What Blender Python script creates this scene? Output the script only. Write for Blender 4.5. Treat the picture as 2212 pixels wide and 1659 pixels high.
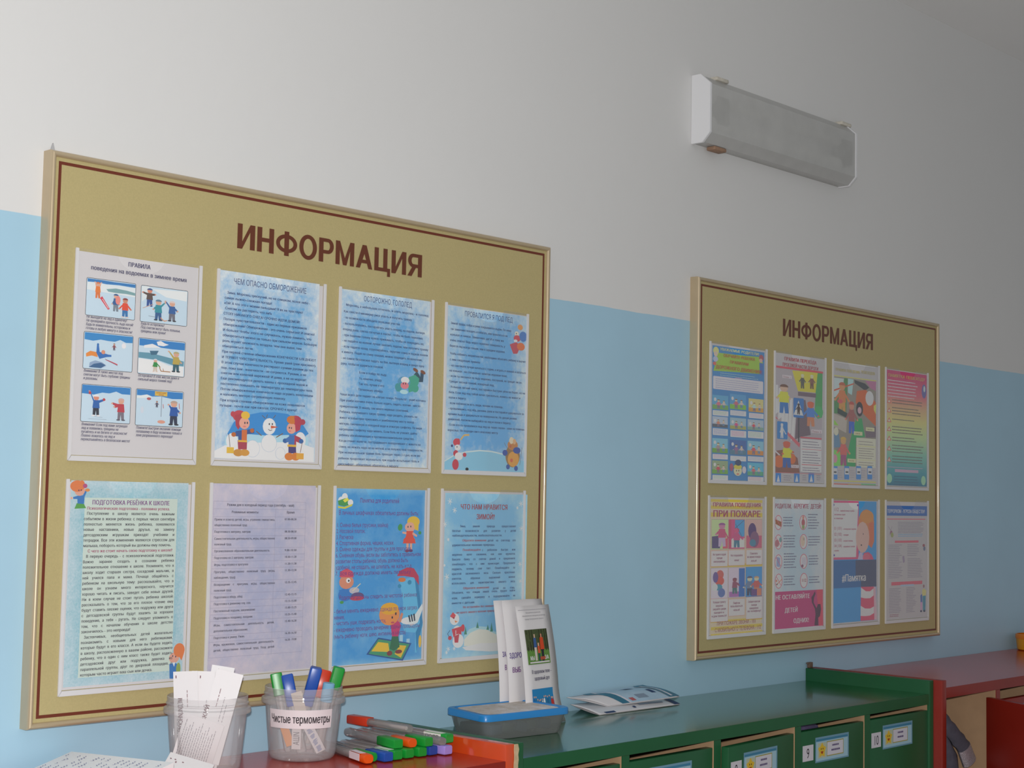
import bpy, bmesh, math, random
from mathutils import Vector, Matrix
from mathutils.geometry import tessellate_polygon
random.seed(7)
S = bpy.context.scene
COL = S.collection
for o in list(bpy.data.objects):
    bpy.data.objects.remove(o)

# ------------------------------------------------------------------ camera
cam_data = bpy.data.cameras.new('camera')
cam = bpy.data.objects.new('camera', cam_data)
COL.objects.link(cam)
cam_data.sensor_width = 36.0
cam_data.sensor_fit = 'HORIZONTAL'
cam_data.lens = 36.0 * 3319.15 / 2212.0
cam_data.clip_start = 0.05
cam.matrix_world = Matrix(((0.68832045, -0.06751818, -0.72225774, -1.13866),
                           (-0.7251581, -0.03797742, -0.68753432, -2.02),
                           (0.01899158, 0.99699499, -0.07510198, 1.66216),
                           (0, 0, 0, 1)))
S.camera = cam

# ------------------------------------------------------------------ light and exposure
S.view_settings.view_transform = 'Standard'
S.view_settings.look = 'None'
S.view_settings.exposure = 0.0
S.view_settings.gamma = 1.0
S.view_settings.use_curve_mapping = False
world = bpy.data.worlds.new('room_daylight')
S.world = world
world.use_nodes = True
bg = world.node_tree.nodes['Background']
bg.inputs[0].default_value = (0.93, 0.97, 1.0, 1)
bg.inputs[1].default_value = 0.31
flash = bpy.data.lights.new('camera_flash', 'AREA')     # the little flash the photograph was taken with
flash.shape = 'DISK'; flash.size = 0.035
flash.energy = 40.0
flash.color = (1.0, 0.985, 0.965)
fo = bpy.data.objects.new('camera_flash', flash)
COL.objects.link(fo)
fo.location = (-1.165, -2.035, 1.725)
fo.rotation_euler = Vector((0.722, 0.6875, 0.03)).to_track_quat('-Z', 'Y').to_euler()

S.cycles.transparent_max_bounces = 32
S.cycles.max_bounces = 10

# ------------------------------------------------------------------ materials
MATS = {}
def mat(name, col, rough=0.5, metal=0.0, spec=0.5, alpha=1.0, noise=None, bump=None, coat=0.0, emit=None):
    """principled material; noise = (scale, amount) mottles the colour, bump = (scale, strength)"""
    if name in MATS: return MATS[name]
    m = bpy.data.materials.new(name); m.use_nodes = True
    nt = m.node_tree; b = nt.nodes['Principled BSDF']
    c = tuple(col) + (1,)
    b.inputs['Base Color'].default_value = c
    b.inputs['Roughness'].default_value = rough
    b.inputs['Metallic'].default_value = metal
    b.inputs['Specular IOR Level'].default_value = spec
    b.inputs['Alpha'].default_value = alpha
    b.inputs['Coat Weight'].default_value = coat
    b.inputs['Coat Roughness'].default_value = 0.09
    if noise or bump:
        tc = nt.nodes.new('ShaderNodeTexCoord')
    if noise:
        n = nt.nodes.new('ShaderNodeTexNoise'); n.inputs['Scale'].default_value = noise[0]; n.inputs['Detail'].default_value = 5
        nt.links.new(tc.outputs['Object'], n.inputs['Vector'])
        mx = nt.nodes.new('ShaderNodeMix'); mx.data_type = 'RGBA'
        k = noise[1]
        mx.inputs[6].default_value = tuple(max(0, v * (1 - k)) for v in col) + (1,)
        mx.inputs[7].default_value = tuple(min(1, v * (1 + k)) for v in col) + (1,)
        nt.links.new(n.outputs['Fac'], mx.inputs[0]); nt.links.new(mx.outputs[2], b.inputs['Base Color'])
    if bump:
        n2 = nt.nodes.new('ShaderNodeTexNoise'); n2.inputs['Scale'].default_value = bump[0]; n2.inputs['Detail'].default_value = 3
        nt.links.new(tc.outputs['Object'], n2.inputs['Vector'])
        bp = nt.nodes.new('ShaderNodeBump'); bp.inputs['Strength'].default_value = bump[1]; bp.inputs['Distance'].default_value = 0.002
        nt.links.new(n2.outputs['Fac'], bp.inputs['Height']); nt.links.new(bp.outputs['Normal'], b.inputs['Normal'])
    MATS[name] = m
    return m

def s2l(h, gain=1.0):
    """'rrggbb' as seen on paper -> linear"""
    out = []
    for i in (0, 2, 4):
        v = int(h[i:i+2], 16) / 255
        out.append(min(0.9, gain * (v / 12.92 if v <= 0.04045 else ((v + 0.055) / 1.055) ** 2.4)))
    return tuple(out)
def ink(h, gain=1.0):
    return mat('print_%s_%d' % (h, gain * 100), s2l(h, gain), 0.55, spec=0.25)

def ramp_mat(name, stops, axis, rough=0.5, noise=None, gain=1.0):
    """colour ramp along one object axis (metres); stops = [(pos, hex)...]"""
    m = bpy.data.materials.new(name); m.use_nodes = True
    nt = m.node_tree; b = nt.nodes['Principled BSDF']; b.inputs['Roughness'].default_value = rough
    b.inputs['Specular IOR Level'].default_value = 0.25
    tc = nt.nodes.new('ShaderNodeTexCoord'); sx = nt.nodes.new('ShaderNodeSeparateXYZ')
    nt.links.new(tc.outputs['Object'], sx.inputs[0])
    lo, hi = stops[0][0], stops[-1][0]
    mr = nt.nodes.new('ShaderNodeMapRange'); mr.inputs['From Min'].default_value = lo; mr.inputs['From Max'].default_value = hi
    nt.links.new(sx.outputs[axis], mr.inputs['Value'])
    src = mr.outputs[0]
    if noise:
        n = nt.nodes.new('ShaderNodeTexNoise'); n.inputs['Scale'].default_value = noise[0]; n.inputs['Detail'].default_value = 4
        nt.links.new(tc.outputs['Object'], n.inputs['Vector'])
        ma = nt.nodes.new('ShaderNodeMath'); ma.operation = 'MULTIPLY_ADD'
        ma.inputs[1].default_value = noise[1]; nt.links.new(n.outputs['Fac'], ma.inputs[0])
        su = nt.nodes.new('ShaderNodeMath'); su.operation = 'SUBTRACT'; su.inputs[1].default_value = noise[1] * 0.5
        nt.links.new(src, su.inputs[0]); nt.links.new(su.outputs[0], ma.inputs[2]); src = ma.outputs[0]
    r = nt.nodes.new('ShaderNodeValToRGB')
    while len(r.color_ramp.elements) < len(stops): r.color_ramp.elements.new(0.5)
    for e, (p, h) in zip(r.color_ramp.elements, stops):
        e.position = (p - lo) / (hi - lo); e.color = s2l(h, gain) + (1,)
    nt.links.new(src, r.inputs[0]); nt.links.new(r.outputs[0], b.inputs['Base Color'])
    MATS[name] = m
    return m

def frost_mat(name, base, pale, w, h, edge=0.045, scale=28, amount=0.75, seed=0.0, gain=1.0):
    """printed frost: blue sheet that pales in flaky patches towards its edges (w, h in metres)"""
    m = bpy.data.materials.new(name); m.use_nodes = True
    nt = m.node_tree; L = nt.links; b = nt.nodes['Principled BSDF']
    b.inputs['Roughness'].default_value = 0.5; b.inputs['Specular IOR Level'].default_value = 0.25
    def math_(op, a, c=None):
        n = nt.nodes.new('ShaderNodeMath'); n.operation = op
        for i, v in enumerate((a, c)):
            if v is None: continue
            if isinstance(v, (int, float)): n.inputs[i].default_value = v
            else: L.new(v, n.inputs[i])
        return n.outputs[0]
    tc = nt.nodes.new('ShaderNodeTexCoord'); sx = nt.nodes.new('ShaderNodeSeparateXYZ')
    L.new(tc.outputs['Object'], sx.inputs[0])
    x, z = sx.outputs[0], sx.outputs[2]
    d = math_('MINIMUM', math_('MINIMUM', x, math_('SUBTRACT', w, x)), math_('MINIMUM', z, math_('SUBTRACT', h, z)))
    e = math_('SUBTRACT', 1.0, math_('DIVIDE', d, edge))
    e.node.use_clamp = True
    mp = nt.nodes.new('ShaderNodeMapping'); mp.inputs['Location'].default_value = (seed, 0, seed * 1.7)
    L.new(tc.outputs['Object'], mp.inputs[0])
    n = nt.nodes.new('ShaderNodeTexNoise'); n.inputs['Scale'].default_value = scale * 2.2; n.inputs['Detail'].default_value = 9; n.inputs['Roughness'].default_value = 0.72
    L.new(mp.outputs[0], n.inputs['Vector'])
    n2 = nt.nodes.new('ShaderNodeTexNoise'); n2.inputs['Scale'].default_value = scale * 0.4; n2.inputs['Detail'].default_value = 3
    L.new(mp.outputs[0], n2.inputs['Vector'])
    v = math_('ADD', math_('MULTIPLY', math_('SUBTRACT', n.outputs['Fac'], 0.5), 2.6), math_('MULTIPLY', e, 0.9))
    v = math_('ADD', v, math_('MULTIPLY', math_('SUBTRACT', n2.outputs['Fac'], 0.5), 1.2))
    v = math_('MULTIPLY', v, amount); v.node.use_clamp = True
    mx = nt.nodes.new('ShaderNodeMix'); mx.data_type = 'RGBA'
    mx.inputs[6].default_value = s2l(base, gain) + (1,); mx.inputs[7].default_value = s2l(pale, gain) + (1,)
    L.new(v, mx.inputs[0]); L.new(mx.outputs[2], b.inputs['Base Color'])
    MATS[name] = m
    return m

def sheer(name, col, cover, rough=0.1, glossy=0.25, mottled=0.0):
    """thin clear plastic: mostly see-through, a little milky, glossy by fresnel"""
    if name in MATS: return MATS[name]
    m = bpy.data.materials.new(name); m.use_nodes = True
    nt = m.node_tree; L = nt.links; nt.nodes.clear()
    out = nt.nodes.new('ShaderNodeOutputMaterial')
    tr = nt.nodes.new('ShaderNodeBsdfTransparent')
    df = nt.nodes.new('ShaderNodeBsdfDiffuse'); df.inputs[0].default_value = tuple(col) + (1,)
    gl = nt.nodes.new('ShaderNodeBsdfGlossy'); gl.inputs['Roughness'].default_value = rough
    m1 = nt.nodes.new('ShaderNodeMixShader'); m1.inputs[0].default_value = cover
    L.new(tr.outputs[0], m1.inputs[1]); L.new(df.outputs[0], m1.inputs[2])
    lw = nt.nodes.new('ShaderNodeFresnel'); lw.inputs['IOR'].default_value = 1.4
    mu = nt.nodes.new('ShaderNodeMath'); mu.operation = 'MULTIPLY'; mu.inputs[1].default_value = glossy
    L.new(lw.outputs[0], mu.inputs[0])
    m2 = nt.nodes.new('ShaderNodeMixShader'); L.new(mu.outputs[0], m2.inputs[0])
    L.new(m1.outputs[0], m2.inputs[1]); L.new(gl.outputs[0], m2.inputs[2])
    L.new(m2.outputs[0], out.inputs[0])
    MATS[name] = m
    return m

# ------------------------------------------------------------------ object helpers
def link(o, parent=None):
    COL.objects.link(o)
    if parent is not None: o.parent = parent
    return o
def tag(o, label=None, cat=None, group=None, kind=None):
    if label: o['label'] = label
    if cat: o['category'] = cat
    if group: o['group'] = group
    if kind: o['kind'] = kind
    return o
def empty(name, loc, rz=0.0, label=None, cat=None, group=None):
    o = bpy.data.objects.new(name, None); o.empty_display_size = 0.05
    o.location = loc; o.rotation_euler = (0, 0, rz)
    link(o); tag(o, label, cat, group)
    return o
def mesh(name, verts, faces, mats, parent=None, loc=(0, 0, 0), rot=(0, 0, 0), fmat=None, smooth=False):
    me = bpy.data.meshes.new(name)
    me.from_pydata([tuple(v) for v in verts], [], faces)
    if not isinstance(mats, (list, tuple)): mats = [mats]
    for m in mats: me.materials.append(m)
    if fmat: me.polygons.foreach_set('material_index', fmat)
    if smooth: me.polygons.foreach_set('use_smooth', [True] * len(me.polygons))
    me.update()
    o = bpy.data.objects.new(name, me); o.location = loc; o.rotation_euler = rot
    return link(o, parent)
def from_bm(name, bm, mats, parent=None, loc=(0, 0, 0), rot=(0, 0, 0), smooth=False):
    me = bpy.data.meshes.new(name); bm.normal_update(); bm.to_mesh(me); bm.free()
    if not isinstance(mats, (list, tuple)): mats = [mats]
    for m in mats: me.materials.append(m)
    if smooth:
        me.polygons.foreach_set('use_smooth', [True] * len(me.polygons))
        me.set_sharp_from_angle(angle=math.radians(38))
    o = bpy.data.objects.new(name, me); o.location = loc; o.rotation_euler = rot
    return link(o, parent)
def box_bm(lo, hi, bevel=0.0, seg=2, bm=None):
    new = bmesh.new()
    bmesh.ops.create_cube(new, size=1.0)
    c = [(a + b) / 2 for a, b in zip(lo, hi)]; s = [b - a for a, b in zip(lo, hi)]
    for v in new.verts: v.co = Vector((c[0] + v.co.x * s[0], c[1] + v.co.y * s[1], c[2] + v.co.z * s[2]))
    if bevel: bmesh.ops.bevel(new, geom=new.edges[:], offset=bevel, segments=seg, affect='EDGES', profile=0.5)
    if bm is None: return new
    tmp = bpy.data.meshes.new('tmp'); new.to_mesh(tmp); new.free(); bm.from_mesh(tmp); bpy.data.meshes.remove(tmp)
    return bm
def box(name, lo, hi, m, parent=None, bevel=0.0, loc=(0, 0, 0), rot=(0, 0, 0), seg=2):
    return from_bm(name, box_bm(lo, hi, bevel, seg), m, parent, loc, rot, smooth=bool(bevel))
def lathe_bm(prof, n=64):
    bm = bmesh.new(); rings = []
    for r, z in prof:
        if r < 1e-6: rings.append([bm.verts.new((0, 0, z))])
        else: rings.append([bm.verts.new((r * math.cos(2 * math.pi * i / n), r * math.sin(2 * math.pi * i / n), z)) for i in range(n)])
    for a, b in zip(rings, rings[1:]):
        for i in range(n):
            j = (i + 1) % n
            if len(a) == 1 and len(b) > 1: bm.faces.new((a[0], b[j], b[i]))
            elif len(b) == 1 and len(a) > 1: bm.faces.new((a[i], a[j], b[0]))
            elif len(a) > 1: bm.faces.new((a[i], a[j], b[j], b[i]))
    bmesh.ops.recalc_face_normals(bm, faces=bm.faces)
    return bm
def prism_bm(pts, axis, a, b, bevel=0.0):
    """closed outline extruded along an axis (0 x, 1 y, 2 z); pts are the two other coordinates in order"""
    bm = bmesh.new()
    def P(p, t):
        l = [p[0], p[1]]; l.insert(axis, t); return l
    va = [bm.verts.new(P(p, a)) for p in pts]; vb = [bm.verts.new(P(p, b)) for p in pts]
    bm.faces.new(va); bm.faces.new(vb[::-1])
    n = len(pts)
    for i in range(n): bm.faces.new((va[i], vb[i], vb[(i + 1) % n], va[(i + 1) % n]))
    bmesh.ops.recalc_face_normals(bm, faces=bm.faces)
    if bevel: bmesh.ops.bevel(bm, geom=bm.edges[:], offset=bevel, segments=2, affect='EDGES')
    return bm
def loft_bm(secs, close=True):
    """rings of equal length joined into a tube with end caps"""
    bm = bmesh.new()
    R = [[bm.verts.new(p) for p in s] for s in secs]
    n = len(R[0])
    for a, b in zip(R, R[1:]):
        for i in range(n): bm.faces.new((a[i], a[(i + 1) % n], b[(i + 1) % n], b[i]))
    if close: bm.faces.new(R[0]); bm.faces.new(R[-1][::-1])
    bmesh.ops.recalc_face_normals(bm, faces=bm.faces)
    return bm
def rrect(w, h, r, n=4):
    pts = []
    for cx, cy, a0 in ((w/2-r, h/2-r, 0), (-w/2+r, h/2-r, 90), (-w/2+r, -h/2+r, 180), (w/2-r, -h/2+r, 270)):
        for i in range(n + 1):
            a = math.radians(a0 + 90 * i / n); pts.append((cx + r * math.cos(a), cy + r * math.sin(a)))
    return pts

# ------------------------------------------------------------------ lettering: every glyph is built once from Blender's own font
GLYPH = {}
def outline(cu, steps):
    """closed polygons of a glyph's splines"""
    out = []
    for sp in cu.splines:
        if sp.type == 'BEZIER':
            bp = sp.bezier_points; n = len(bp); pts = []
            for i in range(n):
                a, b = bp[i], bp[(i + 1) % n]
                p0, p1, p2, p3 = a.co, a.handle_right, b.handle_left, b.co
                ch = (p3 - p0).length
                straight = ((p1 - p0).length + (p2 - p1).length + (p3 - p2).length) < ch * 1.0015 + 1e-7
                for k in range(1 if straight else steps):
                    t = k / steps; u = 1 - t
                    q = p0 * u**3 + p1 * 3*u*u*t + p2 * 3*u*t*t + p3 * t**3
                    pts.append((q.x, q.y))
        else: pts = [(q.co.x, q.co.y) for q in sp.points]
        clean = [q for i, q in enumerate(pts) if (q[0] - pts[i - 1][0]) ** 2 + (q[1] - pts[i - 1][1]) ** 2 > 1e-10]
        if len(clean) > 2: out.append(clean)
    return out
def area(q): return sum(q[i - 1][0] * q[i][1] - q[i][0] * q[i - 1][1] for i in range(len(q))) / 2
def inside(pt, q):
    x, y = pt; c = False
    for i in range(len(q)):
        (x0, y0), (x1, y1) = q[i - 1], q[i]
        if (y0 > y) != (y1 > y) and x < (x1 - x0) * (y - y0) / (y1 - y0) + x0: c = not c
    return c
def fill_glyph(polys):
    """strokes of one glyph may overlap: every outer outline is filled by itself, with only its own holes"""
    if not polys: return [], []
    sgn = 1 if area(max(polys, key=lambda q: abs(area(q)))) > 0 else -1
    outer = [q for q in polys if area(q) * sgn > 0]; holes = [q for q in polys if area(q) * sgn < 0]
    V = []; F = []
    for n, q in enumerate(outer):
        loops = [q] + [h for h in holes if all(inside(pt, q) for pt in h)]
        flat = [pt for l in loops for pt in l]; o = len(V)
        V += [(a, b, n * 0.3) for a, b in flat]
        for t in tessellate_polygon([[Vector((a, b, 0)) for a, b in l] for l in loops]):
            (ax, ay), (bx, by), (cx, cy) = [flat[i] for i in t]
            t = t if (bx - ax) * (cy - ay) - (by - ay) * (cx - ax) > 0 else t[::-1]
            F.append(tuple(i + o for i in t))
    return V, F
def bowl_glyph(ch, polys):
    """letters whose font outline crosses itself are laid out anew from a stem and a round bowl, inside the same bounds"""
    xs = [v[0] for q in polys for v in q]; zs = [v[1] for q in polys for v in q]
    x0, x1, h = min(xs), max(xs), max(zs); t = 0.088 if ch.isupper() else 0.080
    V = []; F = []
    def poly(pts):
        o = len(V); V.extend([(a, b, len(F) * 0.15) for a, b in pts]); F.append(tuple(range(o, o + len(pts))))
    def rect(a, b, c, d): poly([(a, b), (c, b), (c, d), (a, d)])
    def bowl(a, c, z0, z1):
        ro = (z1 - z0) / 2; sg = 1 if c > a else -1; ex = c - sg * ro; zc = (z0 + z1) / 2
        for zb in (z0, z1 - t): rect(min(a, ex), zb, max(a, ex), zb + t)
        N = 10
        for i in range(N):
            p, q = (-math.pi / 2 + math.pi * k / N for k in (i, i + 1))
            pts = [(ex + sg * r * math.cos(g), zc + r * math.sin(g)) for r, g in ((ro - t, p), (ro, p), (ro, q), (ro - t, q))]
            poly(pts if sg > 0 else pts[::-1])
    up = ch.upper()
    if up == 'Р': rect(x0, 0, x0 + t, h); bowl(x0 + t, x1, h * .43, h)
    elif up == 'Ь': rect(x0, 0, x0 + t, h); bowl(x0 + t, x1, 0, h * .58)
    elif up == 'Ы': rect(x0, 0, x0 + t, h); bowl(x0 + t, x1 - 2.0 * t, 0, h * .58); rect(x1 - t, 0, x1, h)
    elif up == 'Ъ': s_ = x0 + (x1 - x0) * .24; rect(x0, h - t, s_, h); rect(s_, 0, s_ + t, h); bowl(s_ + t, x1, 0, h * .58)
    elif ch == '?':
        t = 0.09; c = (x0 + x1) / 2; r = max(0.17, (x1 - x0) / 2); zc = h - r
        for i in range(12):
            p, q = (math.radians(200 - 270 * k / 12) for k in (i, i + 1))
            poly([(c + r * math.cos(q), zc + r * math.sin(q)), (c + r * math.cos(p), zc + r * math.sin(p)), (c + (r - t) * math.cos(p), zc + (r - t) * math.sin(p)), (c + (r - t) * math.cos(q), zc + (r - t) * math.sin(q))])
        rect(c - t / 2, .19, c + t / 2, zc - r + t); rect(c - t * .6, 0, c + t * .6, .11)
    elif up == 'Я': rect(x1 - t, 0, x1, h); bowl(x1 - t, x0, h * .43, h); poly([(x0 - .01, 0), (x0 + t * 1.1, 0), (x1 - t * 1.9, h * .46), (x1 - t * 3.1, h * .46)])
    return V, F
def make_glyphs(chars):
    jobs = []
    for ch in chars + '|':
        for t in (ch, '|' + ch + '|'):
            c = bpy.data.curves.new('glyph', 'FONT'); c.body = t; c.size = 1.0
            o = bpy.data.objects.new('glyph', c); COL.objects.link(o); jobs.append((ch, t, o, c))
    c = bpy.data.curves.new('glyph', 'FONT'); c.body = '||'; c.size = 1.0
    o = bpy.data.objects.new('glyph', c); COL.objects.link(o); jobs.append(('', '||', o, c))
    dg = bpy.context.evaluated_depsgraph_get(); dg.update()
    wid = {}
    for ch, t, o, c in jobs:
        polys = outline(o.evaluated_get(dg).to_curve(dg), 3)
        if ch == '' or len(t) == 3: wid[ch] = max(v[0] for q in polys for v in q)
        else:
            V, F = bowl_glyph(ch, polys) if ch in 'РЪЫЬЯъыья?' else fill_glyph(polys); GLYPH[ch] = [V, F, 0.0]
        o.to_curve_clear()
    for k in GLYPH: GLYPH[k][2] = wid[k] - wid['']
    # small m: the capital brought down to the height of the small letters
    k = max(v[1] for v in GLYPH['н'][0]) / max(v[1] for v in GLYPH['М'][0])
    r = GLYPH['м'][2] / GLYPH['М'][2]
    GLYPH['м'] = [[(a * r, b * k, d) for a, b, d in GLYPH['М'][0]], GLYPH['М'][1], GLYPH['м'][2]]
    for _, _, o, c in jobs:
        bpy.data.objects.remove(o); bpy.data.curves.remove(c)
def run(s, style='n'):
    """outline of a string at size 1 -> verts, faces, width; bold strikes every letter three times"""
    V = []; F = []; x = 0.0
    for ch in s:
        vs, fs, adv = GLYPH[ch]
        for k, dx in enumerate((0.0,) if style == 'n' else (-0.03, 0.0, 0.03)):
            o = len(V); V += [(a + x + dx, b, k + d) for a, b, d in vs]; F += [tuple(i + o for i in f) for f in fs]
        x += adv + (0.02 if style != 'n' else 0)
    return V, F, x
def block_letters(s):
    """bold condensed capitals of unit height made of stems, bars and rings"""
    V = []; F = []; x = 0.0; t = 0.212
    def poly(pts):
        o = len(V); V.extend([(a + x, b, len(F) * 0.6) for a, b in pts]); F.append(tuple(range(o, o + len(pts))))
    def rect(a, b, c, d): poly([(a, b), (c, b), (c, d), (a, d)])
    def ring(cx, cy, rx, ry, ix, iy, a0=0, a1=360, n=36):
        for i in range(n):
            p, q = math.radians(a0 + (a1 - a0) * i / n), math.radians(a0 + (a1 - a0) * (i + 1) / n)
            poly([(cx + ix * math.cos(p), cy + iy * math.sin(p)), (cx + rx * math.cos(p), cy + ry * math.sin(p)), (cx + rx * math.cos(q), cy + ry * math.sin(q)), (cx + ix * math.cos(q), cy + iy * math.sin(q))])
    for ch in s:
        if ch == 'И': w = .76; rect(0, 0, t, 1); rect(w - t, 0, w, 1); poly([(t, 0), (w - t, .70), (w - t, 1), (t, .30)])
        elif ch == 'Н': w = .74; rect(0, 0, t, 1); rect(w - t, 0, w, 1); rect(t, .42, w - t, .585)
        elif ch == 'Ф': w = .96; rect(w/2 - t/2, 0, w/2 + t/2, 1); ring(w/2, .5, w/2, .375, w/2 - .175, .225)
        elif ch == 'О': w = .82; ring(w/2, .5, w/2, .52, w/2 - .19, .355)
        elif ch == 'Р': w = .70; rect(0, 0, t, 1); rect(t, .85, w - .28, 1); rect(t, .36, w - .28, .51); ring(w - .28, .68, .28, .32, .095, .17, -90, 90, 20)
        elif ch == 'М': w = .90; rect(0, 0, t * .95, 1); rect(w - t * .95, 0, w, 1); poly([(t*.95, 1), (t*.95, .62), (w/2 - .085, 0), (w/2 + .085, 0), (w/2, .30)]); poly([(w - t*.95, 1), (w/2, .30), (w/2 + .085, 0), (w - t*.95, .62)])
        elif ch == 'А': w = .82; poly([(0, 0), (.20, 0), (.47, .80), (.51, 1), (.31, 1)]); poly([(w, 0), (w - .20, 0), (w/2 - .06, .80), (.31, 1), (.51, 1)]); rect(.20, .22, w - .20, .37)
        elif ch == 'Ц': w = .78; rect(0, 0, t, 1); rect(w - .12 - t, 0, w - .12, 1); rect(t, 0, w - .12 - t, .155); rect(w - .12, -.20, w + .03, .155); rect(w - .12, 0, w, .155)
        elif ch == 'Я': w = .74; rect(w - t, 0, w, 1); rect(.28, .85, w - t, 1); rect(.28, .39, w - t, .54); ring(.28, .695, .28, .305, .095, .155, 90, 270, 20); poly([(-.02, 0), (.20, 0), (.43, .41), (.23, .43)])
        x += w + 0.095
    return V, F, x - 0.095

class Art:
    """flat print: shapes and lettering in millimetres on a sheet, one inking over the other"""
    STEP = 0.000005
    def __init__(s, gain=1.0, layer=4): s.V = []; s.F = []; s.fm = []; s.mats = []; s.idx = {}; s.layer = layer; s.last = None; s.gain = gain; s.rnd = random.Random(11)
    def mi(s, c, k=1.0):
        m = (NAMED[c[1:]] if c[0] == '@' else ink(c, s.gain * k)) if isinstance(c, str) else c
        if m.name not in s.idx: s.idx[m.name] = len(s.mats); s.mats.append(m)
        return s.idx[m.name]
    def up(s, kind):
        if kind is None or kind != s.last: s.layer += 4 if s.last == 'text' else 1
        s.last = kind
        return -Art.STEP * s.layer
    def poly(s, c, pts, kind=None):
        y = s.up(kind); o = len(s.V); s.V += [(a / 1000, y, b / 1000) for a, b in pts]
        s.F.append(tuple(range(o, o + len(pts)))); s.fm.append(s.mi(c))
    def ell(s, c, x, z, rx, rz, rot=0, kind=None, a0=0, a1=360, n=16):
        k = math.radians(rot); full = a1 - a0 >= 360; pts = []
        for i in range(n if full else n + 1):
            a = math.radians(a0 + (a1 - a0) * i / n); u, v = rx * math.cos(a), rz * math.sin(a)
            pts.append((x + u * math.cos(k) - v * math.sin(k), z + u * math.sin(k) + v * math.cos(k)))
        s.poly(c, pts, kind)
    def rect(s, c, x0, z0, x1, z1, r=0, kind=None):
        if not r: return s.poly(c, [(x0, z0), (x1, z0), (x1, z1), (x0, z1)], kind)
        pts = []
        for cx, cz, a0 in ((x1 - r, z1 - r, 0), (x0 + r, z1 - r, 90), (x0 + r, z0 + r, 180), (x1 - r, z0 + r, 270)):
            for i in range(4):
                a = math.radians(a0 + 30 * i); pts.append((cx + r * math.cos(a), cz + r * math.sin(a)))
        s.poly(c, pts, kind)
    def line(s, c, w, pts):
        pts = list(zip(pts[0::2], pts[1::2])); s.last = None
        for (x0, z0), (x1, z1) in zip(pts, pts[1:]):
            d = math.hypot(x1 - x0, z1 - z0) or 1; nx, nz = -(z1 - z0) / d * w / 2, (x1 - x0) / d * w / 2
            s.poly(c, [(x0 + nx, z0 + nz), (x0 - nx, z0 - nz), (x1 - nx, z1 - nz), (x1 + nx, z1 + nz)], 'line')
    def dashes(s, c, x0, z0, x1, z1, n, h, ragged):
        """rows of print too small to read, as word-long strokes"""
        for i in range(n):
            z = z0 + (z1 - z0) * (i / (n - 1) if n > 1 else 0); e = x1 - (x1 - x0) * ragged * s.rnd.random(); x = x0
            while x < e - 0.8:
                d = min(2.5 + s.rnd.random() * 6, e - x); s.rect(c, x, z, x + d, z + h * 0.72, 0, 'dash'); x += d + 1.1
    def figure(s, coat, legs, skin, hair, boots, x, z, H, k, arms):
        a = H * .15 * k; P = s.poly
        s.last = None
        P(legs, [(x - a*.95, z), (x - a*.2, z), (x, z + H*.25), (x + a*.25, z), (x + a*1.05, z), (x + a*.9, z + H*.42), (x - a*.9, z + H*.42)], 'a')
        if boots:
            s.ell(boots, x - a*.7, z + H*.02, a*.6, H*.035, kind='b'); s.ell(boots, x + a*.8, z + H*.02, a*.6, H*.035, kind='b')
        P(coat, [(x - a*1.1, z + H*.36), (x + a*1.15, z + H*.36), (x + a*.85, z + H*.72), (x - a*.85, z + H*.72)], 'c')
        for du, dv in zip(arms[0::2], arms[1::2]):
            g = -1 if du < 0 else 1; hz = z - dv * H
            P(coat, [(x + g*a*.6, z + H*.70), (x + g*a*.7, z + H*.58), (x + du*a, hz - H*.05), (x + du*a*1.05, hz + H*.05)], 'd')
            s.ell(skin, x + du*a*1.08, hz, a*.3, H*.035, kind='e')
        s.ell(skin, x, z + H*.83, a*.85, H*.12, kind='f'); s.ell(hair, x, z + H*.875, a*.95, H*.095, 0, 'g', 0, 180)
        s.last = None
    def text(s, c, txt, x0, z, x1, cap, style='n', slant=0.0, justify=False):
        """one line: baseline z, from x0 to x1, capital height cap"""
        y = s.up('text'); size = cap / 0.72; x0 = max(x0, 2.4)
        runs = [run(w, style) for w in (txt.split(' ') if justify else [txt])]
        tot = sum(r[2] for r in runs) or 1; sx = (x1 - x0) / tot; gap = 0
        if justify and len(runs) > 1:
            sx = size * 0.93; gap = (x1 - x0 - tot * sx) / (len(runs) - 1)
            if gap < 0.22 * size: gap = 0.22 * size; sx = (x1 - x0 - gap * (len(runs) - 1)) / tot
        x = x0; k = s.mi(c, 0.62 if isinstance(c, str) and c[0] != '@' and sum(s2l(c)) < 1.0 else 1.0)
        for V, F, w in runs:
            s.glyphs(k, [(x + a * sx + b * size * slant, z + b * size, k3) for a, b, k3 in V], F, y); x += w * sx + gap
    def glyphs(s, k, V, F, y):
        o = len(s.V); s.V += [(a / 1000, y - 0.000005 * d, b / 1000) for a, b, d in V]
        s.F += [tuple(i + o for i in f) for f in F]; s.fm += [k] * len(F)
    def item(s, it):
        k = it[0]
        if k == 'P': s.poly(it[1], list(zip(it[2][0::2], it[2][1::2])))
        elif k == 'E': s.ell(*it[1:])
        elif k == 'R': s.rect(*it[1:])
        elif k == 'L': s.line(*it[1:])
        elif k == 'G': s.dashes(*it[1:])
        elif k == 'K': s.figure(*it[1:])
        elif k == 'T': s.text(*it[1:])
    def build(s, name, parent, loc=(0, 0, 0)):
        return mesh(name, s.V, s.F, s.mats, parent, loc, fmat=s.fm)
NAMED = {}

ABC = 'АБВГДЕЁЖЗИЙКЛМНОПРСТУФХЦЧШЩЪЫЬЭЮЯабвгдеёжзийклмнопрстуфхцчшщъыьэюя0123456789.,:;!?-–«»()№#"/ '
make_glyphs(ABC)

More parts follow.
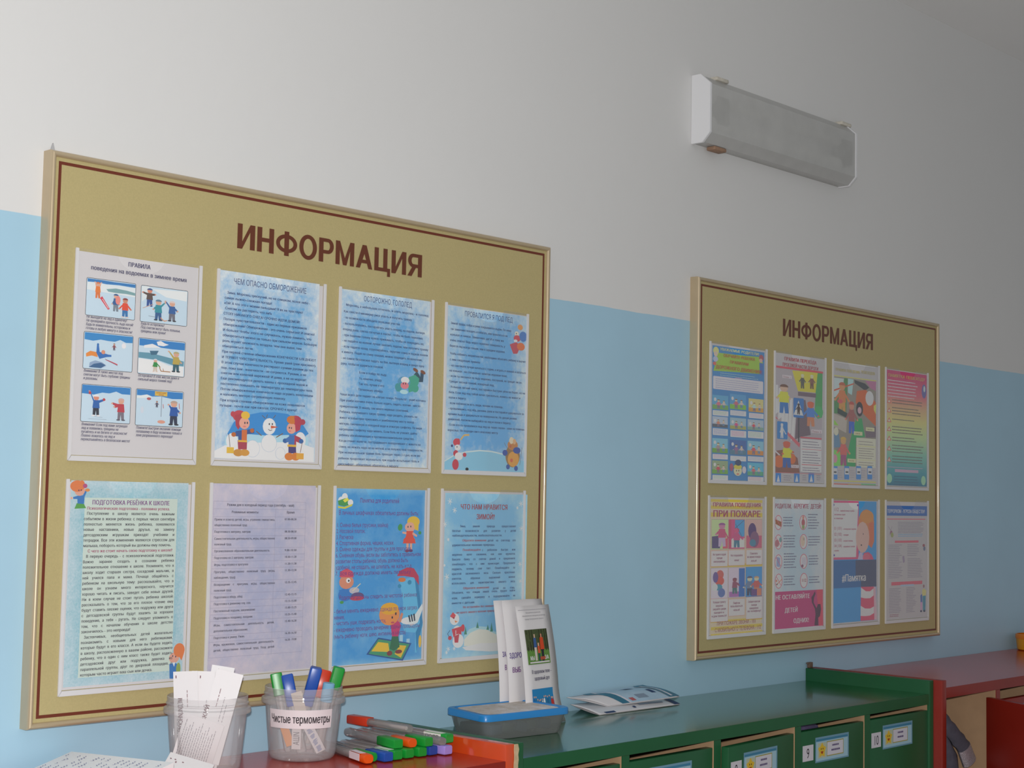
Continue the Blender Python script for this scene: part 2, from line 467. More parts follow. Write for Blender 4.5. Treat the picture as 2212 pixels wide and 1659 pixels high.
# ------------------------------------------------------------------ the setting
ZC = 1.25                                   # height of the locker tops
def wall_mat():
    m = bpy.data.materials.new('painted_wall'); m.use_nodes = True
    nt = m.node_tree; L = nt.links; b = nt.nodes['Principled BSDF']
    ge = nt.nodes.new('ShaderNodeNewGeometry'); sx = nt.nodes.new('ShaderNodeSeparateXYZ'); L.new(ge.outputs['Position'], sx.inputs[0])
    n = nt.nodes.new('ShaderNodeTexNoise'); n.inputs['Scale'].default_value = 9; n.inputs['Detail'].default_value = 4
    L.new(ge.outputs['Position'], n.inputs['Vector'])
    a = nt.nodes.new('ShaderNodeMath'); a.operation = 'MULTIPLY_ADD'; a.inputs[1].default_value = 0.006
    L.new(n.outputs['Fac'], a.inputs[0]); L.new(sx.outputs[2], a.inputs[2])
    r = nt.nodes.new('ShaderNodeMapRange'); r.inputs['From Min'].default_value = 2.0618; r.inputs['From Max'].default_value = 2.0628
    L.new(a.outputs[0], r.inputs['Value'])
    def mott(c, k, sc):
        t = nt.nodes.new('ShaderNodeTexNoise'); t.inputs['Scale'].default_value = sc; t.inputs['Detail'].default_value = 6
        L.new(ge.outputs['Position'], t.inputs['Vector'])
        x = nt.nodes.new('ShaderNodeMix'); x.data_type = 'RGBA'
        x.inputs[6].default_value = tuple(v * (1 - k) for v in c) + (1,); x.inputs[7].default_value = tuple(min(1, v * (1 + k)) for v in c) + (1,)
        L.new(t.outputs['Fac'], x.inputs[0]); return x.outputs[2]
    mx = nt.nodes.new('ShaderNodeMix'); mx.data_type = 'RGBA'
    L.new(r.outputs[0], mx.inputs[0])
    L.new(mott(BLUE, 0.07, 5), mx.inputs[6]); L.new(mott(WHITE, 0.02, 3), mx.inputs[7])
    L.new(mx.outputs[2], b.inputs['Base Color'])
    ro = nt.nodes.new('ShaderNodeMix'); ro.inputs[2].default_value = 0.38; ro.inputs[3].default_value = 0.75
    L.new(r.outputs[0], ro.inputs[0]); L.new(ro.outputs[0], b.inputs['Roughness'])
    t = nt.nodes.new('ShaderNodeTexNoise'); t.inputs['Scale'].default_value = 30; t.inputs['Detail'].default_value = 5
    L.new(ge.outputs['Position'], t.inputs['Vector'])
    bp = nt.nodes.new('ShaderNodeBump'); bp.inputs['Strength'].default_value = 0.12; bp.inputs['Distance'].default_value = 0.004
    L.new(t.outputs['Fac'], bp.inputs['Height']); L.new(bp.outputs[0], b.inputs['Normal'])
    return m
BLUE = (0.395, 0.618, 0.768)
WHITE = (0.725, 0.72, 0.714)
def struct(name, lo, hi, m):
    return tag(box(name, lo, hi, m), kind='structure')
struct('wall_back', (-3.0, 0.0, 0.0), (7.0, 0.2, 3.0), wall_mat())
struct('ceiling', (-3.0, -4.2, 3.0), (7.0, 0.2, 3.15), mat('ceiling_paint', (0.88, 0.88, 0.875), 0.8, noise=(3, 0.02)))
struct('floor', (-3.0, -4.2, -0.12), (7.0, 0.2, 0.0), mat('brown_linoleum', (0.45, 0.42, 0.38), 0.35, noise=(6, 0.3)))

# ------------------------------------------------------------------ shared materials
GOLD = mat('gold_frame_metal', (0.53, 0.42, 0.27), 0.34, metal=0.32, noise=(40, 0.06), coat=0.4)
BEIGE = mat('beige_board_plastic', (0.485, 0.405, 0.195), 0.42, spec=0.3, noise=(350, 0.10))
BROWN = mat('brown_vinyl', (0.155, 0.030, 0.014), 0.4)
TITLE = mat('brown_letter_vinyl', (0.135, 0.036, 0.016), 0.4)
WRAIL = mat('white_pocket_plastic', (0.70, 0.69, 0.70), 0.35)
COVER = sheer('clear_pocket_sheet', (0.66, 0.64, 0.66), 0.035, rough=0.2, glossy=0.14)
PAPER = mat('white_paper', (0.70, 0.675, 0.685), 0.6, spec=0.25)
GREEN = mat('green_gloss_paint', (0.010, 0.105, 0.030), 0.22, spec=0.5, noise=(7, 0.25), bump=(14, 0.035), coat=0.6)
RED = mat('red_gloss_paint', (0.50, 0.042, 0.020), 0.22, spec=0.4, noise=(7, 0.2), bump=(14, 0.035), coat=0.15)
ORANGE = mat('orange_red_gloss_paint', (0.62, 0.062, 0.008), 0.2, spec=0.5, noise=(9, 0.15), bump=(20, 0.04), coat=0.7)
GREEN_FACE = mat('green_satin_paint', (0.012, 0.098, 0.034), 0.38, spec=0.35, noise=(7, 0.2))
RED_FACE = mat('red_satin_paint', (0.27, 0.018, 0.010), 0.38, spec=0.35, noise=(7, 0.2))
RAW = mat('raw_chipboard', (0.56, 0.42, 0.25), 0.7, noise=(120, 0.35))
INNER = mat('cream_laminate', (0.52, 0.33, 0.19), 0.55, noise=(30, 0.12))
DARK = mat('dark_inside', (0.02, 0.018, 0.015), 0.8)

# ------------------------------------------------------------------ information boards
BW, BH = 1.049, 0.801                       # the printed brown border of a board
FR = 0.0145                                 # frame edge beyond it
def frame_rail(parent, p0, p1, into):
    """mitred half-round rail from corner p0 to corner p1 (x,z of the outer edge), 'into' points to the board's middle"""
    p0 = Vector((p0[0], 0, p0[1])); p1 = Vector((p1[0], 0, p1[1])); d = (p1 - p0).normalized(); n = Vector((into[0], 0, into[1]))
    prof = [(0, 0.0), (0, -0.0175)]
    for i in range(1, 9):
        a = math.pi * i / 9
        prof.append((0.0046 - 0.0046 * math.cos(a), -0.0175 - 0.0062 * math.sin(a)))
    prof += [(0.0092, -0.0175), (0.0092, 0.0)]
    secs = [[p0 + n * u + d * u + Vector((0, y, 0)) for u, y in prof], [p1 + n * u - d * u + Vector((0, y, 0)) for u, y in prof]]
    return from_bm('frame_rail', loft_bm(secs), GOLD, parent, smooth=True)
def pocket(parent, x, z, w=0.222, h=0.3115):
    # clear sheet with a thumb notch in its top edge
    nx, nr = w * 0.5, 0.036
    pts = [(0.003, 0.004), (w - 0.003, 0.004), (w - 0.003, h)]
    for i in range(13):
        a = math.pi * i / 12
        pts.append((nx + nr * 1.15 * math.cos(a), h - nr * 0.72 * math.sin(a)))
    pts += [(0.003, h)]
    # origin sits at the pocket's corner
    cv = from_bm('pocket', prism_bm([(a, b) for a, b in pts], 1, -0.0031, -0.0027), COVER, parent, loc=(x, -0.018, z))
    def rail(poly, name='pocket_rail'):
        from_bm(name, prism_bm(poly, 1, -0.0035, 0.0, bevel=0.0005), WRAIL, cv)
    t, bt = 0.0052, 0.0082
    rail([(0, 0), (t, bt), (t, h), (0, h)])
    rail([(0.0006, 0), (w - 0.0006, 0), (w - t - 0.0006, bt - 0.0006), (t + 0.0006, bt - 0.0006)])
    rail([(w, 0), (w, h), (w - t, h), (w - t, bt)])
    return cv
PX = [0.0320 + 0.2505 * i for i in range(4)]
PZ = [0.3665, 0.0285]
def board(x0, label):
    e = empty('information_board', (x0, 0, 1.34), 0, label, 'notice board', 'gold framed information boards')
    box('back_panel', (-0.012, -0.0180, -0.012), (BW + 0.012, -0.004, BH + 0.012), BEIGE, e)
    bm = bmesh.new(); t = 0.0046
    for lo, hi in (((0, 0), (BW, t)), ((0, BH - t), (BW, BH)), ((0, t), (t, BH - t)), ((BW - t, t), (BW, BH - t))):
        box_bm((lo[0], -0.0183, lo[1]), (hi[0], -0.0181, hi[1]), bm=bm)
    from_bm('border_line', bm, BROWN, e)
    a, b, c, d = (-FR, -FR), (BW + FR, -FR), (BW + FR, BH + FR), (-FR, BH + FR)
    frame_rail(e, a, b, (0, 1)); frame_rail(e, b, c, (-1, 0)); frame_rail(e, c, d, (0, -1)); frame_rail(e, d, a, (1, 0))
    V, F, w = block_letters('ИНФОРМАЦИЯ'); art = Art(layer=10)
    art.glyphs(art.mi(TITLE), [(320 + a * 404 / w, 715.5 + c_ * 40.5, d) for a, c_, d in V], F, -0.0001)
    art.build('lettering', e, (0, -0.0183, 0))
    for z in PZ:
        for x in PX: pocket(e, x, z)
    return e
B1 = board(0.0, 'large gold-framed information board on the left, half hidden behind two plastic jars')
bm = prism_bm([(-0.009, BH + FR - 0.004), (0.001, BH + FR - 0.004), (-0.004, BH + FR + 0.013)], 1, -0.0075, -0.004)
hanger = from_bm('hanger_tab', bm, mat('grey_hanger_metal', (0.45, 0.45, 0.46), 0.4), B1)
hanger['label'] = 'small grey hanger tip above the frame corner'
B2 = board(1.5575, 'gold-framed information board on the right, above the green lockers')

# ------------------------------------------------------------------ posters in the pockets
NAMED['frost_blue'] = frost_mat('frost_blue', '64a3cf', 'd4e2ee', 0.2096, 0.2990, 0.055, 26, 0.80, 0.0, 1.3)
NAMED['frost_blue_deep'] = frost_mat('frost_blue_deep', '5a9ccc', 'c9daea', 0.2096, 0.2990, 0.05, 26, 0.78, 3.1, 1.4)
NAMED['frost_blue_mid'] = frost_mat('frost_blue_mid', '5c9ccb', 'bfd2e4', 0.2096, 0.2990, 0.05, 28, 0.72, 5.7, 1.5)
NAMED['frost_pale'] = frost_mat('frost_pale', '74add6', 'b4cfe4', 0.2096, 0.2990, 0.03, 20, 0.55, 8.2, 1.45)
NAMED['aqua_speckle'] = frost_mat('aqua_speckle', '8dbcc8', 'd2dce2', 0.2096, 0.2990, 0.035, 130, 0.60, 1.4, 1.10)
NAMED['mottled_paper'] = frost_mat('mottled_paper', 'a9adc8', 'cdc4cf', 0.2096, 0.2990, 0.10, 22, 0.85, 4.4, 1.15)
NAMED['swirl_blue'] = frost_mat('swirl_blue', '3d8fc9', '8fc0e2', 0.2096, 0.2990, 0.012, 7, 0.55, 6.4, 1.35)
NAMED['cool_paper'] = frost_mat('cool_paper', '8a99ae', 'a7a6b6', 0.2096, 0.2990, 0.08, 14, 0.8, 2.4, 2.5)
NAMED['rainbow'] = ramp_mat('rainbow_print', [(0.005, '27586a'), (0.035, '346f78'), (0.08, '5c8678'), (0.13, '84946a'), (0.17, '968f5a'), (0.205, '96785c'), (0.235, '9a4f58'), (0.285, '8c2c50')], 2, noise=(30, 0.06), gain=3.0)

# ------------------------------------------------------------------ posters in the pockets
def build_poster(spec):
    bx = 0.0 if spec['board'] == 1 else 1.5575
    x = bx + PX[spec['col']] + 0.0062; z = 1.34 + PZ[spec['row']] + 0.0086
    sheet = box('poster', (0, -0.0003, 0), (0.2096, 0, 0.2990), PAPER, None, loc=(x, -0.0186, z))
    tag(sheet, spec['label'], 'poster', 'printed sheets in the board pockets')
    layer = 72
    for name, items in spec['art']:
        art = Art(spec['gain'], layer)
        for it in items: art.item(it)
        layer = art.layer + 1
        art.build(name, sheet)
    return layer

# ------------------------------------------------------------------ wall lamp
def lamp():
    e = empty('wall_lamp', (1.540, 0, 2.451), 0, 'long white box lamp with a grey clouded cover, high on the white wall', 'lamp')
    Wd = 0.612
    WH = mat('white_lamp_plastic', (0.78, 0.78, 0.80), 0.35)
    DF = mat('clouded_lamp_cover', (0.60, 0.60, 0.585), 0.28, alpha=0.76, noise=(26, 0.10))
    # outline in (y, z)
    def prof(g=0.0):
        return [(0, 0 - g), (-0.030 - g * .3, 0.0 - g), (-0.050 - g, 0.020 - g * .4), (-0.050 - g, 0.129 + g * .4), (-0.024 - g * .3, 0.152 + g), (0, 0.152 + g)]
    bm = prism_bm([(-0.0005, 0.004), (-0.008, 0.004), (-0.008, 0.148), (-0.0005, 0.148)], 0, 0.004, Wd - 0.004)
    from_bm('back_plate', bm, WH, e)
    # shell of the cover, open at the back
    pr = prof(-0.0015); secs = []
    for x in (0.006, Wd - 0.006): secs.append([Vector((x, a, b)) for a, b in pr])
    from_bm('cover', loft_bm(secs, close=False), DF, e)
    for x0, x1 in ((0.0, 0.0075), (Wd - 0.0075, Wd)):
        from_bm('end_cap', prism_bm(prof(0.0008), 0, x0, x1, bevel=0.0008), WH, e)
    TUBE = mat('lamp_tube_glass', (0.8, 0.8, 0.78), 0.3)
    for z in (0.052, 0.104):
        bm = lathe_bm([(0, 0), (0.012, 0), (0.012, 0.53), (0, 0.53)], 16)
        from_bm('lamp_tube', bm, TUBE, e, loc=(0.04, -0.026, z), rot=(0, math.pi / 2, 0), smooth=True)
    SO = mat('dark_lamp_socket', (0.03, 0.03, 0.032), 0.6)
    for x in (0.042, 0.560):
        box('socket', (x, -0.043, 0.048), (x + 0.045, -0.008, 0.110), SO, e, bevel=0.004)
    box('ballast', (0.275, -0.046, 0.03), (0.315, -0.008, 0.125), mat('pale_ballast', (0.75, 0.75, 0.75), 0.5), e, bevel=0.004)
    CL = mat('aged_clip_plastic', (0.62, 0.58, 0.50), 0.5, noise=(90, 0.35)); RU = mat('rusty_clip', (0.33, 0.20, 0.13), 0.7, noise=(120, 0.4))
    for x, z, m in ((0.055, 0.1545, CL), (0.575, 0.1545, CL), (0.048, -0.0035, RU)):
        box('clip', (x, -0.030, z - 0.0045), (x + 0.045, -0.006, z + 0.0045), m, e, bevel=0.003)
lamp()

# ------------------------------------------------------------------ lockers
YF = -0.320                                  # front plane of the lockers
T = 0.0225
def card_mesh(parent, x, z, m_list, star=True):
    """pupil card: blue laminated card with a smiling star and a small white name field"""
    a = Art(); w, h = 126.0, 50.0
    a.poly(ink('6f97ad'), [(0, 0), (w, 0), (w, h), (0, h)])
    a.poly(ink('9fc0cf'), [(3, 3), (w - 4, 3), (w - 4, h - 9), (3, h - 9)])
    a.poly(ink('3f7d9d'), [(3, h - 8), (w - 4, h - 8), (w - 4, h - 4), (3, h - 4)])
    a.poly(ink('b7bba0'), [(10, 8), (40, 8), (40, h - 12), (10, h - 12)])
    a.poly(ink('a39a55'), [(42, 9), (106, 9), (106, h - 11), (42, h - 11)])
    a.poly(ink('cfcbd4'), [(44, 11), (104, 11), (104, h - 13), (44, h - 13)])
    st = []
    for i in range(10):
        an = math.pi / 2 + i * math.pi / 5; r = 16 if i % 2 == 0 else 10
        st.append((25 + r * math.cos(an), 23 + r * math.sin(an)))
    a.poly(ink('d9b437'), st)
    for ex in (-3.4, 3.4): a.poly(ink('4a3a18'), [(25 + ex + 1.5 * math.cos(t * .785), 26 + 2 * math.sin(t * .785)) for t in range(8)])
    a.poly(ink('a33a20'), [(20, 21), (30, 21), (27, 16), (23, 16)])
    rnd = random.Random(int(x * 1000))
    for zz, ww in ((28, 17 + rnd.random() * 6), (18.5, 22 + rnd.random() * 8)):        # the name is too blurred to read
        x0 = 74 - ww / 2
        while x0 < 74 + ww / 2:
            d = 2.2 + rnd.random() * 2
            a.poly(ink('5a4a76'), [(x0, zz), (x0 + d, zz), (x0 + d, zz + 3.6), (x0, zz + 3.6)]); x0 += d + 0.7
    return a.build('name_card', parent, (x, -0.0002, z))
def tag_mesh(parent, x, z, num):
    a = Art(); w, h = 39.0, 31.0
    a.poly(ink('cfcad2'), [(0, 0), (w, 0), (w, h), (0, h)])
    n = len(num); ww = 10.5 * n
    a.text(ink('241c26'), num, w / 2 - ww / 2, 5.5, w / 2 + ww / 2, 20, 'n')
    return a.build('number_tag', parent, (x, -0.0002, z))
def door(parent, x0, x1, m, ztop, num=None, angle=0.0, hinge='right', name='door', zbot=0.30, card=True, YF=YF):
    """door whose origin is its hinge edge; angle opens it towards the room"""
    w = x1 - x0
    hx = x1 if hinge == 'right' else x0
    d = box(name, (-w if hinge == 'right' else 0, 0.0, zbot), (0 if hinge == 'right' else w, 0.016, ztop), m, parent, bevel=0.0015,
            loc=(hx, YF + 0.001, 0), rot=(0, 0, angle if hinge == 'right' else -angle))
    if num:
        ox = -w if hinge == 'right' else 0
        tag_mesh(d, ox + 0.008, ztop - 0.059, num)
    if card: card_mesh(d, (-w if hinge == 'right' else 0) + 0.054, ztop - 0.066, None)
    return d
def cabinet(name, label, x0, x1, dividers, m, top_m, side_l, side_r, zl, zr, ZC=ZC, YF=YF):
    e = empty(name, (0, 0, 0), 0, label, 'lockers', 'row of painted lockers under the boards')
    yb = -0.0015
    def side(xa, xb, mm, zt): return box('side_panel', (xa, YF - 0.002, 0.0), (xb, yb, zt), mm, e, bevel=0.0015)
    side(x0, x0 + 0.020, side_l, zl); side(x1 - 0.020, x1, side_r, zr)
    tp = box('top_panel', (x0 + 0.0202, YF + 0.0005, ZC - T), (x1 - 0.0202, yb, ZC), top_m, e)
    box('edge_strip', (x0 + 0.0202, YF - 0.0015, ZC - T), (x1 - 0.0202, YF + 0.0004, ZC - 0.0002), m, tp)
    for xa in (x0 + 0.0202, x1 - 0.0217): box('lining', (xa, YF + 0.003, 0.0705), (xa + 0.0015, -0.0125, ZC - T - 0.0005), INNER, e)
    box('back_panel', (x0 + 0.0202, -0.012, 0.05), (x1 - 0.0202, -0.002, ZC - T - 0.0005), INNER, e)
    box('bottom_panel', (x0 + 0.0202, YF, 0.05), (x1 - 0.0202, -0.0125, 0.07), m, e)
    for xa in dividers:
        dv = box('divider', (xa, YF, 0.0705), (xa + 0.020, -0.0125, ZC - T - 0.0005), INNER, e)
        box('edge_band', (xa, YF - 0.0015, 0.0705), (xa + 0.020, YF - 0.0002, ZC - T - 0.0005), m, dv)
    return e
# left red lockers (their top carries the jars)
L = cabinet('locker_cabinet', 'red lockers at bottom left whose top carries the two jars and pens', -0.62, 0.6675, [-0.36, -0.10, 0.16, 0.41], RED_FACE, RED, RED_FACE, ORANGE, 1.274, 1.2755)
for xa, xb in ((-0.598, -0.362), (-0.338, -0.102), (-0.078, 0.158), (0.182, 0.408), (0.432, 0.645)):
    door(L, xa, xb, RED_FACE, 1.215, card=False)
# middle green lockers
G = cabinet('locker_cabinet', 'green lockers in the middle with doors numbered 9 and 10', 0.6685, 2.026, [0.937, 1.204, 1.4725, 1.7345], GREEN_FACE, GREEN, GREEN_FACE, GREEN_FACE, 1.2755, 1.279)
for xa, xb, num, an in ((0.690, 0.9355, '6', 0), (0.9585, 1.2025, '7', 0), (1.2255, 1.471, '8', 0.075), (1.494, 1.733, '9', 0), (1.756, 2.0045, '10', 0)):
    door(G, xa, xb, GREEN_FACE, 1.2145, num, an)
# right red lockers, first door standing open
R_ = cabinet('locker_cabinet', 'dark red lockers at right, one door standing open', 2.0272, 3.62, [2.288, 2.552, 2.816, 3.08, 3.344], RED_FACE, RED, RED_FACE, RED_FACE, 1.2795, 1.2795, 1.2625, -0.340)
door(R_, 2.0485, 2.270, RED_FACE, 1.2245, angle=1.12, card=False, YF=-0.340)
for xa, xb in ((2.3095, 2.551), (2.5735, 2.815), (2.8375, 3.079), (3.1015, 3.343), (3.3655, 3.599)):
    door(R_, xa, xb, RED_FACE, 1.213, YF=-0.340)
# chipped paint at the seam of the orange and green side panels
bm = bmesh.new(); rnd = random.Random(3)
pts = []
for i in range(9):
    z = 1.2085 + i * 0.0083
    pts.append((0.6655 - rnd.random() * 0.001, z)); 
right = [(0.6715 + rnd.random() * 0.0035, 1.2085 + i * 0.0083) for i in range(8, -1, -1)]
chip = from_bm('chipped_edge', prism_bm(pts + right, 1, YF - 0.0046, YF - 0.0024), RAW, L)
chip['label'] = 'bare chipped chipboard edge'

# ------------------------------------------------------------------ the printed sheets (millimetres from the lower left corner of each sheet)
SHEETS = []
SHEETS.append(dict(board=1, col=0, row=0, gain=1.14, label='white sheet of winter water rules with six framed pictures, on the left board', art=[
 ('picture_panels', [
  ('R','24242c',13.9,205.6,98.1,261.6,2.4),
  ('R','c3d8ea',14.6,206.3,97.4,260.9,1.7),
  ('P','2f79b8',[15.5,260.1,39.7,260.1,63.4,259.5,97.1,259.8,97.1,254.9,68.4,255.8,47,254.9,30.6,256.1,16,255.4]),
  ('P','dde4ec',[15.8,254.8,30.6,255.7,49.4,254.1,68.4,255,96.9,254.2,97,240.5,69,241.6,40.5,242.6,15.3,244]),
  ('P','7ba3a6',[47.4,247.6,63.8,250.3,83.1,249.1,97.2,246.9,96.9,243,80.9,244,64.1,243.6,51,244.2]),
  ('K','e07a33','d9743a','d8a58c','d9743a','',33.5,232.5,24.8,1.1,[-1.2,-0.95,1.2,-0.95]),
  ('P','d23b4c',[37.4,232.9,40.8,236.4,54.5,218.7,51.5,217.1]),
  ('L','ece8ea',0.8,[41.4,232.3,52.1,219.3]),
  ('K','2f5f96','77838f','d8a58c','2b5a8c','',64.4,215.9,27.1,1.1,[-1.3,-0.4,1.3,-0.4]),
  ('E','e58a80',67.9,233.1,4.3,6.7,0),
  ('K','dd4a2c','2f72ac','c98a70','8a3a34','d8c8c0',80.5,208.1,30.4,1.1,[-1.9,-0.42,1.9,-0.42]),
  ('R','24242c',106.7,205,191.4,260.8,2.4),
  ('R','c3d8ea',107.4,205.7,190.7,260.1,1.7),
  ('P','dde4ec',[108.4,259.6,121.7,259.8,122.2,247.5,109.4,235.4]),
  ('P','e2e8ee',[126.7,256.6,189.8,259.3,189.2,244,152.2,246.5]),
  ('K','5b4a44','2b4f92','d88a70','2d4f86','',122.5,229.4,28.7,1.2,[-2.2,-0.72,1.8,-0.66]),
  ('L','c9a08c',1,[110.8,226,129,233.3]),
  ('K','2f8f9c','2c5a8c','d8a58c','5a7f94','33414c',138.7,209.6,33.1,1.2,[-1.4,-0.5,1.9,-0.85]),
  ('K','2f5f9c','6d6c78','d8a58c','d9c6c0','33333a',163.3,210.5,32.3,1.2,[-2,-0.92,1.6,-0.5]),
  ('L','d8894a',1.2,[142.5,214.3,149.9,209.6,154.9,211]),
  ('L','8a98a8',0.8,[121.6,215,133.5,214.5]),
  ('R','24242c',12.9,126.7,96.7,182,2.4),
  ('R','c3d8ea',13.6,127.4,96,181.3,1.7),
  ('P','2f86c4',[14.5,180.4,95.7,180.3,95.6,171,84.1,170.4,74.3,173.9,65,170.4,53.1,170.6,41.3,171.6,28.6,168.8,14.5,170.1]),
  ('P','8fa6c2',[24.3,136.5,33.4,140.3,45.1,138.2,52.4,133.5,43.2,129.1,23.4,129.3]),
  ('P','36618c',[23.4,129.7,31.3,135,42.8,137.4,51.2,134.5,43.2,129.5]),
  ('P','e0893a',[17.5,149.4,24.7,153.7,35.6,152.5,37.4,145.2,27.3,146.9,18.2,144.5]),
  ('P','2b6cb4',[34.7,151.8,35.2,163.2,38.4,164.3,40.3,153.3,55.2,150.4,60.1,150.4,60.3,147.5,51.8,146.4,40.3,142.9]),
  ('E','d88f70',46.3,153.4,3.3,3.1,0),
  ('E','2f6fae',37,164.2,1.9,1.7,0),
  ('P','cc3d50',[49.2,142.6,55.5,142.1,71.6,137.1,70.1,135.3]),
  ('L','6a6a78',0.6,[49.6,143.7,71.3,135]),
  ('K','8a4a50','5a4a5c','d8a58c','6a4a30','',64.3,157.4,10.8,1.1,[-1.9,-0.42,1.9,-0.42]),
  ('E','e8e4ec',80.7,165.5,3.8,4.2,0),
  ('R','24242c',105.5,125.9,189.9,180.9,2.4),
  ('R','c3d8ea',106.2,126.6,189.2,180.2,1.7),
  ('P','2b7fc2',[107.4,179.6,188.8,178.9,188.7,167.8,165.6,167.6,145.4,168.4,125.5,168.9,107.4,169]),
  ('P','e8ecf2',[137.6,176.8,145,178.7,152.6,175.5,159.7,174,150.3,171,140.3,171.4]),
  ('P','e8ecf2',[115.7,169.7,130.3,173.1,145.4,168.4,115.8,165.9]),
  ('P','5f95aa',[106.8,158.8,126,159.1,187.9,150.4,187.7,142.8,166.6,143.3,141.3,148.9,106.7,150.4]),
  ('P','3c6a84',[125.8,162.1,141.9,163.4,138.4,157.2,128.6,155.9]),
  ('P','e6ecf2',[106.8,149.3,141.3,147.8,161.6,141.9,187.5,142.1,187.6,127,106.7,128.2]),
  ('K','2f8c46','cfc0b0','d8a58c','d8d4dc','d8c0b0',136.6,131,20.2,1.2,[-1.2,-0.4,2.2,-0.38]),
  ('K','b9a24c','2f5f6c','d8a58c','b4a878','2f3a44',173.6,133.1,32.3,1.2,[-2.2,-0.95,1.5,-0.45]),
  ('L','a87a50',1.4,[144.2,138.4,146.9,132.6,164,132.4]),
  ('L','a87a50',1,[150.5,136.7,151.9,132.6]),
  ('R','24242c',12.6,49,96.1,104.4,2.4),
  ('R','c3d8ea',13.3,49.7,95.4,103.7,1.7),
  ('P','2b7fc2',[13.8,103.1,94.7,102.9,94.7,93,80.3,93,70.6,96.3,58.9,92.9,47.1,93.4,33.3,89.6,13.4,90.6]),
  ('K','2360a8','2a2f3c','d88a70','e4e4ec','e4e0e2',37.5,58.2,32.8,1.1,[-2,-1.1,2.4,-0.75]),
  ('E','b83a44',26.7,91.7,2.3,2,0),
  ('E','b83a44',50.4,83.2,2.3,2.1,0),
  ('K','b93a48','77707c','d8a58c','cfa8a0','5c5a64',79.6,53.7,34.3,1.1,[-2.5,-0.72,-1.9,-0.58]),
  ('L','9aa8b8',0.6,[25.7,53.9,55.9,53.8]),
  ('L','9aa8b8',0.6,[34.7,57.6,48.8,56.7]),
  ('R','24242c',104.7,48,189.4,103.5,2.4),
  ('R','c3d8ea',105.4,48.7,188.7,102.8,1.7),
  ('P','2b7fc2',[106.1,102.4,187.9,101.7,187.8,92,168.8,91.2,148.6,93.9,128.8,92.6,106.2,93.8]),
  ('P','dfe6ee',[106.3,92.3,123.8,95.5,133.7,92.5,124,90.2,106.4,89.2]),
  ('R','d9b54c',137.8,94.6,159.8,101.3,0),
  ('T','c04a3c','ОПАСНАЯ',139.9,98.2,157.7,1.9,'b',0,0),
  ('T','c04a3c','ЗОНА',144,95.3,153.5,1.9,'b',0,0),
  ('L','8c98a6',1.2,[150.1,93.5,149.9,63]),
  ('K','1f56a4','27304a','d8a58c','b8a090','2f3038',172.5,51.3,38.5,1.2,[-1.3,-0.8,1.5,-0.5]),
  ('K','5a5a70','4a4a5c','d8a58c','6a4a30','',141.8,76.8,10.2,1.2,[-1.9,-0.42,1.9,-0.42]),
  ('E','b0595c',127.5,89.2,3.9,2.1,0),
  ('E','d89a84',150.7,55.2,7,2.6,0),
  ('L','c05a50',1,[152.8,82.4,153.8,76]),
  ('L','c05a50',1,[181.7,85.1,182.8,76.6]),
  ('E','cfd6e0',116.2,71.8,2.9,5.1,0),
 ]),
 ('lettering', [
  ('T','4a4a78','ПРАВИЛА',82.7,286,121.8,6.5,'b',0,0),
  ('T','4a4a78','поведения на водоемах в зимнее время',20,273.9,187.9,6.4,'b',0,0),
  ('T','585880','Не выходите на лед в одиночку!',15.4,201.9,84.1,4.1,'b',0.2,0),
  ('T','585880','Не проверяйте прочность льда ногой!',15.3,196.3,95,4.1,'b',0.2,0),
  ('T','585880','Будьте внимательны, осторожны и',15.2,190.7,89.9,4.1,'b',0.2,0),
  ('T','585880','готовы в любую минуту к опасности!',15.1,185.1,93.6,4.1,'b',0.2,0),
  ('T','585880','Будьте осторожны!',108.2,200.7,149.6,4.2,'b',0.2,0),
  ('T','585880','Под снегом могут быть полыньи,',108.1,194.9,178.9,4.2,'b',0.2,0),
  ('T','585880','трещины или лунки!',108,189.2,152.6,4.2,'b',0.2,0),
  ('T','585880','Внимание! В таких местах под',14.6,122.2,80.4,4.1,'b',0.2,0),
  ('T','585880','снегом могут быть глубокие трещины',14.5,116.7,92.9,4.1,'b',0.2,0),
  ('T','585880','и разломы.',14.4,111.2,38.2,4.1,'b',0.2,0),
  ('T','585880','Осторожно! В этих местах даже в',106.7,121.8,179.7,4.2,'b',0.2,0),
  ('T','585880','сильный мороз тонкий лед!',106.6,116.1,167,4.2,'b',0.2,0),
  ('T','585880','Внимание! Если под вами затрещал',14.4,43.7,91.5,4.1,'b',0.2,0),
  ('T','585880','лед и появились трещины не',14.3,38.2,76.5,4.1,'b',0.2,0),
  ('T','585880','пугайтесь и не бегите от опасности!',14.2,32.7,91.3,4.1,'b',0.2,0),
  ('T','585880','Плавно ложитесь на лед и',14.1,27.2,70.8,4.1,'b',0.2,0),
  ('T','585880','перекатывайтесь в безопасное место!',14,21.7,96.6,4.1,'b',0.2,0),
  ('T','585880','Помните! Быстрое оказание помощи',106.7,42.9,186,4.2,'b',0.2,0),
  ('T','585880','попавшему в беду возможно только в',106.6,37.2,188.3,4.2,'b',0.2,0),
  ('T','585880','зоне разрешенного перехода!',106.5,31.6,172,4.2,'b',0.2,0),
 ]),
]))
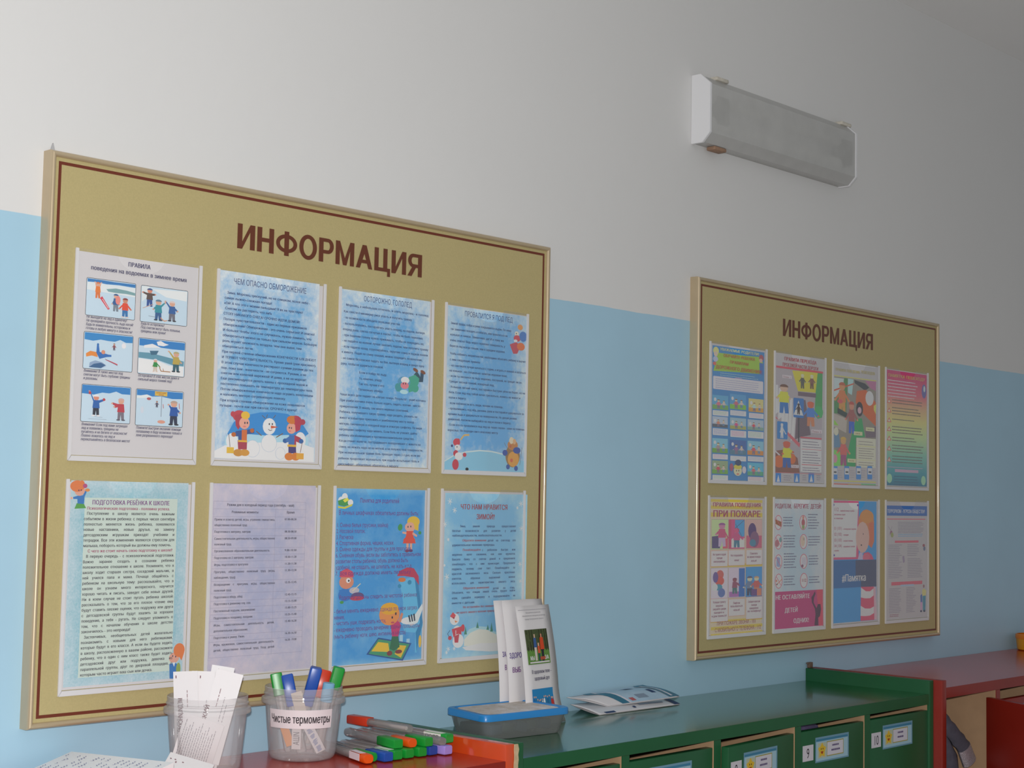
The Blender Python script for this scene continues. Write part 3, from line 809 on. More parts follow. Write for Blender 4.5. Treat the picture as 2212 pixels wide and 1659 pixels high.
SHEETS.append(dict(board=1, col=1, row=0, gain=1.25, label='blue frosty sheet about frostbite with two children and a snowman', art=[
 ('frosty_print', [
  ('R','@frost_blue',-3.6,3.5,201.8,301.6,0),
 ]),
 ('winter_picture', [
  ('P','2f86c8',[23.8,42.7,35.7,62,58.3,73.7,86.7,79.8,115.7,81.8,142.7,80.3,170.4,68.7,187.7,50,176.9,43,29,38.8]),
  ('P','a9cfe6',[20.2,38.4,54.3,44.1,101.3,43,144,45.9,187.9,43.5,185.8,26,19.6,21.8]),
  ('P','e2e8ef',[-4.5,12.7,19.5,23.9,62.6,29.8,133.6,33.7,169,34,199.7,26.5,200,2.9,-4.6,4.1]),
 ]),
 ('printed_snowman', [
  ('E','aab8cc',73.9,20.9,14.5,13.9,0),
  ('E','eaeef3',73.9,20.9,14,13.4,0),
  ('E','aab8cc',130,15.3,10.2,10.2,0),
  ('E','eaeef3',130,15.3,9.6,9.8,0),
  ('E','aab8cc',106.5,30.9,15.9,14.4,0),
  ('E','eaeef3',106.5,30.9,15.3,14,0),
  ('E','aab8cc',106,58.1,13.5,13.6,0),
  ('E','eaeef3',106,58.1,13,13.2,0),
  ('P','c9582f',[109.1,59.7,124.1,57.9,109.3,54.6]),
  ('E','30303c',105.8,61.9,1.3,1.7,0),
  ('E','30303c',111.9,62.2,1.3,1.7,0),
  ('L','5a4a50',1,[104,53.7,107.6,51.1,112,53]),
  ('L','6a5a50',1.2,[97.6,70.4,90.8,75.4]),
  ('L','6a5a50',1.2,[99.7,71.6,101.3,77.2]),
  ('L','6a5a50',1.2,[113.4,71.9,118,77.2]),
  ('L','7a5a40',1.6,[90.8,42.5,80,49.4]),
  ('L','7a5a40',1.6,[120.5,41,134.2,48]),
 ]),
 ('printed_child', [
  ('E','dfe6ee',33.1,31.7,11.4,12.5,0),
  ('P','a03a4c',[45.6,18.6,44,33.2,62.5,34,62.5,19.3]),
  ('E','c08a3a',45.8,13.4,9.7,5.8,0),
  ('E','c9913a',58.6,13.9,9.3,5.4,0),
  ('P','33508c',[40.1,47.6,61.8,50.7,76,53.5,76.2,46.1,62.1,43.4,61.3,31.8,45.9,31.2,44.8,39.5,36.1,39.1]),
  ('P','c86a34',[51.5,50.2,61.8,50.7,62,33.9,51.7,33.5]),
  ('R','d8a93a',45,30.6,62.6,33.7,0),
  ('E','b5622c',71.7,49.9,4.1,3.6,0),
  ('E','b5622c',36,42,4.6,3.7,0),
  ('E','b8404c',46.1,72,13.3,9.2,0),
  ('P','a83a48',[37.3,72.6,60.7,80.1,63.4,76,44.4,49.9,39.5,56]),
  ('E','e0a08c',56.2,61,10.3,9.6,0),
  ('E','e0b33c',57.8,73.6,8.7,6.3,0),
  ('E','b8404c',33.2,74.4,4.6,4.6,0),
  ('E','2b2f44',57,61.4,1.3,1.9,0),
  ('E','2b2f44',61.9,61.7,1.3,1.9,0),
  ('E','d77a70',56.5,55.7,3.1,1.3,0),
  ('R','d8b03a',23.4,12.1,37.2,21.6,0),
  ('L','5a4a44',1,[26.4,42.9,29.7,22.2]),
 ]),
 ('printed_child', [
  ('E','dfe6ee',170.2,38.4,11.5,13.4,0),
  ('P','463a72',[146.5,15.9,145.9,29.9,161.4,30.5,162.5,16.5]),
  ('E','cf7a30',148,10.6,9.2,6.4,0),
  ('E','cf7a30',161.6,11,9.3,6.5,0),
  ('P','a83a4c',[157.5,46.5,170,42.7,175.7,37.5,170.4,33,161.8,35.9,162.1,27.2,147.4,27.8,144.2,39.5]),
  ('P','3f6fae',[146.7,46,158.1,45.4,158.1,30.3,145.9,30.9]),
  ('R','d8a93a',144,26.8,162.1,30.4,0),
  ('E','2f5f9c',138.9,36.2,4.9,3.9,0),
  ('E','2f5f9c',172.1,36.7,4.9,3.9,0),
  ('P','3f6fae',[140.1,39.7,149.4,45.1,151.1,36.5,141.7,33.3]),
  ('E','b0364c',159.5,68.2,13.6,10.4,0),
  ('E','e0a08c',151.1,57,9.8,9,0),
  ('E','c9742f',151.7,71,10.9,6.9,0),
  ('E','a83a4c',174.3,68.5,5.5,4.8,0),
  ('P','b0364c',[156.4,76.7,170.4,69.8,169.5,55.7,160.1,50.9]),
  ('E','2b2f44',146.8,57.9,1.1,1.7,0),
  ('E','2b2f44',151.1,57.6,1.1,1.7,0),
  ('E','d77a70',147.8,52.5,2.4,1.3,0),
  ('R','d8a03a',163,7,178.2,16.9,0),
  ('L','7a4a3c',1,[174.4,34.2,170.9,17.8]),
 ]),
 ('lettering', [
  ('T','4a5a90','ЧЕМ ОПАСНО ОБМОРОЖЕНИЕ',26.5,282.1,174.4,9.2,'n',0,0),
  ('T','2c4c8a','Зима. Морозец трескучий, но не слишком, ясное небо -',14.4,265,182.5,4,'b',0,0),
  ('T','2c4c8a','самая лыжно-снежная погода!',9.7,256.5,103.7,4,'b',0,0),
  ('T','2c4c8a','«Ой! А что это с моими пальцами? Я их не чувствую!',9.3,248.1,167.9,4,'b',0,0),
  ('T','2c4c8a','Снегом их растереть, что ли?»',11.4,239.9,103.8,4,'b',0,0),
  ('T','2c4c8a','СТОП! НИКАКОГО СНЕГА! СРОЧНО ИДТИ ДОМОЙ!',8.7,231.3,162.4,4,'b',0,0),
  ('T','2c4c8a','Потеря чувствительности - один из первых признаков',9.1,222.5,177.1,4,'b',0,0),
  ('T','2c4c8a','обморожения! Обморожение - это очень серьезно! И опасно!',8.6,213.9,194.2,4,'b',0,0),
  ('T','2c4c8a','И больно! Чтобы этого не случилось, нужно помнить, что',8.5,205.1,187.5,4,'b',0,0),
  ('T','2c4c8a','обморозиться можно не только при сильном морозе. Большую',8.3,196.6,199.6,4,'b',0,0),
  ('T','2c4c8a','роль играет влажность воздуха: чем она выше, тем',8.4,187.8,167.4,3.9,'b',0,0),
  ('T','2c4c8a','обморозиться легче.',8.3,179.5,69.2,3.9,'b',0,0),
  ('T','2c4c8a','При первой степени обморожения КОНЕЧНОСТИ БЛЕДНЕЮТ',8.1,170.7,198.6,3.9,'b',0,0),
  ('T','2c4c8a','И ТЕРЯЮТ ЧУВСТВИТЕЛЬНОСТЬ. Кроме ушей (уши краснеют).',8,161.9,198.9,3.9,'b',0,0),
  ('T','2c4c8a','В этом случае конечности растирают сухими руками до тех',7.8,153.6,193.6,3.9,'b',0,0),
  ('T','2c4c8a','пор, пока они - конечности - не согреются. Руками, а не',7.6,145,178.6,3.9,'b',0,0),
  ('T','2c4c8a','снегом или колючей варежкой! И дома, а не на морозе!',7.5,136.7,178.9,3.9,'b',0,0),
  ('T','2c4c8a','Еще рекомендуется делать ванны с прохладной водой и',7.3,128.2,182,3.9,'b',0,0),
  ('T','2c4c8a','постепенно повышать ее температуру до температуры тела.',7.2,119.7,193.5,3.9,'b',0,0),
  ('T','2c4c8a','Потом обмороженные конечности надо осушить полотенцем',7.5,111.2,194.3,3.9,'b',0,0),
  ('T','2c4c8a','и наложить мягкую согревающую повязку.',7.3,102.9,137.8,3.9,'b',0,0),
  ('T','2c4c8a','При второй степени обморожения на коже появляются',7.2,93.7,177.8,3.9,'b',0,0),
  ('T','2c4c8a','пузыри - почти как при ожогах. СРОЧНО к врачу!',7,85.4,161,3.9,'b',0,0),
 ]),
]))
SHEETS.append(dict(board=1, col=2, row=0, gain=1.35, label='blue frosty sheet warning of icy ground, with a fallen child in green', art=[
 ('frosty_print', [
  ('R','@frost_blue_deep',-2.4,0.9,206.5,299.6,0),
 ]),
 ('printed_child', [
  ('P','2f4f5c',[170.9,165,178.1,172,184.2,165.9,192.1,153.3,183.2,152.7]),
  ('P','2b4a60',[187.1,170.5,195.3,167.8,193.6,153.4,186.1,152.9]),
  ('E','7a4a34',175,173.6,6.5,3.1,-20),
  ('E','7a4a34',193.1,171,6.6,3.1,-20),
  ('P','3f9c84',[159.2,159.8,173.8,165.2,184.4,159.3,183.2,150.5,174.7,136.8,160.1,132.6,156.7,146.5]),
  ('E','3f8f94',134.9,140.7,8.1,7.3,0),
  ('E','4f8fb4',147.8,150.3,15.2,10,0),
  ('E','d8dee8',150.6,153.7,10,6.1,0),
  ('E','d87a84',149.7,144.3,9.9,6.1,0),
  ('E','2b2b3c',146.4,147.6,1.2,1.7,0),
  ('E','2b2b3c',151.9,147.9,1.2,1.7,0),
  ('E','3f9c84',174.6,141.2,8.9,7.4,0),
  ('P','3f8f94',[129.1,142.5,139,149.7,142.5,132.5,130.8,132.9]),
  ('E','a9cfe6',148.3,132.9,9.9,3.9,0),
 ]),
 ('lettering', [
  ('T','3f5490','ОСТОРОЖНО, ГОЛОЛЕД',49.5,283.6,162.9,9.3,'n',0,0),
  ('T','2a4684','Морозец, а небольшая оттепель, и опять морозец - и гололед',10.1,271.4,203.4,4,'b',0,0),
  ('T','2a4684','Как свести к минимуму риск упасть и получить травму',5.6,260,163.3,4,'b',0,0),
  ('T','2a4684','- по возможности обходите скользкие участки;',6,249.5,135.7,4,'b',0,0),
  ('T','2a4684','- поскользнувшись, постарайтесь упасть вперед, на ладони, вытянув',5,239.3,195.4,4,'b',0,0),
  ('T','2a4684','вперед руки, слегка согнутые в локтях - чтобы не было перелома;',4.5,229.4,191.2,4,'b',0,0),
  ('T','2a4684','- при падении голову нужно прижимать, чтобы не повредить ее;',4.3,219.5,193.6,4,'b',0,0),
  ('T','2a4684','- не падайте на колени: лучше занозить ладони, чем получить травму',3.9,210,204.8,4,'b',0,0),
  ('T','2a4684','- если падаете назад, сгруппируйтесь, округлив спину и поджав колени',3.7,200,204.2,4,'b',0,0),
  ('T','2a4684','к животу. Падая на спину плашмя, можно повредить позвоночник;',3.5,190.5,190.9,4,'b',0,0),
  ('T','2a4684','- но самое безопасное падать на бок, вытянув вперед и вверх одну',3,180,195.8,4,'b',0,0),
  ('T','2a4684','руку, чтобы не удариться головой.',2.5,170.6,98.5,4,'b',0,0),
  ('T','2a4684','Если я пойду по льду,',43.5,157.9,107.5,4,'b',0,0),
  ('T','2a4684','То, конечно, упаду.',43.3,147.7,96.4,4,'b',0,0),
  ('T','2a4684','Так что, лучше я его',42.8,138.4,101.9,4,'b',0,0),
  ('T','2a4684','Потихоньку обойду.',42.6,128.7,99.9,4,'b',0,0),
  ('T','2a4684','Чаще всего дети падают на «пятую точку». Результат - ушиб копчика.',-1,118.2,202.3,3.9,'b',0,0),
  ('T','2a4684','При ушибе копчика очень больно ходить, сидеть: копчик - место',-1.2,108.2,188.5,3.9,'b',0,0),
  ('T','2a4684','прикрепления 25 мышц, там много нервных сплетений.',-1.4,98,160.3,3.9,'b',0,0),
  ('T','2a4684','Ребенка, получившего такую травму, надо раздеть, уложить на',-1.6,88.6,181.6,3.9,'b',0,0),
  ('T','2a4684','живот и побыстрее приложить к ушибленному месту холод -',-1.5,78.6,178.1,3.9,'b',0,0),
  ('T','2a4684','мягкую, смоченную в холодной воде и отжатую салфетку. По мере',-1.7,68.6,193.9,3.9,'b',0,0),
  ('T','2a4684','нагревания салфетку надо менять. Если боль не утихает, дайте',-1.8,58.9,182.3,3.9,'b',0,0),
  ('T','2a4684','ребенку обезболивающее и противовоспалительное средство.',-2,49.1,175.5,3.9,'b',0,0),
  ('T','2a4684','Когда станет полегче, пострадавшего поворачивают с живота на',-2,39.6,191.3,3.9,'b',0,0),
  ('T','2a4684','спину, но лежать надо не на мягкой, а на полужесткой поверхности.',-1.9,29.4,197,3.9,'b',0,0),
  ('T','2a4684','При незначительной травме боль проходит через 2-3 дня, если же',-2.1,19.9,191.3,3.9,'b',0,0),
  ('T','2a4684','ребенок продолжает жаловаться, при ходьбе испытывает боль и',-1.7,9.8,188.7,3.9,'b',0,0),
  ('T','2a4684','дискомфорт - обязательно обратитесь к хирургу.',-1.3,-0.1,140.2,3.9,'b',0,0),
 ]),
]))
SHEETS.append(dict(board=1, col=3, row=0, gain=1.5, label='blue frosty sheet about falling through ice, with small cartoon animals in its corners', art=[
 ('frosty_print', [
  ('R','@frost_blue_mid',1.1,-2.1,214.7,297.7,0),
 ]),
 ('snow_ground', [
  ('P','bcd3e2',[0.6,15.5,24.5,26.9,54.3,34,90.8,37.9,121.9,37.3,153.5,33.1,153.6,30.5,121.9,34.7,90.9,35.3,54.4,31.4,24.6,24.4,0.7,13]),
  ('P','7fb4d8',[0.7,13,24.6,24.4,54.4,31.4,90.9,35.3,121.9,34.7,153.6,30.5,185.8,25.8,211.9,20,214.4,-0,0.2,-1.4]),
 ]),
 ('printed_animal', [
  ('E','c98a4a',193.6,275.4,7.2,5.4,0),
  ('E','d8c8b8',184.1,262.1,5.8,4.9,0),
  ('E','b8404c',185.4,253.3,9.7,6.3,0),
  ('E','3f6fae',202.2,258.2,10.5,9.9,0),
  ('P','b0404c',[165.3,240.3,182.9,246.3,196.1,240.8,186.8,224.3,175.5,223.3]),
  ('E','c9682f',196.2,238.5,11.1,7.6,0),
  ('E','e0d6d4',181.3,248.4,5.2,2.7,0),
  ('E','30303c',183.2,262.5,1.3,1.3,0),
 ]),
 ('printed_animal', [
  ('L','c9a25c',3.2,[40.1,54.2,48.9,63.2,62.5,64.4]),
  ('E','b8404c',30.4,49.5,9,7.2,0),
  ('P','b8404c',[25.4,46.1,35.5,57.2,38.6,54.2,31.6,40]),
  ('E','e2dde0',33.1,40,7.8,5.5,0),
  ('E','b03a48',28.9,29.2,6.6,6,0),
  ('E','e2dde0',36.5,24.2,10.2,7.3,0),
  ('E','b03a48',51.5,27.4,4.8,3.9,0),
  ('E','b03a48',28.6,9,8.3,9.8,0),
  ('E','2b3a6c',18.7,42.7,2.7,2.5,0),
  ('E','30303c',31.5,41.1,1.2,1.3,0),
 ]),
 ('printed_animal', [
  ('E','8a6a3c',179.2,30,19.9,22.1,0),
  ('E','c9913a',181,23.5,15.5,14.6,0),
  ('E','b5783a',178.6,50,14.2,9.7,0),
  ('E','d8c0a4',175.2,58.7,6.4,6.6,0),
  ('E','c9a070',183.3,56.8,4.5,5.3,0),
  ('E','2f4a94',190.2,40.4,10.4,6.2,0),
  ('E','2f4a94',158.2,34.8,7,5.7,0),
  ('E','2f4f94',166.9,8.7,5.1,4.8,0),
  ('E','2f4f94',188.9,6.4,5.2,4.9,0),
  ('L','6a6a78',1,[155.5,53.5,162.7,44.9]),
  ('L','6a6a78',1,[204.7,46.5,199.1,12.9]),
  ('E','b05a3c',172.3,47.5,3.2,2.7,0),
  ('E','c05a3c',176.2,21.1,3.9,3.5,0),
 ]),
 ('black_pin', [
  ('E','101418',58.3,1.5,4.2,2.8,0),
 ]),
 ('lettering', [
  ('T','3f5490','ПРОВАЛИЛСЯ Я ПОД ЛЕД',43.8,282.2,172.2,9.5,'n',0,0),
  ('T','27437f','Зимой пруды, озёра и реки покрываются льдом. По нему',8.9,264.3,168.9,4.1,'b',0,0),
  ('T','27437f','так заманчиво походить и побегать, или прокатиться на',8.6,253.6,158.5,4.1,'b',0,0),
  ('T','27437f','коньках и санках. Заманчиво, да! И к тому же',8.1,243.4,149.2,4.1,'b',0,0),
  ('T','27437f','очень опасно! Ведь мороз скрепляет поверхность, у',7.8,233.1,152.7,4.1,'b',0,0),
  ('T','27437f','берегов лед всегда тоньше, чем в середине водоема.',7.5,222.8,153,4.1,'b',0,0),
  ('T','27437f','Чтобы избежать неприятностей, необходимо объяснить ребенку и выучить',8.5,208.6,213.4,4.1,'b',0,0),
  ('T','27437f','с ним следующие правила:',8.3,197.8,87.7,4.1,'b',0,0),
  ('T','27437f','- на снегокате лучше кататься с горки, а играть в хоккей и кататься',8,187.1,211.4,4.1,'b',0,0),
  ('T','27437f','на коньках - на специально залитом ледовом поле;',8,177.5,159.7,4.1,'b',0,0),
  ('T','27437f','- если ты оказался на льду водоема, послушай, не трещит ли он.',7.7,167.9,201.4,4,'b',0,0),
  ('T','27437f','Трещит весной тонкий, коварный лед.',7.7,157.8,125.6,4,'b',0,0),
  ('T','27437f','- Услышав легкий треск, постарайся быстрее уйти на берег, но не',7.7,148,210.4,4,'b',0,0),
  ('T','27437f','беги. Если лед под тобой начал трескаться, ложись на живот и',7.7,138,197.3,4,'b',0,0),
  ('T','27437f','ползи к берегу;',7.4,128.4,52.4,4,'b',0,0),
  ('T','27437f','- если поблизости есть люди, позови на помощь;',7.2,118.3,150.5,4,'b',0,0),
  ('T','27437f','- провалившись под лёд, раскинь руки и постарайся удержаться за',7.2,108.5,207.9,4,'b',0,0),
  ('T','27437f','кромки льда и удержаться на поверхности. Не делай резких',7.2,98.5,188.6,4,'b',0,0),
  ('T','27437f','движений, ползком выбирайся на лед и ползи к берегу;',7.2,89,172.7,4,'b',0,0),
  ('T','27437f','- Если кто-то провалился под лед на твоих глазах - зови на помощь',7.2,79,210.3,4,'b',0,0),
  ('T','27437f','взрослых. Не подходи сам к опасному месту.',7.2,69.2,139.2,4,'b',0,0),
 ]),
]))
SHEETS.append(dict(board=1, col=0, row=1, gain=1.1, label='sheet with an aqua speckled border, a purple heading about school and two red-haired children', art=[
 ('aqua_border', [
  ('R','@aqua_speckle',2.2,3.9,204.7,301,0),
 ]),
 ('text_field', [
  ('R','c7d6cc',25.7,15.8,185.6,276.4,0),
 ]),
 ('printed_child', [
  ('P','4f9a44',[9.1,260,12.6,268.1,24,267.6,28.2,261]),
  ('P','2f74b8',[12.8,278.6,22.3,279.8,25.7,286.9,28.1,284.9,24.8,276.8,24.3,267,13.8,267.7]),
  ('P','2f74b8',[6.1,276.9,14.4,279,14.8,274.2,6.7,274.1]),
  ('E','d9a08c',16.5,287.2,8.7,8.5,0),
  ('E','d9793f',12.6,292.8,11.8,8.5,0),
  ('E','d9793f',19.8,296,4.6,5.3,0),
  ('E','b04a78',25.2,293.4,3.7,3.3,0),
  ('E','d88a48',29.3,287.4,4.1,2.4,0),
  ('E','3a3a5c',15.2,286.8,0.9,1.2,0),
  ('E','3a3a5c',19,287.2,0.9,1.2,0),
  ('E','e0a890',3.9,275.3,1.8,1.8,0),
 ]),
 ('printed_child', [
  ('P','2f74b8',[182.5,3.9,181.1,26,189.1,27.6,200.6,23.7,201.4,2.6]),
  ('E','8fa24c',197.5,17.6,4,9.5,0),
  ('E','d9a08c',189.2,35,9.1,8,0),
  ('E','d9793f',197.9,46.1,10.1,10.6,0),
  ('P','d9793f',[189.3,51.8,200.5,54.4,207.4,42.4,202.8,29.9,194.8,41]),
  ('E','3a3a5c',186.6,37.7,1,1.3,0),
  ('E','3a3a5c',192,36.5,1,1.3,0),
  ('P','d9e2e8',[186.5,27.8,191.5,28.1,189.8,21.3]),
 ]),
 ('lettering', [
  ('T','93479e','ПОДГОТОВКА РЕБЁНКА К ШКОЛЕ',37.9,266.5,171.7,6.5,'b',0,0),
  ('T','c4507f','Психологическая подготовка - половина успеха.',29.7,258.9,172.3,4.3,'b',0,0),
  ('T','4c4a58','Поступление в школу является очень важным',29.8,251.4,180.9,4.3,'b',0,1),
  ('T','4c4a58','событием в жизни ребенка: с первых чисел сентября',25.1,243.5,181.6,4.3,'b',0,1),
  ('T','4c4a58','полностью меняется жизнь ребенка, появляются',25.3,235.7,181.8,4.3,'b',0,1),
  ('T','4c4a58','новые наставники, новые друзья, на замену',25.4,227.9,181.9,4.3,'b',0,1),
  ('T','4c4a58','детсадовским игрушкам приходят учебники и',25.5,220,182.1,4.3,'b',0,1),
  ('T','4c4a58','тетрадки. Все эти изменения являются стрессом для',25.7,212.2,182.3,4.3,'b',0,1),
  ('T','4c4a58','малыша, побороть который вы должны ему помочь.',25.8,204.4,177.1,4.2,'b',0,0),
  ('T','c4507f','С чего же стоит начать свою подготовку к школе?',33.4,196.5,179,4.3,'b',0,0),
  ('T','4c4a58','В первую очередь - с психологической подготовки.',31,188.7,182.8,4.3,'b',0,1),
  ('T','4c4a58','Важно заранее создать в сознании ребенка',26.2,180.9,182.9,4.2,'b',0,1),
  ('T','4c4a58','положительное отношение к школе. Упомяните, что в',26.3,173.1,183.1,4.2,'b',0,1),
  ('T','4c4a58','школу ходит старшая сестра, соседский мальчик, в',26.5,165.3,183.2,4.2,'b',0,1),
  ('T','4c4a58','ней учился папа и мама. Почаще общайтесь с',26.6,157.5,183.4,4.2,'b',0,1),
  ('T','4c4a58','ребенком на школьную тему: рассказывайте, что в',26.7,149.7,183.6,4.2,'b',0,1),
  ('T','4c4a58','школе он узнаем много интересного, научится',26.9,141.9,183.7,4.2,'b',0,1),
  ('T','4c4a58','хорошо читать и писать, заведет себе новых друзей.',27,134.1,183.9,4.2,'b',0,1),
  ('T','4c4a58','Ни в коем случае не стоит пугать ребенка школой:',27.1,126.3,184.1,4.2,'b',0,1),
  ('T','4c4a58','рассказывать о том, что за его плохое чтение ему',27.3,118.6,184.2,4.2,'b',0,1),
  ('T','4c4a58','будут ставить плохие оценки, что подружку или друга',27.4,110.8,184.4,4.2,'b',0,1),
  ('T','4c4a58','с детсадовской группы будут хвалить за хорошее',27.5,103,184.6,4.2,'b',0,1),
  ('T','4c4a58','поведение, а тебя - ругать. Не следует упоминать о',27.7,95.2,184.7,4.2,'b',0,1),
  ('T','4c4a58','том, что с началом обучения в школе детство',27.8,87.4,184.9,4.2,'b',0,1),
  ('T','4c4a58','закончилось - это неправда!',27.9,79.7,110.3,4.2,'b',0,0),
  ('T','4c4a58','Застенчивых, необщительных детей желательно',32.8,71.7,185.2,4.2,'b',0,1),
  ('T','4c4a58','познакомить с новыми для него ребятишками,',28.2,64.1,185.4,4.2,'b',0,1),
  ('T','4c4a58','которые будут в его классе. А если вы будете ходить',28.3,56.4,185.5,4.2,'b',0,1),
  ('T','4c4a58','в школу, расположенную в вашем районе, расскажите',28.5,48.6,185.7,4.2,'b',0,1),
  ('T','4c4a58','ребенку, что в один с ним класс также будет ходить',28.6,40.9,185.9,4.2,'b',0,1),
  ('T','4c4a58','детсадовский друг или подружка, девочка из',28.7,33.1,186,4.2,'b',0,1),
  ('T','4c4a58','параллельной группы, друг по дворовой площадке, с',28.9,25.4,186.2,4.2,'b',0,1),
  ('T','4c4a58','которым часто играет ваш сын или дочка.',29,17.6,151,4.2,'b',0,0),
 ]),
]))
SHEETS.append(dict(board=1, col=1, row=1, gain=1.18, label='pale mottled timetable sheet with a ruled table of day hours', art=[
 ('mottled_print', [
  ('R','@mottled_paper',-1.7,2.5,206.1,301.9,0),
 ]),
 ('ruled_table', [
  ('L','85809c',0.3,[2.5,274.3,186,274.3]),
  ('L','85809c',0.3,[2.5,262.2,186,262.2]),
  ('L','85809c',0.3,[2.5,249.9,186,249.9]),
  ('L','85809c',0.3,[2.5,230.9,186,230.9]),
  ('L','85809c',0.3,[2.5,219.5,186,219.5]),
  ('L','85809c',0.3,[2.5,200.5,186,200.5]),
  ('L','85809c',0.3,[2.5,189.7,186,189.7]),
  ('L','85809c',0.3,[2.5,179.5,186,179.5]),
  ('L','85809c',0.3,[2.5,168.4,186,168.4]),
  ('L','85809c',0.3,[2.5,148.5,186,148.5]),
  ('L','85809c',0.3,[2.5,129.6,186,129.6]),
  ('L','85809c',0.3,[2.5,118,186,118]),
  ('L','85809c',0.3,[2.5,107.4,186,107.4]),
  ('L','85809c',0.3,[2.5,96.8,186,96.8]),
  ('L','85809c',0.3,[2.5,86.5,186,86.5]),
  ('L','85809c',0.3,[2.5,64.8,186,64.8]),
  ('L','85809c',0.3,[2.5,54.6,186,54.6]),
  ('L','85809c',0.3,[2.5,30.3,186,30.3]),
  ('L','85809c',0.3,[2.5,30.3,2.5,274.3]),
  ('L','85809c',0.3,[186,30.3,186,274.3]),
  ('L','85809c',0.3,[123.8,30.3,123.8,262.2]),
 ]),
 ('lettering', [
  ('T','56546c','Режим дня в холодный период года (сентябрь – май)',27.8,266.8,161.9,4.1,'b',0,0),
  ('T','56546c','Режимные моменты',37.1,255.5,89.5,3.9,'b',0,0),
  ('T','56546c','Время',146.8,255.6,163.1,4.1,'b',0,0),
  ('T','56546c','Прием и осмотр детей, игры, утренняя гимнастика,',4.5,243.8,123.2,3.5,'b',0,1),
  ('T','56546c','общественно полезный труд',4.8,235,67.8,3.5,'b',0,0),
  ('T','56546c','Подготовка к завтраку, завтрак',5.1,224.6,75.4,3.5,'b',0,0),
  ('T','56546c','Самостоятельная деятельность, игры, общественно',5.4,213.7,124.3,3.5,'b',0,1),
  ('T','56546c','полезный труд.',5.7,204.9,39.1,3.5,'b',0,0),
  ('T','56546c','Организованная образовательная деятельность',6,194.3,114.2,3.5,'b',0,0),
  ('T','56546c','Подготовка ко 2 завтраку, завтрак',6.3,183.7,82.7,3.5,'b',0,0),
  ('T','56546c','Игры, подготовка к прогулке',6.7,172.9,72.5,3.5,'b',0,0),
  ('T','56546c','Прогулка, общественно полезный труд (игры,',7,161.7,126.3,3.5,'b',0,1),
  ('T','56546c','наблюдения, труд)',7.3,152.9,48.3,3.5,'b',0,0),
  ('T','56546c','Возвращение с прогулки, игры, общественно',7.6,141.9,127.1,3.5,'b',0,1),
  ('T','56546c','полезный труд',7.9,132.9,41,3.5,'b',0,0),
  ('T','56546c','Подготовка к обеду, обед',8.2,122.3,63.2,3.5,'b',0,0),
  ('T','56546c','Подготовка к дневному сну, сон.',8.6,111.8,80.1,3.5,'b',0,0),
  ('T','56546c','Постепенный подъем, закаливание',8.9,100.8,89,3.5,'b',0,0),
  ('T','56546c','Подготовка к полднику, полдник',9.2,89.8,84.3,3.5,'b',0,0),
  ('T','56546c','Игры, самостоятельная деятельность детей,',9.6,78.8,127.9,3.5,'b',0,1),
  ('T','56546c','дополнительное образование.',9.9,69.9,76.1,3.5,'b',0,0),
  ('T','56546c','Подготовка к ужину. Ужин.',10.2,59.3,70.1,3.5,'b',0,0),
  ('T','56546c','Игры, кружковая, самостоятельная деятельность',10.5,48.4,128.5,3.5,'b',0,1),
  ('T','56546c','детей, общественно полезный труд. Уход детей',10.8,39.8,129.4,3.5,'b',0,1),
  ('T','56546c','07.00-08.30',142.9,244.7,167.3,3.4,'b',0,0),
  ('T','56546c','08.30-08.50',143.7,224.7,168.1,3.4,'b',0,0),
  ('T','56546c','08.50-09.00',144.1,213.8,168.5,3.4,'b',0,0),
  ('T','56546c','9.00-10.50',144.8,194.4,169.2,3.4,'b',0,0),
  ('T','56546c','10.50-11.20',145.3,183.6,169.6,3.4,'b',0,0),
  ('T','56546c','11.20-11.30',145.7,172.5,170,3.4,'b',0,0),
  ('T','56546c','11.30-12.30',146.1,161.9,170.4,3.4,'b',0,0),
  ('T','56546c','12.35-12.45',146.8,142.4,171.2,3.4,'b',0,0),
  ('T','56546c','12.45-13.15',147.6,122.6,171.9,3.4,'b',0,0),
  ('T','56546c','13.15-15.00',148,112,172.3,3.4,'b',0,0),
  ('T','56546c','15.00-15.25',148.4,101.4,172.7,3.4,'b',0,0),
  ('T','56546c','15.25-15.40',148.8,90.4,173.1,3.4,'b',0,0),
  ('T','56546c','15.40-16.30',149.2,79.6,173.5,3.4,'b',0,0),
  ('T','56546c','16.30-16.50',149.9,60.1,174.2,3.4,'b',0,0),
  ('T','56546c','16.50- 19.00',150.3,49.5,174.6,3.4,'b',0,0),
 ]),
]))
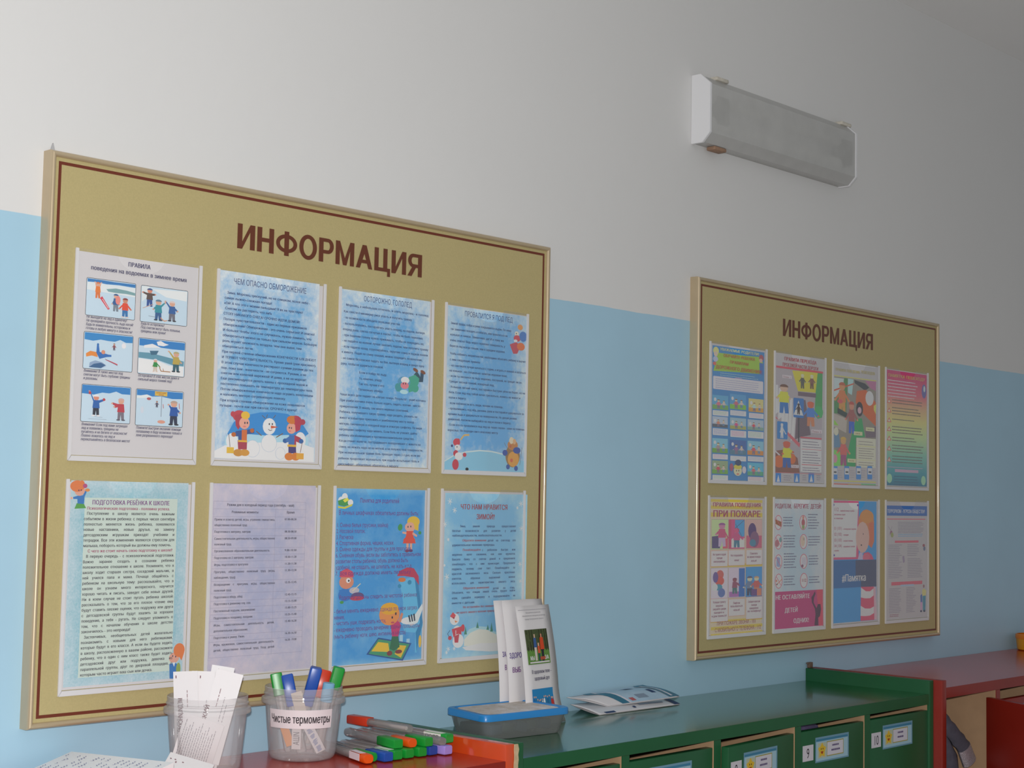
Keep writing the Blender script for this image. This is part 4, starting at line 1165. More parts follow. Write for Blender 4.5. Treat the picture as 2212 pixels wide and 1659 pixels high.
SHEETS.append(dict(board=1, col=2, row=1, gain=1.35, label='bright blue sheet with pink lettering for parents, a blonde girl in red and a washstand', art=[
 ('blue_print', [
  ('R','@swirl_blue',-1.2,1.8,205.1,298.9,0),
 ]),
 ('printed_shoes', [
  ('E','e2dfe0',19.1,284.5,6.6,6.4,0),
  ('E','e2dfe0',12.4,279.1,7.7,5.9,0),
  ('P','3f8f4a',[4.2,277.9,20.6,282.4,36,279.4,37.1,273,18.3,268.6,5.8,270.6]),
  ('E','e2dfe0',32,275.1,6.1,5.5,0),
  ('P','c9c03c',[4.5,269.1,18.3,267.5,37.1,273,35.5,269.4,19.8,264.3,5.1,265.7]),
  ('P','d8cf4a',[15.1,279.1,24.7,283.5,29,279.3,19.4,274.9]),
 ]),
 ('printed_girl', [
  ('E','d9b23a',178.7,243,15.1,9.7,0),
  ('E','d9a08c',170.9,233.7,12.6,8.4,0),
  ('P','d9b23a',[172,246.9,191.7,244.8,190.8,227.1,182.2,229.3,179.8,238.1]),
  ('P','cf4a38',[162.2,226.7,179.3,226.6,178.9,218.2,185.4,205,153.9,205.2,161.5,218.3]),
  ('E','cf4a38',169.6,210.6,14.4,5.7,0),
  ('P','d9a08c',[162.5,224.9,162.3,220.9,152.4,222.7,153.5,225.8]),
  ('P','d9a08c',[177.2,224.9,188.6,219.3,187.5,216,176.5,220.5]),
  ('E','3f8f4a',147.3,233.2,5.3,6.1,-20),
  ('E','3f8f4a',194.5,223.5,3.7,3.1,0),
  ('R','d9a08c',162.9,193.7,168.3,205.1,0),
  ('R','d9a08c',171.5,193.6,176.7,205.1,0),
  ('E','7a3a5c',164.8,191.9,4.8,2.6,0),
  ('E','5a3a6c',173.8,192.3,4.8,2.6,0),
  ('E','2f3a4c',165.8,234.1,1.2,1.8,0),
  ('E','2f3a4c',172.4,234.6,1.2,1.8,0),
 ]),
 ('printed_boy', [
  ('E','2f74b8',24.9,119.7,14.9,11,0),
  ('E','c98468',27.8,141.1,16.1,11.8,0),
  ('P','c04a60',[12,149.4,13.9,158.9,27.5,164.3,41.1,158.3,43.7,148.7]),
  ('E','e8e4e6',31.6,143.5,5,4.2,0),
  ('E','2b2b3c',32.7,143.1,1.9,1.9,0),
  ('P','2f74b8',[11.7,128.5,34.4,126.8,39,115,18.3,113.6]),
  ('E','b0aeb8',45.5,126.4,11.2,5.5,0),
  ('E','5a4a78',52.9,116.7,14.6,6.4,0),
  ('E','b5404f',52.2,112.9,15.7,3.8,0),
  ('L','d8c8a0',1.5,[41.4,125.5,59.2,137.7]),
  ('E','3f8f4a',18.5,107.3,4.4,2.5,0),
 ]),
 ('printed_washstand', [
  ('P','5fb0d6',[148.6,139.7,184.2,147.7,195.4,129.7,206.7,61,200,34.9,193.1,13.4,189.2,13.6,189,48.6,163.4,51,157.7,63.2,158.2,102.4]),
  ('P','2f7fae',[184.3,145.4,194.4,132,206.6,65.4,193.1,14.5,189.9,48.6,199.6,65.7]),
  ('P','b23a54',[142.4,148.6,148.1,157.2,165.7,163,182.3,161.3,193.9,147.4,195.4,131.5,182.8,145,160.2,148.2]),
  ('E','c9743c',154.5,141.8,8.9,3.9,0),
  ('E','dfe6ec',174.7,70.1,21,6.6,0),
  ('P','cfdbe4',[162.7,73.9,187.9,80.5,204,98.6,205.8,89.7,194.4,65.9,178.1,60.1]),
  ('P','2b3a4c',[170.9,79,174.4,79.9,177.8,67.8,174.8,67.3]),
  ('P','2b3a4c',[176.8,80.3,180.4,81,183.2,68.6,180.2,67.9]),
  ('P','2b3a4c',[182.8,81.4,186.4,82.1,188.6,69.5,185.6,68.5]),
  ('E','2f86ae',148.9,131,4.1,3.5,0),
  ('E','2f86ae',172.6,136.9,4.8,4,0),
  ('R','9fc4d8',151.7,28.3,159.7,46.1,0),
  ('R','9fc4d8',168.3,29.6,176.1,38.8,0),
  ('E','d8b04a',200.7,32.7,3.6,11,0),
 ]),
 ('printed_mat', [
  ('P','27508c',[76.1,17,102.3,44.3,180.5,30.5,160.6,1.2]),
  ('P','3f8f6a',[80.9,17.8,102.9,41.7,176.1,29.2,158.5,4.1]),
  ('P','d9b23a',[87.3,21.7,102.5,36.8,125.8,33.4,129.2,18.2]),
  ('P','d9b23a',[141,14.2,152.3,28.7,168.7,26.8,156,6.9]),
 ]),
 ('printed_child', [
  ('P','2f6a4c',[129,23.6,134.1,44.8,148.9,44.1,152.4,25.5,139.4,19.7]),
  ('E','7a3a3c',129.3,16,6.4,4.3,0),
  ('E','7a3a3c',150.3,17.6,8.3,3.5,0),
  ('P','b83a6c',[129.9,67.7,147.9,72.3,154.1,63.4,148.9,44.1,134.1,44.8]),
  ('E','d98a4c',127,83,24,19,0),
  ('E','d9a02f',126.7,92.7,21,10.4,0),
  ('P','c98468',[146.5,70.2,154.9,85.1,159.4,82.7,154,67.7]),
  ('E','2b2b3c',141.7,83.5,1.8,2.6,0),
  ('E','2b2b3c',133.6,77.3,1.8,2.2,0),
  ('E','b8505c',134.8,68.6,4.1,1.7,0),
 ]),
 ('lettering', [
  ('T','8a3f9a','Памятка для родителей',53,275.3,143.6,7.7,'n',0,0),
  ('T','8a3f9a','В личных шкафчиках обязательно должны быть:',6.4,254.3,190.5,7.6,'n',0,0),
  ('T','8a3f9a','1. Смена белья (трусики, майка)',-1.9,233.6,119.1,7.1,'n',0,0),
  ('T','8a3f9a','2. Носовой платок.',-1.7,223.5,67,7.1,'n',0,0),
  ('T','8a3f9a','3. Расческа',-1.5,213.3,40.3,7.1,'n',0,0),
  ('T','8a3f9a','4. Спортивная форма, чешки, носки.',-1.3,203.1,133.3,7.1,'n',0,0),
  ('T','8a3f9a','5. Смена одежды для группы и для прогулки',-1.1,192.9,173.7,7.1,'n',0,0),
  ('T','8a3f9a','6. Сменная обувь (если вы заботитесь о правильном',-0.9,182.7,198.3,7.1,'n',0,0),
  ('T','8a3f9a','развитии стопы ребенка, обувь должна быть',-0.7,172.6,167.8,7.1,'n',0,0),
  ('T','8a3f9a','удобной, не спадать, не шлепать, не жать и т.д.',-0.5,162.4,177.7,7.1,'n',0,0),
  ('T','8a3f9a','7. Вся одежда должна иметь петельку',-0.3,152.2,175.1,7.1,'n',0,0),
  ('T','8a3f9a','Родители должны следить за чистотой ребенка:',12.3,111.7,192.1,7.1,'n',0,0),
  ('T','8a3f9a','- белье менять ежедневно, одежда по мере загряз-',1.6,89.1,193.7,7.1,'n',0,0),
  ('T','8a3f9a','нения,',2,79,25.6,7.1,'n',0,0),
  ('T','8a3f9a','- чистить уши, подрезать ногти,',2.3,69.2,119.3,7.1,'n',0,0),
  ('T','8a3f9a','- ежедневно проводить вечерние водные процедуры',2.7,58.2,199.2,7.1,'n',0,0),
  ('T','8a3f9a','(мыть ребенку ноги, шею, интимные места)',3.1,47.3,166.5,7.1,'n',0,0),
 ]),
]))
SHEETS.append(dict(board=1, col=3, row=1, gain=1.5, label='pale blue snowflake sheet with a red heading about liking winter and a snowman in red', art=[
 ('frosty_print', [
  ('R','@frost_pale',4.6,-1.3,222.2,295.3,0),
 ]),
 ('snowy_hill', [
  ('P','9fc4d6',[59.8,36.1,73,48.1,94.1,52.5,118.8,50.3,139.2,40.7,188.4,33.9,217.5,30.3,217.9,14.9,60.1,27.6]),
  ('P','d9d3c0',[60,29.7,76.2,41.6,97.3,47,118.9,44.9,144.1,35.1,217.7,23.7,214.7,12.9,157.2,16,60.4,18.1]),
  ('P','e0dde2',[55.9,16.3,101.2,21.2,157.1,19.3,214.7,15.1,213.3,4.2,126.3,4.8,65.1,10.5]),
  ('P','3f7f6a',[90.6,49.4,93.9,61,97.9,49.1]),
  ('P','3f7f6a',[117.7,44.9,121.1,54.4,125.1,44.6]),
  ('P','3f7f6a',[127.7,41.2,130.9,58.3,135.2,40.9]),
  ('P','3f7f6a',[60,39.2,63.2,53.9,67.3,38.9]),
 ]),
 ('printed_snowman', [
  ('E','dfe4ea',41.7,43.3,11.9,12.6,0),
  ('P','b8404c',[28.2,50.2,53.3,54.3,52.9,36.4,36.3,25.7]),
  ('E','e6e9ee',35,67.8,11.9,10.5,0),
  ('P','c04a50',[23.1,73.5,30.2,80.6,37.8,75,33.6,67.8]),
  ('E','b8404c',56.4,51,4.8,6.8,0),
  ('E','b8404c',24.2,34.7,4.7,3.8,0),
  ('P','d9793c',[35.1,65.7,43.2,63.2,36.7,61.4]),
  ('L','2b3a5c',1,[23.8,48.4,18.1,42.4,22.7,35.9]),
  ('L','e2dde0',1.6,[38.6,47.7,38.8,40.3]),
  ('E','30303c',32.9,70,1.2,1.3,0),
  ('E','dfe4ea',45.1,28.4,14.3,12.6,0),
  ('P','b0404c',[34.5,37.4,47.7,40.9,45.2,25.3,36.3,25.7]),
 ]),
 ('printed_snowflakes', [
  ('L','c9dbe8',1.3,[11.1,281.3,22.4,278.4]),
  ('L','c9dbe8',1.3,[15,285.6,18.4,274.2]),
  ('L','c9dbe8',1.3,[20.7,284.1,12.8,275.7]),
  ('L','c9dbe8',1.3,[23.8,265.5,34.3,262.7]),
  ('L','c9dbe8',1.3,[27.5,269.4,30.6,258.8]),
  ('L','c9dbe8',1.3,[32.8,268.1,25.4,260.2]),
  ('L','c9dbe8',1.3,[0.5,240,10.1,237.4]),
  ('L','c9dbe8',1.3,[3.9,243.5,6.8,233.8]),
  ('L','c9dbe8',1.3,[8.7,242.3,2,235.1]),
  ('L','c9dbe8',1.3,[6.9,145.8,19,142.3]),
  ('L','c9dbe8',1.3,[11.2,150.2,14.7,137.9]),
  ('L','c9dbe8',1.3,[17.2,148.4,8.7,139.7]),
  ('L','c9dbe8',1.3,[4,165.9,8.8,164.5]),
  ('L','c9dbe8',1.3,[5.7,167.6,7.1,162.7]),
  ('L','c9dbe8',1.3,[8.1,166.9,4.7,163.4]),
  ('L','c9dbe8',1.3,[11.2,212.2,17.6,210.4]),
  ('L','c9dbe8',1.3,[13.5,214.6,15.4,208]),
  ('L','c9dbe8',1.3,[16.7,213.7,12.1,208.9]),
  ('L','c9dbe8',1.3,[201.4,232.7,212.9,229.7]),
  ('L','c9dbe8',1.3,[205.5,236.8,208.9,225.7]),
  ('L','c9dbe8',1.3,[211.3,235.3,203.1,227.2]),
  ('L','c9dbe8',1.3,[199.5,165.3,210.1,162.4]),
  ('L','c9dbe8',1.3,[203.2,169,206.3,158.7]),
  ('L','c9dbe8',1.3,[208.5,167.6,201.1,160.2]),
  ('L','c9dbe8',1.3,[202.7,133,210.6,130.8]),
  ('L','c9dbe8',1.3,[205.5,135.7,207.8,128]),
  ('L','c9dbe8',1.3,[209.5,134.6,203.8,129.2]),
  ('L','c9dbe8',1.3,[198.6,279.2,210.1,276.3]),
  ('L','c9dbe8',1.3,[202.6,283.3,206,272.2]),
  ('L','c9dbe8',1.3,[208.4,281.9,200.2,273.6]),
  ('L','c9dbe8',1.3,[16,16.5,24.9,13.7]),
  ('L','c9dbe8',1.3,[19.1,19.6,21.8,10.6]),
  ('L','c9dbe8',1.3,[23.5,18.2,17.3,12]),
  ('L','c9dbe8',1.3,[31.5,16.5,38.8,14.1]),
  ('L','c9dbe8',1.3,[34.1,19,36.2,11.6]),
  ('L','c9dbe8',1.3,[37.7,17.8,32.6,12.8]),
  ('L','c9dbe8',1.3,[13,10.1,19.4,8]),
  ('L','c9dbe8',1.3,[15.3,12.4,17.2,5.8]),
  ('L','c9dbe8',1.3,[18.5,11.3,14,6.9]),
  ('L','c9dbe8',1.3,[191.7,270.7,197.9,269.1]),
  ('L','c9dbe8',1.3,[193.9,272.9,195.7,266.9]),
  ('L','c9dbe8',1.3,[197,272.1,192.6,267.7]),
 ]),
 ('lettering', [
  ('T','b8434f','ЧТО НАМ НРАВИТСЯ',43.9,266,168.2,9.4,'b',0,0),
  ('T','b8434f','ЗИМОЙ?',85.3,248,133.3,9.5,'b',0,0),
  ('T','33538e','Зима, зимняя природа предоставляет',43.4,233.4,191.6,4,'b',0,1),
  ('T','33538e','богатые возможности для развития у детей',24,225,191.8,4,'b',0,1),
  ('T','33538e','наблюдательности, любознательности.',24.3,216.5,154.7,4,'b',0,0),
  ('T','33538e','детей на снегопад это',115.8,207.1,191.7,4.1,'b',0,1),
  ('T','33538e','удивительное явление природы.',24.5,199.2,135.6,4,'b',0,0),
  ('T','33538e','с ребенком быстро или',101.8,189.7,191.2,4.1,'b',0,1),
  ('T','33538e','медленно летят снежинки, как они кружатся.',24.8,181.9,191.4,4,'b',0,1),
  ('T','33538e','Внесите банку со снегом домой и предложите',25,173.3,191,4,'b',0,1),
  ('T','33538e','понаблюдать что с ним происходит. Предложите',25.3,164.6,191.2,4,'b',0,1),
  ('T','33538e','подумать, почему снег тает. Понаблюдайте за',25.2,156,191.5,4,'b',0,1),
  ('T','33538e','красотой заснеженного леса. Сколько красочных',25.5,147.4,191,4,'b',0,1),
  ('T','33538e','эпитетов, образных выражений можно',25.5,138.7,191.9,4,'b',0,1),
  ('T','33538e','использовать для характеристики зимнего леса.',25.7,130.3,192.8,4,'b',0,1),
  ('T','33538e','детей на птиц.',132.3,118.6,191.8,4.1,'b',0,1),
  ('T','33538e','Объясните, что птицам зимой очень трудно найти',26.3,113.3,192.6,4,'b',0,1),
  ('T','33538e','корм, сделайте кормушку и подкармливайте их',26.6,103.8,193.5,4,'b',0,1),
  ('T','33538e','вместе с детьми.',26.5,94.8,86.2,4,'b',0,0),
  ('T','b8485a','Обратите внимание',50.2,207.5,113,4,'b',0,0),
  ('T','b8485a','Понаблюдайте',51.3,190.3,98.7,4,'b',0,0),
  ('T','b8485a','Обратите внимание',54.6,120.9,122.9,4,'b',0,0),
  ('T','b8485a','Не оставляйте без внимания',55,86.6,142.6,4,'b',0,0),
  ('T','b8485a','ни одного зимнего явления природы',38.6,77.5,142.9,4,'b',0,0),
 ]),
]))
SHEETS.append(dict(board=2, col=0, row=0, gain=2.25, label='blue sheet with a green heading field and a grid of small road safety pictures', art=[
 ('blue_print', [
  ('R','3a6f9c',5.2,-0.5,205.5,294.7,0),
 ]),
 ('heading_field', [
  ('P','7f9c38',[21.6,279.7,104.2,280.4,189.7,283.2,200,270.4,199.2,244.3,111.7,242.1,8.8,238.5,16.9,256.2]),
 ]),
 ('printed_child', [
  ('E','c9a86c',18.2,283.4,10.8,8.8,0),
  ('E','c09a8c',17.6,276.3,7.4,5.6,0),
  ('E','8f96b8',16.8,265.2,9.4,6,0),
  ('E','a8584c',13.6,254.9,6.7,4,0),
 ]),
 ('printed_child', [
  ('E','8a4a50',193.3,281.4,9.4,7.1,0),
  ('E','b08a80',191.6,275,6.5,4.6,0),
  ('P','3f5f94',[185.5,269.3,200.8,269.4,200.3,242.3,187.3,242.4]),
 ]),
 ('text_field', [
  ('R','b89aac',8.4,198.8,201.3,227.5,3),
  ('R','a8a6b8',9.2,199.6,200.5,226.7,2.2),
  ('G','7a7a9a',17.5,221.1,190.4,202.1,5,1.6,0.1),
  ('R','b87a94',90.9,227.9,117.2,228.9,0),
 ]),
 ('picture_panels', [
  ('R','4f86a4',6.5,154.7,65.8,185.7,0),
  ('R','5f8a4c',6.6,154.7,66,164.5,0),
  ('K','b5606c','6a6070','d8a58c','6a4a30','',29.4,155.8,21.1,1.7,[-1.9,-0.42,1.9,-0.42]),
  ('K','a89a90','57708c','d8a58c','6a4a30','',49.1,158.3,17.1,1.7,[-1.9,-0.42,1.9,-0.42]),
  ('E','c9c4c8',16.5,176,4.7,4,0),
 ]),
 ('caption_fields', [
  ('R','8f90b0',7.9,140.5,66.5,151.9,1.5),
  ('R','aaaab4',8.2,140.8,66.2,151.6,1.2),
  ('G','8aa08c',12.2,148.6,62,143.5,3,1.4,0.1),
 ]),
 ('picture_panels', [
  ('R','4a7fa4',71.6,158.5,133.7,191.8,0),
  ('R','6a9a3c',71.8,158.5,133.9,169.1,0),
  ('K','a05a64','6a6070','d8a58c','6a4a30','',95.7,159.5,22.7,1.7,[-1.9,-0.42,1.9,-0.42]),
  ('K','a89a90','57708c','d8a58c','6a4a30','',116,162.1,18.4,1.7,[-1.9,-0.42,1.9,-0.42]),
  ('E','c9c4c8',81.9,182,4.8,4.1,0),
 ]),
 ('caption_fields', [
  ('R','8f90b0',73.1,144,134.4,155.5,1.5),
  ('R','aaaab4',73.4,144.3,134.1,155.2,1.2),
  ('G','8f94b4',77.5,152.2,129.8,146.9,3,1.4,0.1),
 ]),
 ('picture_panels', [
  ('R','a8a06c',143.7,156.1,202.6,186,0),
  ('R','c9803c',143.8,156.1,202.8,165.6,0),
  ('K','8fa8a8','6a6070','d8a58c','6a4a30','',166,157.2,20.4,1.7,[-1.9,-0.42,1.9,-0.42]),
  ('K','a89a90','57708c','d8a58c','6a4a30','',186.8,159.8,16.6,1.7,[-1.9,-0.42,1.9,-0.42]),
  ('E','c9c4c8',154.3,176.2,5,4.1,0),
 ]),
 ('caption_fields', [
  ('R','8f90b0',145.1,141.6,203.2,153.4,1.5),
  ('R','aaaab4',145.4,141.9,202.9,153.1,1.2),
  ('G','b48aa0',149.7,150,198.5,144.7,3,1.4,0.1),
 ]),
 ('picture_panels', [
  ('R','8f9aa8',6.5,115,64.1,138.5,0),
  ('R','4a5058',6.6,115,64.2,122,0),
  ('K','b5705a','6a6070','d8a58c','6a4a30','',28.5,116.1,16.5,1.7,[-1.9,-0.42,1.9,-0.42]),
  ('K','a89a90','57708c','d8a58c','6a4a30','',48.1,118.5,13.3,1.7,[-1.9,-0.42,1.9,-0.42]),
  ('E','c9c4c8',16.5,129.1,4.7,4,0),
 ]),
 ('caption_fields', [
  ('R','8f90b0',7.9,97.2,64.7,112.2,1.5),
  ('R','aaaab4',8.2,97.5,64.4,111.9,1.2),
  ('G','7f86b0',12.1,109.2,60.2,100.4,5,1.4,0.1),
 ]),
 ('picture_panels', [
  ('R','7f96a0',72.3,113.8,134.4,139,0),
  ('R','8a8a4c',72.4,113.8,134.5,121.3,0),
  ('K','b0426c','6a6070','d8a58c','6a4a30','',96.3,114.9,17.6,1.7,[-1.9,-0.42,1.9,-0.42]),
  ('K','a89a90','57708c','d8a58c','6a4a30','',116.6,117.2,14.3,1.7,[-1.9,-0.42,1.9,-0.42]),
  ('E','c9c4c8',82.6,129.4,4.8,4,0),
 ]),
 ('caption_fields', [
  ('R','8f90b0',73.7,95.7,135,110.9,1.5),
  ('R','aaaab4',74,96,134.7,110.6,1.2),
  ('G','b47a98',78.1,107.8,130.4,98.9,5,1.4,0.1),
 ]),
 ('picture_panels', [
  ('R','8a98a4',139.7,114.8,202.4,138.4,0),
  ('R','6f8a7c',139.8,114.8,202.5,121.8,0),
  ('K','b0424c','6a6070','d8a58c','6a4a30','',163.8,116,16.6,1.7,[-1.9,-0.42,1.9,-0.42]),
  ('K','a89a90','57708c','d8a58c','6a4a30','',184.6,118.4,13.4,1.7,[-1.9,-0.42,1.9,-0.42]),
  ('E','c9c4c8',150.3,128.7,5,4.1,0),
 ]),
 ('caption_fields', [
  ('R','8f90b0',141.1,96.5,203,111.9,1.5),
  ('R','aaaab4',141.4,96.8,202.7,111.6,1.2),
  ('G','8aa294',145.6,108.8,198.3,99.8,5,1.4,0.1),
 ]),
 ('picture_panels', [
  ('R','6a9ab0',6.3,58.6,64.1,90.5,0),
  ('R','5f8a3c',6.5,58.6,64.3,68.8,0),
  ('K','8a7a78','6a6070','d8a58c','6a4a30','',28.5,59.8,21.6,1.7,[-1.9,-0.42,1.9,-0.42]),
  ('K','a89a90','57708c','d8a58c','6a4a30','',48.1,61.9,17.5,1.7,[-1.9,-0.42,1.9,-0.42]),
  ('E','c9c4c8',16.2,81.3,4.7,4,0),
 ]),
 ('caption_fields', [
  ('R','8f90b0',7.7,44.5,64.8,55.8,1.5),
  ('R','aaaab4',8,44.8,64.5,55.5,1.2),
  ('G','b08aa4',12,53.1,60.3,47.9,3,1.4,0.1),
 ]),
 ('picture_panels', [
  ('R','3f5a8c',72.4,57,134.4,89.2,0),
  ('R','4a6a7c',72.5,57,134.5,67.2,0),
  ('K','7a5a7c','6a6070','d8a58c','6a4a30','',96.4,58.2,21.9,1.7,[-1.9,-0.42,1.9,-0.42]),
  ('K','a89a90','57708c','d8a58c','6a4a30','',116.6,60.3,17.8,1.7,[-1.9,-0.42,1.9,-0.42]),
  ('E','c9c4c8',82.6,79.9,4.8,4,0),
 ]),
 ('caption_fields', [
  ('R','8f90b0',73.8,42.6,135,54.1,1.5),
  ('R','aaaab4',74.1,42.9,134.7,53.8,1.2),
  ('G','9aa0a8',78.2,51.3,130.4,46.1,3,1.4,0.1),
 ]),
 ('picture_panels', [
  ('R','6f9ab4',139.3,58.3,202.3,89.9,0),
  ('R','b0743c',139.4,58.3,202.5,68.3,0),
  ('K','b04a50','6a6070','d8a58c','6a4a30','',163.6,59.5,21.6,1.7,[-1.9,-0.42,1.9,-0.42]),
  ('K','a89a90','57708c','d8a58c','6a4a30','',184.4,61.6,17.5,1.7,[-1.9,-0.42,1.9,-0.42]),
  ('E','c9c4c8',149.8,80.5,5,4.1,0),
 ]),
 ('caption_fields', [
  ('R','8f90b0',140.7,43.7,202.9,55.3,1.5),
  ('R','aaaab4',141,44,202.6,55,1.2),
  ('G','8f94b4',145.2,52.5,198.2,47.2,3,1.4,0.1),
 ]),
 ('picture_panels', [
  ('R','7a8a6c',6,12.7,64.8,41.5,0),
  ('R','5f8a3c',6.2,12.7,65,21.7,0),
  ('K','a0424c','6a6070','d8a58c','6a4a30','',28.7,14,19.7,1.7,[-1.9,-0.42,1.9,-0.42]),
  ('K','a89a90','57708c','d8a58c','6a4a30','',48.3,15.9,16,1.7,[-1.9,-0.42,1.9,-0.42]),
  ('E','c9c4c8',16,32.5,4.7,4,0),
 ]),
 ('caption_fields', [
  ('R','8f90b0',7.4,-1.4,65.5,9.9,1.5),
  ('R','aaaab4',7.7,-1.1,65.2,9.6,1.2),
  ('G','90a894',11.7,7.4,61,2.3,3,1.4,0.1),
 ]),
 ('picture_panels', [
  ('R','4f94ae',139.9,12,201.8,40.6,0),
  ('R','4f8a6c',140,12,201.9,20.9,0),
  ('K','b05a5c','6a6070','d8a58c','6a4a30','',163.7,13.4,19.7,1.7,[-1.9,-0.42,1.9,-0.42]),
  ('K','a89a90','57708c','d8a58c','6a4a30','',184.4,15.3,15.9,1.7,[-1.9,-0.42,1.9,-0.42]),
  ('E','c9c4c8',150.5,31.4,5,4.1,0),
 ]),
 ('caption_fields', [
  ('R','8f90b0',141.3,-2.5,202.4,9.2,1.5),
  ('R','aaaab4',141.6,-2.2,202.1,8.9,1.2),
  ('G','b4808c',145.8,6.6,197.7,1.3,3,1.4,0.1),
 ]),
 ('printed_face', [
  ('E','c9a88c',102.5,20.9,16,11.3,0),
  ('E','c9a03c',102.4,30,16,5.3,0),
  ('E','33415c',104,39.2,11.8,6.9,0),
  ('E','3a2f34',97.3,21.2,1.7,1.8,0),
  ('E','3a2f34',106.3,21.4,1.7,1.8,0),
  ('E','b0584c',102.6,13.9,4.9,1.6,0),
  ('E','8a4a60',78.2,28.3,6.9,8.9,0),
  ('E','a8a4ac',126.9,23.6,7.7,8.1,0),
 ]),
 ('lettering', [
  ('T','b5b07c','УВАЖАЕМЫЕ РОДИТЕЛИ!',31.7,285.5,182.4,6,'b',0,0),
  ('T','b8583c','ОБУЧАЙТЕ РЕБЕНКА',44.8,272.1,166.4,6.5,'b',0,0),
  ('T','b8583c','ПРАВИЛАМ',69,259.2,141.5,6.5,'b',0,0),
  ('T','b8583c','ДОРОЖНОГО ДВИЖЕНИЯ!',17.1,244.6,193.1,7.6,'b',0,0),
  ('G','8fb0a0',32.5,234.9,179.4,230.2,2,1.4,0.2),
 ]),
]))
